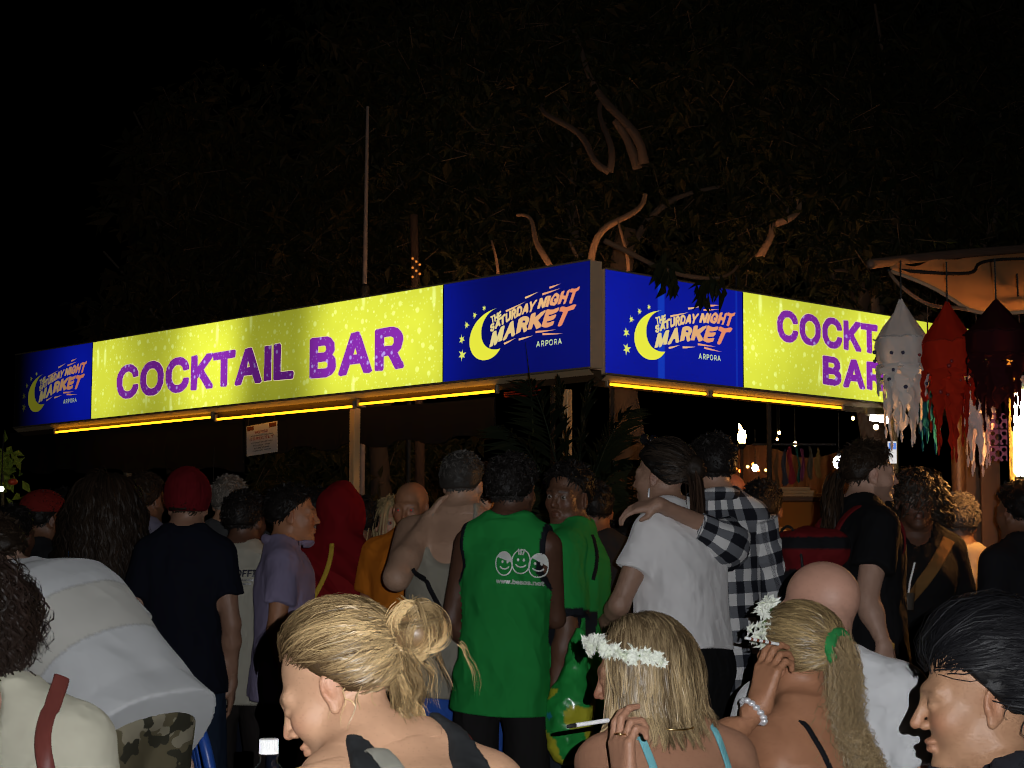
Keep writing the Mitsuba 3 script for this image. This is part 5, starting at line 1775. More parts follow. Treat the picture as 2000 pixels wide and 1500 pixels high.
# lit leaves and lamp at the far left
key = thing('lit_plant', 'yellow-green plant with a red bloom lit by a bulb at the left edge', 'plant')
p = at(10, 925, 12.5)
limb(key, [[p[0], 12.5, 0], [p[0], 12.5, 1.0], [p[0] - .02, 12.5, p[2]]], .02, .01, 'stem', (.1, .08, .04), 8, 2)
rng = np.random.default_rng(9); n = 60
pos = p + rng.normal(size=(n, 3)) * [.05, .05, .09]; d = rng.normal(size=(n, 3)); d /= np.linalg.norm(d, axis=1, keepdims=True)
lv = leaf_mesh(pos, d, rng.normal(size=(n, 3)), np.full(n, .11), np.full(n, .028))
part(key, 'leaves', lv, 'm_leaf', smooth=False, color=tint((.22, .3, .04), lv[0], .2, 9), kind='stuff')
m = trimesh.creation.icosphere(2, .035); part(key, 'bloom', (m.vertices * [1, 1, .7] + p + [.07, -.05, -.06], m.faces), 'm_plastic', color=np.tile((.5, .06, .03), (len(m.vertices), 1)))
globe('small bulb glowing among the leaves at the left edge', 3, 955, 12.2, 5, (4, 4.5, 3), .3)
globe('narrow white light showing past the red-capped man\'s neck', 416, 962, 15, 5, (4, 3.6, 3.2), .2)
# ------------------------------------------------------------------ the crowd (px, py of the crown, metres away)
BLK, DKB = (.012, .010, .009), (.022, .014, .009)
sh = lambda c=BLK, **k: dict(style='short', color=c, **k)
NAVY, JEANS = (.008, .010, .018), (.02, .03, .06)


def arm(e, w, **k):
    return dict(e=at(*e), w=at(*w), **k)


def print_on(ctx, g, r0, u0, name, color, lift=.0035, mirror=True, label=None, mat_='m_plastic'):
    """Lays a flat print g (metres, x to the right as seen from behind) on the back of a garment, its middle at (r0, u0)."""
    from scipy.ndimage import gaussian_filter
    from scipy.interpolate import RegularGridInterpolator
    tor = ctx['tor']; v, f = ctx['top']
    r, ff, u = tor.local(v); z = u * tor.L
    z0 = u0 * tor.L
    win = (ff < 0) & (np.abs(r - r0) < .2) & (np.abs(z - z0) < .2)
    gr, gz_ = np.linspace(r0 - .16, r0 + .16, 65), np.linspace(z0 - .16, z0 + .16, 65)
    tr = cKDTree(np.stack([r[win], z[win]], 1)); fw_ = ff[win]
    Q = np.stack(np.meshgrid(gr, gz_, indexing='ij'), -1).reshape(-1, 2)
    _, ii = tr.query(Q, k=6)
    G = gaussian_filter(fw_[ii].min(1).reshape(65, 65), 1.6)
    rgi = RegularGridInterpolator((gr, gz_), G, bounds_error=False, fill_value=None)
    from shapely import segmentize
    out = []
    for p in polys(g):
        vv, tri = trimesh.creation.triangulate_polygon(segmentize(p, .012), engine='earcut')
        m = trimesh.Trimesh(np.column_stack([vv, np.zeros(len(vv))]), tri, process=False)
        m = m.subdivide_to_size(.014, max_iter=8)
        q = np.asarray(m.vertices)
        rr, uu = r0 + q[:, 0], u0 + q[:, 1] / tor.L
        k = rgi(np.stack([rr, uu * tor.L], 1))
        w = np.array([tor.world(a, c, b) for a, b, c in zip(rr, uu, np.array(k) - lift)])
        fc = np.asarray(m.faces)
        n = np.cross(w[fc[:, 1]] - w[fc[:, 0]], w[fc[:, 2]] - w[fc[:, 0]])
        fc = np.where(((n @ -tor.M[:, 1]) < 0)[:, None], fc[:, ::-1], fc)
        out.append((w, fc))
    m = cat(out)
    return part(ctx['key'], name, m, mat_, color=tint(color, m[0], .04, 20), label=label)


# --- middle distance, left to right -----------------------------------------------------------------------
c = person('shadowy person with a dark red cap at the far left of the crowd', (92, 958, 8.0), 40, skin=BROWN, hair=sh(), top=dict(color=(.02, .02, .022)), bottom=dict(color=NAVY), seed=1)
f = Field(c['ho'] - .2, c['ho'] + .2, .009)
f.add(ellip(c['ho'] + c['Mh'] @ np.array([0, -.018, .05]), np.array([.09, .108, .085]), c['Mh']), .01).add(ellip(c['ho'] + c['Mh'] @ np.array([0, .11, .05]), np.array([.06, .06, .012]), c['Mh']), .02)
f.clip(lambda P: .03 - ((P - c['ho']) @ c['Mh'])[..., 2])
m = f.mesh(); capk = single('cap', 'dark red cap on the shadowy person at the far left', 'cap', m, 'm_cloth', color=tint((.16, .015, .012), m[0], .1, 10))
person('shadowy dark-haired person at the left edge behind the bending man', (30, 985, 7.4), 70, skin=DARK, hair=sh(), top=dict(color=(.025, .02, .02)), bottom=dict(color=NAVY), seed=2)
person('shadowy person seen over the shoulder of the long-haired woman at left', (140, 952, 8.4), 20, skin=BROWN, hair=sh(), top=dict(color=(.03, .02, .02)), bottom=dict(color=NAVY), seed=3)

c = person('woman with long dark brown hair in a black dress, standing behind the bending man', (212, 930, 7.4), 85, sex='f', skin=TAN, hair=dict(style='bald', color=DKB), top=dict(color=(.014, .013, .014), kind='fit', sleeve='none', hem=-.25), bottom=dict(color=(.014, .013, .014), kind='skirt'), seed=4,
           hs=1.0)
make_hair(c, 'long', (.02, .013, .009), lift=.018)
long_hair(c, 1100, (.009, .006, .005), (.03, .019, .012), .40, lift=.03, r0=.0026, curl=.012, wave=.12, mat_='m_dark_hair', clumps=120)
ribbon_on(c, [(-.13, 1.0, -1), (-.1, .7, -1), (-.02, .42, -1)], .03, color=(.02, .08, .22), name='blue_strap')

c = person('man in a pale lilac top between the long-haired woman and the red-capped man', (288, 922, 8.2), 60, skin=BROWN, hair=sh(DKB), top=dict(color=(.18, .165, .22)), bottom=dict(color=JEANS), seed=5)
m = tube(spline([c['tor'].world(.07 * math.cos(a), .07 * math.sin(a) - .03, 1.1 - .05 * math.sin(a)) for a in np.linspace(0, 6.28, 12)], 40), .003, 6)
single('necklace', 'thin gold necklace on the man in the lilac top', 'necklace', m, 'm_gold')

c = person('man seen from behind in a navy T-shirt, wearing a dark red knit cap', (369, 926, 7.0), 88, skin=(.24, .13, .085), hair=sh(DKB), top=dict(color=(.006, .007, .013), hem=-.2, amp=.013), bottom=dict(color=(.012, .019, .035)), seed=6, bulk=.9, shoulder=.94, hs=.9)
ho, Mh = c['ho'], c['Mh']
f = Field(ho - .2, ho + .22, .007)
f.add(ellip(ho + Mh @ np.array([0, -.018, .045]), np.array([.092, .108, .108]), Mh), .01)
f.warp(lambda P: .0025 * np.sin(np.arctan2(*(((P - ho) @ Mh)[..., :2].T)) * 44) + .006 * nz(P, 14, 1))
f.clip(lambda P: -.012 + .25 * ((P - ho) @ Mh)[..., 1] * 0 - ((P - ho) @ Mh)[..., 2] - .012)
m = f.mesh()
k = single('knit_cap', 'dark red knit cap on the man in the navy T-shirt', 'cap', m, 'm_cloth', color=tint((.10, .005, .008), m[0], .1, 30))

person('grey-haired older man behind, only the top of his head in view', (450, 928, 8.4), 80, skin=LIGHT, hair=sh((.14, .12, .1)), top=dict(color=(.05, .05, .05)), bottom=dict(color=NAVY), seed=7)

c = person('dark-haired man seen from behind in a cream T-shirt with small printed lettering', (482, 957, 7.6), 80, skin=DARK, hair=sh(n=900), top=dict(color=(.34, .32, .26), hem=-.3, amp=.013), bottom=dict(color=(.018, .015, .014)), seed=8, hyaw=62,
           bulk=.9)
g = text_shape('OFFICIAL', .026, .0008)
print_on(c, affinity.translate(g, -.01, 0), .02, .84, 'printed_word', (.03, .03, .04))
print_on(c, unary_union([affinity.translate(text_shape(t, .009, .0003), 0, -.016 * i) for i, t in enumerate(('merchandise', 'goa market'))]), .012, .80, 'printed_small_word', (.05, .05, .06))

c = person('dark-haired man in a lilac shirt, in profile facing right', (574, 944, 7.3), 8, skin=TAN, hair=sh(n=700), top=dict(color=(.20, .17, .26), hem=-.22), bottom=dict(color=JEANS), seed=9, hyaw=6, bulk=.95)
# shirt collar
m = tube(spline([c['tor'].world(.068 * math.sin(a), -.02 - .062 * math.cos(a), 1.13 - .1 * (1 - math.cos(a)) / 2) for a in np.linspace(-2.4, 2.4, 12)], 30), .018, 8, True, flat=(ZZ, 1.2))
part(c['key'], 'collar', m, 'm_cloth', color=tint((.21, .18, .27), m[0], .05, 10))

person('dark-haired person in profile behind the red hooded figure, left', (622, 950, 8.3), 10, skin=BROWN, hair=sh(), top=dict(color=(.03, .03, .035)), bottom=dict(color=NAVY), seed=10)
c = person('dark-haired woman in a patterned grey top behind the red hooded figure, right', (705, 968, 8.3), 100, sex='f', skin=BROWN, hair=sh(), top=dict(color=(.12, .13, .13), paint=lambda ctx, v, c, r, f, u: c * (.35 + 1.3 * (nz(v, 60, 3) > 0)[:, None])), bottom=dict(color=NAVY), seed=11)

# red hooded figure: a sari drawn over the head
c = person('figure wrapped in a red sari drawn over the head', (668, 950, 8.1), 80, sex='f', skin=BROWN, hair=sh(), top=dict(color=(.2, .01, .012)), bottom=dict(color=(.2, .01, .012), kind='skirt'), seed=12)
ho, tor, Mh = c['ho'], c['tor'], c['Mh']
f = Field(np.minimum(ho, tor.world(0, 0, -.3)) - [.5, .4, .2], ho + [.45, .4, .22], .011)
f.add(ellip(ho + Mh @ np.array([0, -.03, .03]), np.array([.092, .12, .112]), Mh), .02)
f.add(cone(ho + [-.0, 0, .02], tor.world(0, -.03, .9), .092, .12), .08)
f.add(cone(ho + [0, 0, .07], ho + [.01, 0, .12], .07, .035), .04)
f.add(tor.loft(SHIRT['loose'], lo=-.5, hi=1.05, grow=-.02), .06)
f.add(cone(tor.world(-.13, -.03, .95), tor.world(-.25, -.06, .2), .075, .1), .06)
f.add(cone(tor.world(-.25, -.06, .2), tor.world(-.42, -.03, -.25), .09, .1), .06)
f.add(cone(tor.world(.09, -.03, .95), tor.world(.1, 0, .2), .07, .08), .06)
f.warp(lambda P: .016 * np.sin(((P @ np.array([.55, .2, .5])) + .05 * nz(P, 5, 2)) * 75) * np.clip((ho[2] + .02 - P[:, 2]) * 3, .15, 1) + .014 * nz(P * [1, 1, .5], 16, 7))
f.cut(ellip(ho + Mh @ np.array([0, .13, -.02]), np.array([.07, .1, .1]), Mh), .01)
m = f.mesh(); part(c['key'], 'sari', m, 'm_cloth', color=tint((.17, .006, .009), m[0], .12, 8))
pts = [at(*q) for q in ((648, 1062, 7.92), (644, 1095, 7.88), (632, 1130, 7.85), (622, 1150, 7.83), (612, 1168, 7.82))]
part(c['key'], 'border', tube(spline(pts, 20), .011, 8, True, flat=(np.array([0, -1.0, 0]), .35)), 'm_cloth', color=np.tile((.5, .32, .04), (162, 1)))

c = person('blonde woman with a pale face behind the man in the orange T-shirt', (768, 968, 8.3), -75, sex='f', skin=LIGHT, hair=sh((.35, .26, .13)), top=dict(color=(.05, .05, .06)), bottom=dict(color=NAVY), seed=13, eyes=dict(pupil=(.5, .02, .02)))
long_hair(c, 260, (.2, .14, .06), (.5, .38, .2), .2, lift=.014, r0=.003, m=10)
c = person('bald man in an orange T-shirt facing the camera with a stern look', (803, 942, 7.8), -105, skin=TAN, hair=dict(style='bald', color=(.06, .04, .03)), top=dict(color=(.55, .16, .015)), bottom=dict(color=(.02, .02, .03)), seed=14, eyes=dict(pupil=(.95, .05, .03), iris=(.4, .04, .02), size=17), stubble=.25, bulk=1.08, hpitch=6)

# big man in a grey tank top, left elbow out, hand at his chin
c = person('heavy man from behind in a grey tank top, hand raised to his face', (905, 880, 7.0), 72, skin=(.40, .24, .16), hair=dict(style='short', color=(.05, .045, .04), color2=(.11, .1, .09), n=1100, length=.022, spike=.1), seed=15, bulk=1.24, H=1.74, hyaw=70, res=.014,
           arms={'L': arm((775, 1128, 6.75), (838, 1010, 6.95), D=np.array([.35, .2, .55]), N=np.array([.8, .2, -.3]), curl=.75)},
           top=dict(color=(.27, .25, .2), sleeve='none', hem=-.3, amp=.01, arm_curve=([.45, .6, .75, .9, 1.1], [.30, .17, .125, .1, .095]), neck=.085, back_low=(.14, .085, .09)), bottom=dict(color=(.03, .09, .38), kind='shorts'))
ribbon_on(c, [(-.085, .66, -1), (-.06, .52, -1), (-.01, .36, -1)], .02, color=(.012, .012, .014), name='strap')
person('man right behind the heavy man, only his ear and cheek seen', (945, 905, 7.6), 110, skin=LIGHT, hair=sh(DKB), top=dict(color=(.3, .27, .2)), bottom=dict(color=NAVY), seed=16, H=1.66)

# boy in the green sleeveless shirt
GREEN = (.018, .235, .048)
c = person('boy from behind in a green sleeveless shirt with three white smiling faces', (1003, 885, 6.4), 72, skin=DARK, hair=dict(style='curly_short', color=BLK, color2=(.03, .026, .024), n=1300, length=.03, lift=.02), seed=17, hyaw=62, H=1.69, res=.014, shoulder=1.0, bulk=.86,
           lean=(3, 2), arms={'L': dict(rel=((-.055, .02, -.275), (.09, .12, -.13)), curl=.5), 'R': dict(rel=((.0, .13, -.25), (-.16, .16, .0)))},
           top=dict(color=GREEN, sleeve='none', hem=-.25, amp=.016, trim=(.012, .014, .018), res=.006, neck=.064, loosen=.006), bottom=dict(color=(.014, .013, .013)))
rings, feats = [], []
for i, (x, hx) in enumerate(((-.062, -.3), (0, 0), (.060, .35))):
    ell = affinity.rotate(affinity.scale(Point(0, 0).buffer(1, 24), .034, .046), (12, 0, -12)[i])
    ell = affinity.translate(ell, x, (-.006, .004, -.006)[i])
    rings.append(ell.difference(ell.buffer(-.0045)))
    cx, cy = x + (.004, 0, -.002)[i], (-.006, .004, -.006)[i]
    mouth = LineString([(cx + .018 * math.sin(a), cy - .006 - .014 * math.cos(a)) for a in np.linspace(-1.1, 1.1, 12)]).buffer(.0026)
    feats += [mouth, affinity.scale(Point(cx - .010, cy + .006).buffer(.0042), 1, 1.4), affinity.scale(Point(cx + .010, cy + .006).buffer(.0042), 1, 1.4)]
    if i != 1:      # a cap of hair
        capg = ell.intersection(affinity.rotate(sbox(x - .06, cy + .014, x + .06, cy + .08), -18 if i == 0 else -28, origin=(x, cy + .014)))
        rings.append(capg)
    else:
        rings += [LineString([(cx + dx, cy + .045), (cx + dx * .6, cy + .026)]).buffer(.0025) for dx in (-.014, -.004, .008)]
emb = unary_union(rings + feats)
print_on(c, affinity.scale(emb, .9, .95, origin=(0, 0)), .085, .80, 'printed_faces', (.62, .64, .6))
g = text_shape('www.besos.net', .0145, .0006)
print_on(c, affinity.translate(g, -g.bounds[2] / 2, 0), .08, .65, 'printed_address', (.45, .5, .45))

# friend in the green T-shirt
c = person('smiling young man in a green T-shirt, face turned towards the camera', (1108, 900, 6.7), 165, skin=(.12, .056, .032), hair=sh(n=1000, length=.034, lift=.018), seed=18, hyaw=-122, hpitch=4, hroll=-4, eyes=dict(look=-.25), H=1.70, bulk=.98, hres=.005,
           arms={'L': dict(rel=((-.03, -.02, -.29), (.0, .05, -.25)), curl=.9)},
           top=dict(color=GREEN, hem=-.42, amp=.014, trim=(.012, .014, .018), sleeve_len=.86, sleeve_r=1.75, res=.008, loosen=.008), bottom=dict(color=(.02, .026, .034)))
q = c['ho'] + c['Mh'] @ (np.array([0, .0955, -.0685]) * c['hs'])
m = boxm((-.010, -.006, -.0022), (.010, -.0015, .0022), .0008); part(c['key'], 'teeth', frame_mesh(m, q, c['Mh'][:, 0], c['Mh'][:, 1], c['Mh'][:, 2]), 'm_white', smooth=False)
ribbon_on(c, [(-.1, 1.02, -1), (-.12, .9, -1), (-.15, .7, -1)], .016, color=(.01, .01, .012), name='strap')
hand18 = c['limbs']['L'][1]

# green carrier bag of shopping hung from his hand
bk = thing('carrier_bag', 'shiny green and yellow plastic carrier bag held by the smiling young man', 'bag')
bo = at(1112, 1378, 6.3)
f = Field(bo - [.2, .2, .3], bo + [.2, .2, .34], .009)
f.add(ellip(bo + [0, 0, -.06], np.array([.088, .07, .13])), .03).add(cone(bo + [.01, 0, .02], bo + [.035, .02, .25], .07, .02), .06).add(ball(bo + [-.02, 0, -.15], .045), .04)
f.warp(lambda P: .014 * nz(P * [1, 1, .45], 26, 4) + .01 * nz(P, 45, 5))
m = f.mesh()
def bagc(v):
    z = (v[:, 2] - bo[2])
    a = nz(v, 9, 8)
    c = np.tile((.02, .26, .05), (len(v), 1)) * (1 + .3 * nz(v, 30, 3))[:, None]
    c[(a > .04) & (z < .06)] = (.42, .40, .03); c[(a < -.2) & (z < -.02)] = (.02, .2, .3)
    return c
part(bk, 'bag', m, 'm_gloss', color=bagc(m[0]))
hp = at(1140, 1282, 6.55)
part(bk, 'handle', tube([bo + [.035, .02, .24], bo + [.05, .03, .30], hp], .008, 6, True, flat=(np.array([0, -1.0, 0]), .4)), 'm_gloss', color=np.tile((.03, .3, .06), (20, 1)))

person('dark-haired person in black right behind the smiling young man', (1160, 938, 7.7), 90, skin=BROWN, hair=sh(), top=dict(color=(.02, .02, .022)), bottom=dict(color=NAVY), seed=19)
person('short dark figure in black standing between the smiling man and the woman in white', (1215, 1012, 8.0), 95, sex='f', skin=BROWN, hair=sh(), top=dict(color=(.012, .012, .014)), bottom=dict(color=NAVY), seed=20)

# woman in the white top, hair up, sunglasses on her head
c = person('dark-haired woman in a white top and black skirt with sunglasses on her head', (1290, 868, 6.3), 142, sex='f', skin=(.30, .175, .12), hair=dict(style='bald', color=BLK), seed=21, H=1.72, hyaw=148, bulk=1.08, shoulder=.95, lean=(5, 0), bow=.02, res=.014,
           arms={'L': dict(rel=((-.09, .09, -.245), (.14, .15, -.05)), curl=.5)},
           top=dict(color=(.75, .73, .72), hem=.1, amp=.011, sleeve_len=.55, sleeve_r=1.6, res=.008, bust=False), bottom=dict(color=(.010, .010, .011), kind='skirt', top_u=.2))
make_hair(c, 'long', BLK, lift=.022)
bp = swept_hair(c, 700, (0, -.9, -.1), (.010, .008, .007), (.05, .035, .025), lift=.022, r0=.0024, mat_='m_dark_hair')
rng = c['rng']; n = 260
p = bp + rng.normal(size=(n, 3)) * .012
path = hang(c, p, np.tile(-.5 * c['Mh'][:, 1] - ZZ, (n, 1)) + .2 * rng.normal(size=(n, 3)), .5 * (.7 + .4 * rng.random(n)), 18, g=.6, wob=.05, curl=.006, wave=.14, lift=.015)
strands(c, 'hair_tail', path, .0026, strand_cols(c, n, 18, (.014, .009, .007), (.06, .034, .022)), 'm_dark_hair')
f = Field(bp - .1, bp + .1, .007); f.add(ellip(bp, (.045, .04, .05)), .01).warp(lambda P: .01 * nz(P, 50, 2)); m = f.mesh(); part(c['key'], 'hair_knot', m, 'm_dark_hair', color=tint((.02, .014, .01), m[0], .2, 50))
gk = thing('sunglasses', 'dark sunglasses pushed up on the head of the woman in white', 'sunglasses')
for s in (-1, 1):
    o = c['ho'] + c['Mh'] @ np.array([s * .034, .045, .132])
    m = trimesh.creation.icosphere(3, 1.0); part(gk, 'lens', ((m.vertices * [.03, .012, .02]) @ c['Mh'].T + o, m.faces), 'm_gloss', color=np.tile((.01, .01, .012), (len(m.vertices), 1)))
    part(gk, 'temple', tube([o + c['Mh'] @ np.array([s * .028, 0, 0]), o + c['Mh'] @ np.array([s * .048, -.06, -.03]), o + c['Mh'] @ np.array([s * .05, -.11, -.075])], .0025, 6), 'm_gloss', color=np.tile((.01, .01, .012), (20, 1)))
c14 = c
ek = single('earring', 'silver drop earring of the woman in white', 'earring', cat([tube([c['ho'] + c['Mh'] @ np.array([-.088, 0, -.045]), c['ho'] + c['Mh'] @ np.array([-.092, 0, -.075])], .004, 6)]), 'm_silver')

# man in the check shirt, arm round her shoulders
c = person('man in a black and white checked shirt with his arm around the woman in white', (1388, 846, 6.6), 98, skin=(.36, .21, .145), hair=sh(n=1000), seed=22, hyaw=112, H=1.76, bulk=.8, lean=(0, -3), res=.014,
           arms={'L': arm((1424, 1046, 6.26), (1286, 985, 6.04), D=np.array([-1, .12, -.16]), N=np.array([-.1, .45, -1]), curl=.5, res=.005, hs=.86), 'R': dict(rel=((.06, .02, -.28), (.0, .1, -.24)))},
           top=dict(color=(.5, .5, .5), hem=-.34, amp=.014, sleeve='none', arm_curve=([.45, .6, .75, .9, 1.1], [.3, .2, .18, .2, .2]), uvmat='m_plaid', loosen=.008), bottom=dict(color=(.01, .01, .014)))
# sleeves of the check shirt with their own run of the pattern
for s, k in (('L', -1), ('R', 1)):
    e, w = c['limbs'][s][:2]; Jx = c['J'][s]
    pp = [Jx + np.array([k * -.0, 0, .0]), Jx * .5 + e * .5 + [0, 0, -.03], e + [0, 0, -.035], e * .55 + w * .45 + [0, 0, -.02]] if s == 'L' else [Jx, Jx * .5 + e * .5, e, e * .4 + w * .6]
    P = spline(pp, 30); R = np.interp(np.linspace(0, 1, 30), [0, .2, .5, .75, 1], [.075, .082, .088, .078, .058] if s == 'L' else [.078, .078, .07, .062, .055])
    R = R * (1 + .10 * np.sin(np.linspace(0, 24, 30)) * np.linspace(.3, 1, 30))
    v, fc = tube(P, R, 28)
    v = v + (v - np.vstack([np.repeat(P, 28, 0), P[:1], P[-1:]])) * (.35 * nz(v, 22, 6))[:, None]
    ln = np.r_[0, np.cumsum(np.linalg.norm(np.diff(P, axis=0), axis=1))]
    uv = np.vstack([np.stack([np.repeat(ln, 28), np.tile(np.arange(28) / 28 * .55, 30)], 1), [[0, 0], [ln[-1], 0]]])
    part(c['key'], 'sleeve', (v, fc), 'm_plaid', uv=uv)
m = tube(spline([c['tor'].world(.072 * math.sin(a), -.02 - .07 * math.cos(a), 1.12 - .06 * (1 - math.cos(a)) / 2) for a in np.linspace(-2.4, 2.4, 12)], 30), .022, 8, True, flat=(ZZ, 1.1))
part(c['key'], 'collar', m, 'm_plaid', uv=np.stack([np.linspace(0, .5, len(m[0])), m[0][:, 2]], 1))

person('bald man with a sunburnt head behind the checked shirt', (1425, 925, 8.8), 100, skin=(.42, .19, .12), hair=dict(style='bald', color=BLK), top=dict(color=(.06, .04, .03)), bottom=dict(color=NAVY), seed=23, redness=.2)
person('dark-haired man seen from behind in a grey-brown shirt right of the checked shirt', (1490, 936, 7.7), 84, skin=DARK, hair=sh(n=1000), top=dict(color=(.15, .12, .09), neck=.075), bottom=dict(color=NAVY), seed=24, hyaw=70)

# tall man with ponytail and red backpack
c = person('tall ponytailed man in a black T-shirt, profile facing right, red backpack on', (1698, 862, 6.7), 12, skin=(.42, .25, .18), hair=sh(DKB, n=1300, length=.04, lift=.008, spike=.0), seed=25, hyaw=8, H=1.76, res=.014, hres=.005, stubble=.35, bulk=1.02,
           arms={'R': dict(e=at(1692, 1170, 6.45), w=at(1728, 1262, 6.4), D=np.array([.1, -.05, -1]), curl=.55), 'L': None},
           top=dict(color=(.008, .008, .009), amp=.012, hem=-.22, sleeve_len=.6, sleeve_r=1.6), bottom=dict(color=(.012, .012, .016)))
rng = c['rng']; n = 420
p = c['ho'] + c['Mh'] @ np.array([0, -.125, -.02]) + rng.normal(size=(n, 3)) * .014
path = hang(c, p, np.tile(-c['Mh'][:, 1] * .7 - ZZ * .6, (n, 1)) + .2 * rng.normal(size=(n, 3)), .36 * (.7 + .45 * rng.random(n)), 16, g=.45, wob=.05, curl=.005, wave=.15)
strands(c, 'ponytail', path, .0026, strand_cols(c, n, 16, (.012, .008, .006), (.05, .03, .018)), 'm_dark_hair')
single('hair_tie', 'black tie around the tall man\'s ponytail', 'hair tie', vf(trimesh.creation.torus(.02, .008)) if False else (np.asarray(trimesh.creation.torus(.018, .007).vertices) @ np.stack([c['Mh'][:, 0], c['Mh'][:, 2], c['Mh'][:, 1]]) + c['ho'] + c['Mh'] @ np.array([0, -.128, -.02]), trimesh.creation.torus(.018, .007).faces), 'm_black')
tor = c['tor']
bkp = thing('backpack', 'red and black backpack on the tall man\'s back', 'backpack')
o = tor.world(.03, -.235, .56)
f = Field(o - .38, o + .38, .009)
Mt = tor.M
for dx, dz, dy, rr_ in [(a, b, 0, .06) for a in (-.08, .08) for b in (-.13, .11)]:
    f.add(cone(o + Mt @ np.array([dx, -.05, dz]), o + Mt @ np.array([dx, .07, dz]), rr_, rr_), .12)
f.add(ellip(o, (.12, .085, .18), Mt), .05).add(ellip(o + Mt @ np.array([0, -.075, -.06]), (.10, .05, .10), Mt), .02)
f.warp(lambda P: .006 * nz(P, 22, 3))
m = f.mesh(); q = (m[0] - o) @ Mt
col = np.where((((q[:, 1] < -.075) & (q[:, 2] < .03)) | (np.abs(q[:, 2] - .13) < .02))[:, None], (.012, .012, .014), (.13, .009, .011))
part(bkp, 'bag', m, 'm_cloth', color=col * (1 + .2 * nz(m[0], 14, 1))[:, None])
for s in (-1, 1):
    P = spline([tor.world(s * .1, -.16, .75), tor.world(s * .105, -.12, .98), tor.world(s * .11, -.02, 1.085), tor.world(s * .115, .095, .92), tor.world(s * .14, .07, .66), tor.world(s * .15, -.08, .46)], 36)
    part(bkp, 'shoulder_strap', tube(P, .026, 10, True, flat=(np.gradient(np.gradient(P, axis=0), axis=0) * -1 + Mt[:, 0] * .0 + 1e-6, .25)), 'm_cloth', color=np.tile((.12, .009, .011), (362, 1)))
part(bkp, 'zip', tube(spline([o + Mt @ np.array([.15 * math.sin(a), -.075, .19 * math.cos(a)]) for a in np.linspace(-1.9, 1.9, 14)], 30), .005, 6), 'm_black')
hw = c['limbs']['R'][1]
btk = thing('water_bottle', 'clear plastic drink bottle held low by the tall man', 'bottle')
bo = at(1740, 1325, 6.4)
prof = [(.0, -.11), (.03, -.11), (.033, -.1), (.033, -.02), (.031, -.01), (.033, 0), (.033, .05), (.028, .08), (.013, .105), (.013, .12)]
m = lathe(prof, 24); part(btk, 'body', (m[0] + bo, m[1]), 'm_clear'); m = lathe([(0, -.005), (.0285, -.005), (.0285, -.1), (.0, -.1)][::-1], 20); part(btk, 'label', (lathe([(.0335, -.015), (.0337, -.06)], 24)[0] + bo, lathe([(.0335, -.015), (.0337, -.06)], 24)[1]), 'm_plastic', color=np.tile((.25, .2, .15), (len(lathe([(.0335, -.015), (.0337, -.06)], 24)[0]), 1)))
m = lathe([(0, .125), (.015, .125), (.015, .105), (0, .105)][::-1], 16); part(btk, 'cap', (m[0] + bo, m[1]), 'm_plastic', color=np.tile((.5, .3, .08), (len(m[0]), 1)))

# curly-haired woman facing the camera with a cup
c = person('dark curly-haired woman facing the camera in a black top with a brown bag strap', (1788, 912, 7.2), -95, sex='f', skin=DARK, hair=sh(BLK, lift=.02), seed=26, eyes=dict(), H=1.66,
           arms={'R': dict(rel=((.06, .0, -.26), (-.02, .2, .02)), curl=.9)}, top=dict(color=(.008, .008, .009), kind='fit', low=.1), bottom=dict(color=NAVY))
long_hair(c, 420, (.01, .008, .007), (.04, .03, .022), .16, lift=.03, r0=.0035, m=12, curl=.012, wave=.05, mat_='m_dark_hair')
ribbon_on(c, [(-.12, 1.0, 1), (-.04, .75, 1), (.06, .5, 1), (.14, .28, 1)], .05, color=(.16, .085, .03), name='bag_strap')
ck = thing('drink_cup', 'clear plastic cup with a white straw held by the curly-haired woman', 'cup')
bo = at(1770, 1168, 6.85)
m = lathe([(.0, -.05), (.028, -.05), (.038, .055), (.0385, .056)], 24); part(ck, 'cup', (m[0] + bo, m[1]), 'm_clear')
m = lathe([(.0, -.045), (.026, -.045), (.033, .02), (0, .02)], 20); part(ck, 'drink', (m[0] + bo, m[1]), 'm_gloss', color=np.tile((.07, .06, .05), (len(m[0]), 1)))
part(ck, 'straw', tube([bo + [0, 0, -.04], bo + [.015, 0, .06], bo + [.035, 0, .135]], .004, 8), 'm_white')

c = person('grey-haired man seen from behind in a pale shirt lit from the right', (1868, 962, 7.6), 82, skin=BROWN, hair=sh((.045, .042, .04), n=900), top=dict(color=(.42, .33, .22), amp=.014, neck=.08), bottom=dict(color=NAVY), seed=27, hyaw=95)
person('dark figure in black at the right edge below the bright lamp', (1990, 935, 6.9), 120, skin=BROWN, hair=sh(), top=dict(color=(.012, .012, .014), sleeve_len=.7), bottom=dict(color=NAVY), seed=28, H=1.68)
# --- the nearest people, along the lower edge ---------------------------------------------------------------
BL0, BL1, BLR = (.05, .027, .011), (.66, .46, .22), (.09, .05, .023)

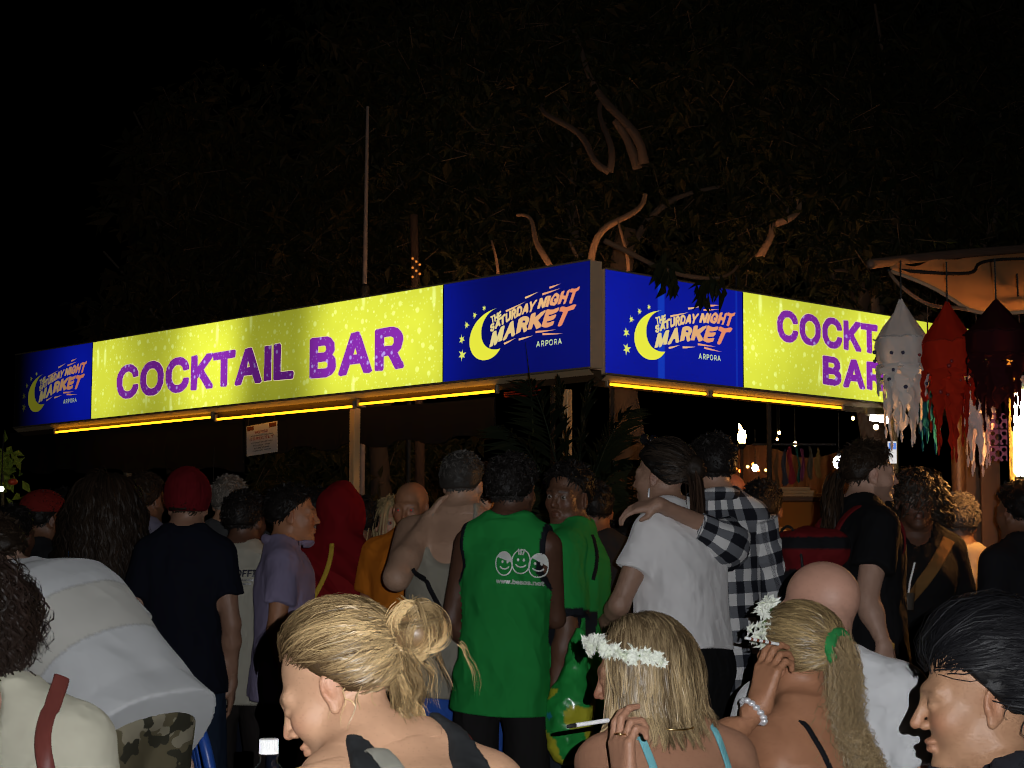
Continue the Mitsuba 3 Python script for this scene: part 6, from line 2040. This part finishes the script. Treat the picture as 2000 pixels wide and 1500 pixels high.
# woman at the left edge with dark curls
c = person('woman at the left edge with dark curly hair and a beige top, red-brown bag strap', (-50, 1236, 3.15), 78, sex='f', skin=(.36, .2, .14), hair=dict(style='bald', color=DKB), seed=41, center=True, seated=True, hs=.95, res=.009, bulk=1.05, lean=(0, -6), neck_shift=(.05, 0, 0),
           top=dict(color=(.42, .40, .31), kind='fit', sleeve='short', sleeve_len=.45, hem=-.1, res=.0075, back_low=(.16, .062, .07), amp=.007, paint=lambda ctx, v, c, r, f, u: c * np.where((u < .72) & (u > .3) & (np.abs(r - .01) < .13 * np.clip((.74 - u) * 6, 0, 1) ** .5), .78, 1.0)[:, None]),
           bottom=dict(color=(.05, .05, .06)))
make_hair(c, 'long', (.02, .013, .01), lift=.03, rough=2)
long_hair(c, 1500, (.012, .008, .006), (.022, .013, .010), .115, lift=.036, r0=.0017, m=18, curl=.011, wave=.042, mat_='m_dark_hair', clumps=170, wob=.16)
sk_ = thing('shoulder_bag', 'red-brown leather strap of the bag over the left-edge woman\'s shoulder', 'bag')
ribbon_on(c, [(.13, .95, 1), (.135, .97, -1), (.15, .75, -1), (.175, .45, -1), (.19, .15, -1)], .028, color=(.13, .035, .028), name='strap', parent=sk_, mat_='m_gloss', lift_=.009, thick=.003)
tq = c['tor']; f = Field(tq.world(.2, -.05, 0) - .2, tq.world(.2, -.05, 0) + .2, .01)
f.add(ellip(tq.world(.2, -.05, -.05), (.06, .14, .11)), .02); m = f.mesh(); part(sk_, 'bag', m, 'm_gloss', color=tint((.13, .035, .028), m[0], .1, 9))

# man bending over in white
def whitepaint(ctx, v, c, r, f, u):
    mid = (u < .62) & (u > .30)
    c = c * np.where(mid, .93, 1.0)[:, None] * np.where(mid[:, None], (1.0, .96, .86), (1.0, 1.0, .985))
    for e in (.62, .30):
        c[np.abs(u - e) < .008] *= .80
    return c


c = person('man bending over in a white T-shirt and camouflage shorts', (-14, 1096, 5.15), 136, skin=(.42, .26, .19), hair=sh(DKB, n=900), seed=42, center=True, H=1.76, lean=(50, -10), bow=.05, bulk=1.2, hyaw=165, hpitch=40, res=.011, hres=.006,
           arms={'L': dict(rel=((-.1, .1, -.24), (-.05, .15, -.2))), 'R': dict(rel=((.1, .1, -.22), (.05, .15, -.2)))},
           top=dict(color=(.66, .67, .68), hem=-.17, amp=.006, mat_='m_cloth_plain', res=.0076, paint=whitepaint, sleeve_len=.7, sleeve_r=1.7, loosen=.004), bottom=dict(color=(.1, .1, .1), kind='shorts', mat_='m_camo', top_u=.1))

# woman with the blonde messy bun
c = person('blonde woman with a messy bun, in profile, looking down to the left', (656, 1346, 2.9), 116, sex='f', skin=(.50, .285, .17), hair=dict(style='bald', color=(.1, .06, .03)), seed=43, center=True, seated=True, hyaw=172, hpitch=28, hroll=4, lean=(33, 2), bow=.05, neck_shift=(.035, .02, -.012), res=.008,
           hres=.0036, hs=.94, arms={'L': dict(rel=((-.06, .16, -.2), (.06, .2, -.02))), 'R': dict(rel=((.06, .16, -.2), (-.06, .2, -.02)))},
           top=dict(color=(.02, .021, .022), kind='fit', sleeve='none', hem=-.1, res=.0065, neck=.092, arm_curve=([.45, .6, .75, .9, 1.1], [.25, .2, .15, .115, .10]), back_low=(.12, .075, .08), low=.12, amp=.004), bottom=dict(color=(.03, .03, .04)))
ribbon_on(c, [(-.07, .95, 1), (-.075, 1.0, -1), (-.06, .8, -1), (-.05, .55, -1)], .036, color=(.24, .23, .19), name='top_strap', thick=.004)
make_hair(c, 'long', (.08, .046, .02), lift=.012, mat_='m_dark_hair', front=(.64, .66), rough=.5)
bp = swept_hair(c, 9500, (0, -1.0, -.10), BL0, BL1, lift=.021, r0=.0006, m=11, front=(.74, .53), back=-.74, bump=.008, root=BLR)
rng, Mh, ho = c['rng'], c['Mh'], c['ho']
Bd = Mh @ (np.array([0, -1.0, -.10])); Bd /= np.linalg.norm(Bd)
S1 = np.cross(Bd, ZZ); S1 /= np.linalg.norm(S1); S2 = np.cross(S1, Bd)
bc = bp + Bd * .030 - ZZ * .004
# the knot: strands wound round and round, with loops that have slipped out
n, mm = 10, 22
t = np.linspace(0, 1, mm)
ph = rng.random((n, 1)) * 6.283; turn = (1.1 + .8 * rng.random((n, 1))) * 6.283
a = ph + turn * t
rad = .040 + .012 * rng.normal(size=(n, 1)).clip(-1.6, 1.6) + .004 * np.sin(3 * a)
hgt = .020 * rng.normal(size=(n, 1)).clip(-1.7, 1.7) + .016 * np.sin(a * .5 + ph)
n, NC = 1600, 22      # locks of the knot, each coiled in a plane of its own
cl = np.arange(n) % NC
ax = (S1 + .75 * rng.normal(size=(NC, 3))); ax /= np.linalg.norm(ax, axis=1, keepdims=True)
k1 = np.cross(ax, Bd); k1 /= np.linalg.norm(k1, axis=1, keepdims=True); k2 = np.cross(ax, k1)
R_ = (.017 + .020 * rng.random(NC))[cl][:, None] + .0035 * rng.normal(size=(n, 1))
R_ = R_ * (1 - .25 * t[None] * rng.random(NC)[cl][:, None])
a = (6.283 * rng.random(NC))[cl][:, None] + (3.5 + 2.5 * rng.random(NC))[cl][:, None] * t + .10 * rng.normal(size=(n, 1))
off = (bc + .013 * rng.normal(size=(NC, 3)))[cl] + .0035 * rng.normal(size=(n, 3))
path = off[:, None] + (R_ * np.cos(a))[..., None] * k1[cl][:, None] + (R_ * np.sin(a))[..., None] * k2[cl][:, None]
ph = np.stack([nz(np.array([[q, 3, 1.0]]), 1.7, 4)[0] for q in cl * 1.31])[:, None]; hgt = ph
K2 = S2; K3 = S1
strands(c, 'bun', path, .0007, strand_cols(c, n, mm, BL0, BL1, np.concatenate([ph, ph * 3, hgt], 1)), taper=.5)
f = Field(bc - .09, bc + .09, .006); f.add(ellip(bc, (.04, .04, .036)), .01); m = f.mesh(); part(c['key'], 'bun_core', m, 'm_hair', color=tint((.17, .1, .045), m[0], .2, 50))
n = 300      # ends that spill out and hang from the knot
ci = np.arange(n) % 16; p = (bc + rng.normal(size=(16, 3)) * .024)[ci] + .003 * rng.normal(size=(n, 3))
v = (.9 * rng.normal(size=(16, 3)) @ np.diag([1, .6, .7]))[ci] + .12 * rng.normal(size=(n, 3)) + Bd * .6 + np.array([.35, 0, -.1])
path = hang(c, p, v, (.05 + .06 * rng.random(16))[ci] + .02 * rng.random(n), 18, g=.22, keep=.88, wob=.12, body=False, clump=p * 0 + p.mean(0) + ci[:, None] * .1, curl=.006, wave=.11)
strands(c, 'bun_ends', path, .0006, strand_cols(c, n, 18, BL0, BL1), taper=.75)
n = 1100     # locks falling from under the knot to the neck
p = bp - Bd * .004 - ZZ * .045 + (rng.normal(size=(26, 3)) * .016)[np.arange(n) % 26] + .004 * rng.normal(size=(n, 3))
ci = np.arange(n) % 26
path = hang(c, p, np.array([.35, .1, -.6]) + (.4 * rng.normal(size=(26, 3)))[ci] + .08 * rng.normal(size=(n, 3)), (.06 + .13 * rng.random(26))[ci] + .02 * rng.random(n), 20, g=.24, keep=.82, wob=.12, curl=.007, wave=.07, lift=.012, clump=p * 0 + p.mean(0) + ci[:, None] * .1)
strands(c, 'hair_locks', path, .0006, strand_cols(c, n, 20, BL0, BL1, np.stack([ci * .21, ci * .13, ci * .05], 1)), taper=.7)
n = 46       # wisps at the temple, ear and nape
d = scalp_points(c, 4000, lambda d: (d[:, 2] < -.45) & (d[:, 1] < .1), 7)[:n]
p = ho + ((SK_C + d * (SK_R + .008)) * c['hs']) @ Mh.T
nr = (d / SK_R); nr /= np.linalg.norm(nr, axis=1, keepdims=True)
path = hang(c, p, (nr @ Mh.T) * .5 + .5 * rng.normal(size=(n, 3)), .03 + .06 * rng.random(n), 12, g=.2, keep=.85, wob=.2, curl=.004, wave=.05, body=False)
strands(c, 'hair_wisps', path, .0007, strand_cols(c, n, 12, (.3, .2, .1), BL1), taper=.6)
single('hair_elastic', 'small blue elastic in the blonde bun', 'hair tie', tube([bc + S1 * .03 * math.cos(a) * .6 + K2 * .02 * math.sin(a) - K3 * .018 + Bd * .01 for a in np.linspace(0, 2.2, 10)], .004, 8), 'm_cloth', color=np.tile((.05, .09, .3), (82, 1)))
ek = c['ho'] + Mh @ (np.array([-.078, .052, -.02]) * c['hs'])


def flower(o, N, r, rng):
    """A small white blossom: pointed petals round a pale middle."""
    N = N / np.linalg.norm(N)
    a = np.cross(N, rng.normal(size=3)); a /= np.linalg.norm(a); b = np.cross(N, a)
    n = 7
    th = np.arange(n) * 2 * np.pi / n + rng.random() * 6
    out = []
    for ring, (rr, up) in enumerate(((1.0, .25), (.7, .7))):
        th2 = th + ring * .45
        d = np.cos(th2)[:, None] * a + np.sin(th2)[:, None] * b + N * up + .15 * rng.normal(size=(n, 3))
        d /= np.linalg.norm(d, axis=1, keepdims=True)
        out.append(leaf_mesh(np.tile(o, (n, 1)), d, np.tile(N, (n, 1)), r * rr * (.8 + .4 * rng.random(n)), np.full(n, r * .24)))
    return cat(out)


def wreath(label, pts, nrm, r, count, seed, spread):
    key = thing('flower_band', label, 'flowers')
    rng = np.random.default_rng(seed)
    P = spline(pts, count)
    core = tube(P, .006, 6); part(key, 'stem', core, 'm_cloth', color=np.tile((.1, .16, .05), (len(core[0]), 1)))
    for i, q in enumerate(P):
        for k in range(3):
            N = nrm(q) + .6 * rng.normal(size=3)
            m = flower(q + nrm(q) * .006 + spread * rng.normal(size=3), N, r, rng)
            part(key, 'blossom', m, 'm_petal', smooth=False, color=np.tile((.78, .8, .7), (len(m[0]), 1)) * (1 + .1 * (rng.random((len(m[0]), 1)) - .5)))
    return key


scene['m_petal'] = {'type': 'twosided', 'b': {'type': 'principled', 'base_color': VC, 'roughness': .6, 'specular': .3}}

# blonde woman with the flower band, smoking
c = person('blonde woman with a white flower band and turquoise straps, smoking a cigarette', (1250, 1314, 3.95), 112, sex='f', skin=(.38, .19, .115), hair=dict(style='bald', color=(.1, .07, .03)), seed=44, center=True, seated=True, hyaw=164, hpitch=12, lean=(14, 0), bow=.03, res=.008, hres=.0042,
           hs=.96, bulk=1.08, arms={'L': arm((1190, 1700, 3.55), (1222, 1535, 3.5), D=np.array([-.1, .1, 1.0]), N=np.array([.9, .5, .1]), curls=[.5, .55, .9, 1.0], res=.0042, thumb=.6), 'R': dict(rel=((.08, .06, -.25), (-.1, .2, -.05)))},
           top=dict(color=(.16, .42, .46), kind='fit', sleeve='none', hem=-.1, res=.006, arm_curve=([.45, .56, .66, .8, 1.1], [.25, .19, .11, .0, .0]), amp=.004), bottom=dict(color=(.05, .06, .1)))
make_hair(c, 'long', (.07, .042, .019), lift=.002, mat_='m_dark_hair', front=(.74, .56), rough=.6)
ld = lambda d: d[:, 1] < .82
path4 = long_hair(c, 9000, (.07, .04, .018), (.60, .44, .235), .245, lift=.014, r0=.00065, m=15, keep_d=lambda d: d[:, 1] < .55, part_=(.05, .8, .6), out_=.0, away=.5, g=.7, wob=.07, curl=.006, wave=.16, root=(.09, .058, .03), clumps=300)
for s in (-1, 1):
    ribbon_on(c, [(s * .085, 1.0, 1), (s * .09, 1.03, -1), (s * .085, .85, -1), (s * .08, .66, -1)], .017, color=(.18, .46, .5), name='top_strap', thick=.003)
rng, Mh, ho, hs = c['rng'], c['Mh'], c['ho'], c['hs']
nrm = lambda q, ho=ho, Mh=Mh, hs=hs: (lambda v: v / np.linalg.norm(v))(q - (ho + Mh @ (SK_C * hs)))
on = lambda d, g=.03, ho=ho, Mh=Mh, hs=hs: ho + Mh @ ((SK_C + np.array(d) / np.linalg.norm(d) * (SK_R + g)) * hs)
wreath('band of white blossoms across the forehead of the smoking blonde woman', [on(d, .026) for d in ((.25, .9, .5), (-.25, .85, .42), (-.66, .6, .28), (-.93, .15, .1), (-.93, -.4, -.14))], nrm, .018, 24, 4, .006)
hw, he = c['limbs']['L'][1], c['limbs']['L'][0]
cg = thing('cigarette', 'lit cigarette with a white paper held by the woman with the flower band', 'cigarette')
a, b = at(1186, 1407, 3.46), at(1108, 1419, 3.4)
d = (b - a)
part(cg, 'paper', tube([a, a + d * .8], .0042, 12), 'm_white'); part(cg, 'filter', tube([a - d * .02, a + d * .22], .0044, 12), 'm_white'); part(cg, 'ash', tube([a + d * .8, a + d * .9, a + d], [.0043, .004, .003], 10), 'm_black')
q = hw + (hw - he) / np.linalg.norm(hw - he) * .12
P = np.array([c['tor'].world(.055 * math.cos(t), -.03 - .055 * math.sin(t) - .012, 1.08 - .05 * math.sin(t)) for t in np.linspace(0, 3.14, 16)])
single('gold_chain', 'fine gold chain at the nape of the smoking blonde woman', 'necklace', tube(spline(P, 40), .0018, 6), 'm_gold')
t_ = trimesh.creation.torus(.0105, .0016)
w0, D0 = c['limbs']['L'][1], c['limbs']['L'][2] / np.linalg.norm(c['limbs']['L'][2])
single('gold_ring', 'gold ring on the hand of the smoking blonde woman', 'ring', (np.asarray(t_.vertices) + w0 + D0 * .10 + np.array([.0, -.01, .0]), t_.faces), 'm_gold')

# woman with long crimped blonde hair, hand at her cheek
def tattoo(v):
    return v


c = person('tanned woman with long crimped blonde hair, white flowers and a thin black strap', (1552, 1292, 4.25), 118, sex='f', skin=(.36, .165, .088), hair=dict(style='bald', color=(.1, .07, .03)), seed=45, center=True, seated=True, hyaw=132, hpitch=6, lean=(8, 0), bow=.02, res=.008, hres=.0045,
           bulk=1.12, shoulder=1.04, arms={'L': arm((1375, 1480, 3.95), (1484, 1378, 4.0), D=np.array([.25, .1, 1.0]), N=np.array([.7, .5, .2]), curls=[.5, .6, .75, .9], res=.0045), 'R': dict(rel=((.08, .04, -.26), (-.08, .2, -.05)))},
           top=dict(color=(.012, .012, .014), kind='fit', sleeve='none', hem=-.1, res=.007, arm_curve=([.4, .5, .6, .7, 1.1], [.25, .19, .12, .0, .0]), amp=.004), bottom=dict(color=(.03, .03, .04)))
make_hair(c, 'long', (.17, .11, .05), lift=.018, mat_='m_hair', rough=.6)
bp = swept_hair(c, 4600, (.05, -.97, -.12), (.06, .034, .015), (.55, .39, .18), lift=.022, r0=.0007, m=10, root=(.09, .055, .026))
rng, Mh, ho, hs = c['rng'], c['Mh'], c['ho'], c['hs']
n = 3200
p = bp + rng.normal(size=(n, 3)) * [.014, .010, .014]
path = hang(c, p, np.tile(-Mh[:, 1] * .25 - ZZ * .8, (n, 1)) + .22 * rng.normal(size=(n, 3)), .26 + .2 * rng.random(n), 28, g=.34, keep=.8, wob=.05, curl=.0085, wave=.028, lift=.035 * rng.random(n), curl_from=.0, clump=(rng.normal(size=(110, 3)) * .3)[np.arange(n) % 110])
strands(c, 'hair_crimped', path, .0007, strand_cols(c, n, 28, (.065, .038, .017), (.5, .36, .19), p * .5), taper=.5)
m = trimesh.creation.torus(.034, .014); mv = np.asarray(m.vertices) @ np.stack([Mh[:, 0], Mh[:, 2], Mh[:, 1]]) + bp
single('scrunchie', 'green scrunchie round the crimped blonde hair', 'hair tie', (mv + .006 * np.stack([nz(mv, 70, k) for k in range(3)], 1), m.faces), 'm_cloth', color=tint((.03, .22, .06), mv, .2, 60))
nrm = lambda q, ho=ho, Mh=Mh, hs=hs: (lambda v: v / np.linalg.norm(v))(q - (ho + Mh @ (SK_C * hs)))
on = lambda d, g=.03, ho=ho, Mh=Mh, hs=hs: ho + Mh @ ((SK_C + np.array(d) / np.linalg.norm(d) * (SK_R + g)) * hs)
wreath('thick cluster of white blossoms over the ear of the woman with crimped hair', [on(d, .022) for d in ((-.15, .45, .88), (-.55, .4, .7), (-.85, .3, .4), (-.95, .22, .05))], nrm, .022, 10, 6, .010)
ribbon_on(c, [(-.075, 1.0, 1), (-.08, 1.04, -1), (-.06, .85, -1), (-.03, .6, -1)], .014, color=(.01, .01, .012), name='top_strap', thick=.003)
ribbon_on(c, [(.075, 1.0, 1), (.08, 1.04, -1), (.06, .85, -1), (.03, .6, -1)], .014, color=(.01, .01, .012), name='top_strap', thick=.003)
w0, e0 = c['limbs']['L'][1], c['limbs']['L'][0]
ax = (w0 - e0) / np.linalg.norm(w0 - e0)
bk = thing('bracelet', 'chunky silver bracelet on the raised wrist of the crimped-haired woman', 'bracelet')
a_ = np.cross(ax, ZZ); a_ /= np.linalg.norm(a_); b_ = np.cross(ax, a_)
for i in range(14):
    t = i / 14 * 6.283
    m = trimesh.creation.icosphere(2, .0085); part(bk, 'bead', (m.vertices * [1, 1, .8] + w0 - ax * .02 + .032 * (math.cos(t) * a_ + math.sin(t) * b_), m.faces), 'm_silver')
cg = thing('thin_cigarette', 'slim white cigarette held out left of the crimped-haired woman\'s face', 'cigarette')
a, b = at(1520, 1258, 3.98), at(1456, 1246, 3.92)
part(cg, 'paper', tube([a, b], .0035, 10), 'm_white')
for i in range(4):
    q = a + (b - a) * (.25 + .18 * i); part(cg, 'band', tube([q, q + (b - a) * .07], .0037, 10), 'm_print_brown')

# bald man in white behind her
c = person('bald man in a white T-shirt seen from behind, beyond the crimped-haired woman', (1598, 1198, 4.4), 66, skin=(.5, .285, .2), hair=dict(style='bald', color=(.12, .08, .06)), seed=46, center=True, seated=True, hyaw=128, hpitch=4, res=.01, hres=.005, hs=1.04, bulk=1.0, redness=.12, shaved=.35,
           lean=(8, -9), top=dict(color=(.62, .62, .62), amp=.018, res=.0075, neck=.072, hem=-.12, sleeve_len=.65), bottom=dict(color=(.04, .04, .05)))

# dark-haired woman in profile at the right edge
c = person('dark-haired woman at the right edge, face in profile looking left', (1915, 1364, 3.0), 165, sex='f', skin=(.36, .195, .11), hair=dict(style='bald', color=BLK), seed=47, center=True, seated=True, hyaw=172, hpitch=6, res=.009, hres=.0036, hs=1.0, nose=1.02,
           top=dict(color=(.02, .02, .025), kind='fit', hem=-.1), bottom=dict(color=(.02, .02, .03)))
make_hair(c, 'long', (.011, .010, .010), lift=.024, front=(.66, .5), rough=1.4)
swept_hair(c, 7000, (.1, -.95, .05), (.004, .004, .005), (.016, .0155, .017), lift=.036, r0=.0007, m=13, front=(.94, .06), bump=.014, wavy=.006, temple=.15, mat_='m_dark_hair', back=-.74)
rng, Mh, ho, hs = c['rng'], c['Mh'], c['ho'], c['hs']
n = 1400
d = scalp_points(c, n, lambda d: (d[:, 1] < -.5) & (d[:, 2] < .3) & (d[:, 2] > -.7), 5); n = len(d)
p = ho + ((SK_C + d * (SK_R + .03)) * hs) @ Mh.T
path = hang(c, p, np.tile(-Mh[:, 1] * .6, (n, 1)) + .4 * rng.normal(size=(n, 3)), .16 + .14 * rng.random(n), 20, g=.3, wob=.14, curl=.010, wave=.06, lift=.03 * rng.random(n))
strands(c, 'hair_waves', path, .0010, strand_cols(c, n, 20, (.005, .005, .006), (.018, .0175, .019)), 'm_dark_hair')

# --- things on and round the tables -------------------------------------------------------------------------
def plastic_chair(label, o, yaw, colour):
    key = thing('plastic_chair', label, 'chair')
    M = axes(yaw); P = lambda r, f, u: np.asarray(o) + M @ np.array([r, f, u])
    def pc(m): return dict(color=tint(colour, m[0], .05, 8))
    m = cat([frame_mesh(boxm((-.22, -.21, .42), (.22, .22, .445), .008), np.asarray(o, float), M[:, 0], M[:, 1], M[:, 2])]); part(key, 'seat', m, 'm_plastic', smooth=False, **pc(m))
    for r, f in ((-.19, -.18), (.19, -.18), (-.19, .19), (.19, .19)):
        m = tube([P(r, f, .43), P(r * 1.12, f * 1.15, .0)], [.022, .017], 8); part(key, 'leg', m, 'm_plastic', **pc(m))
    P_ = spline([P(-.21, -.2, .43), P(-.225, -.25, .65), P(-.18, -.29, .82), P(0, -.31, .86), P(.18, -.29, .82), P(.225, -.25, .65), P(.21, -.2, .43)], 40)
    m = tube(P_, .018, 8); part(key, 'back_frame', m, 'm_plastic', **pc(m))
    for x in (-.12, -.06, 0, .06, .12):
        m = tube([P(x, -.215, .44), P(x * 1.05, -.265, .65), P(x * .95, -.302, .83)], .02, 6, True, flat=(M[:, 1], .3)); part(key, 'back_slat', m, 'm_plastic', **pc(m))
    return key


q = at(545, 1500, 5.7); plastic_chair('blue plastic chair left of the blonde woman with the bun', (q[0], 5.7, 0.0), 20, (.02, .075, .35))
q = at(880, 1450, 4.4); plastic_chair('red plastic chair behind the bare shoulder of the bun-haired woman', (q[0], 4.75, 0.0), -60, (.3, .008, .012))
key = thing('bottle', 'clear plastic water bottle with a white cap in front of the bun-haired woman', 'bottle')
bo = at(525, 1462, 2.9)
m = lathe([(0, -.2), (.03, -.2), (.033, -.19), (.033, -.06), (.026, -.035), (.0145, -.022), (.0145, -.012), (.0165, -.0115), (.0165, -.009), (.0145, -.0085)], 28); part(key, 'body', (m[0] + bo, m[1]), 'm_clear')
n = 28; prof = [(0, .016), (.0135, .016), (.0152, .0145), (.0152, -.008), (0, -.008)][::-1]
m = lathe(prof, 56); v = m[0].copy(); rr = np.hypot(v[:, 0], v[:, 1]); aa = np.arctan2(v[:, 1], v[:, 0]); k = 1 + .03 * np.cos(aa * 28) * (rr > .014); v[:, 0] *= k; v[:, 1] *= k
part(key, 'cap', (v + bo, m[1]), 'm_white', smooth=35)
m = lathe([(0, -.198), (.0285, -.198), (.0315, -.188), (.0315, -.085), (0, -.085)], 24)
part(key, 'water', (m[0] + bo, m[1]), 'm_clear')
key = thing('table', 'low dark table edge that the water bottle stands on', 'table')
tz = bo[2] - .201
part(key, 'top', boxm((bo[0] - .3, bo[1] - .25, tz - .03), (bo[0] + .16, bo[1] + .35, tz), .005), 'm_wood', smooth=False)
for x in (-.25, .1):
    for y in (-.2, .3):
        part(key, 'leg', boxm((bo[0] + x - .02, bo[1] + y - .02, 0), (bo[0] + x + .02, bo[1] + y + .02, tz - .03), .003), 'm_wood', smooth=False)
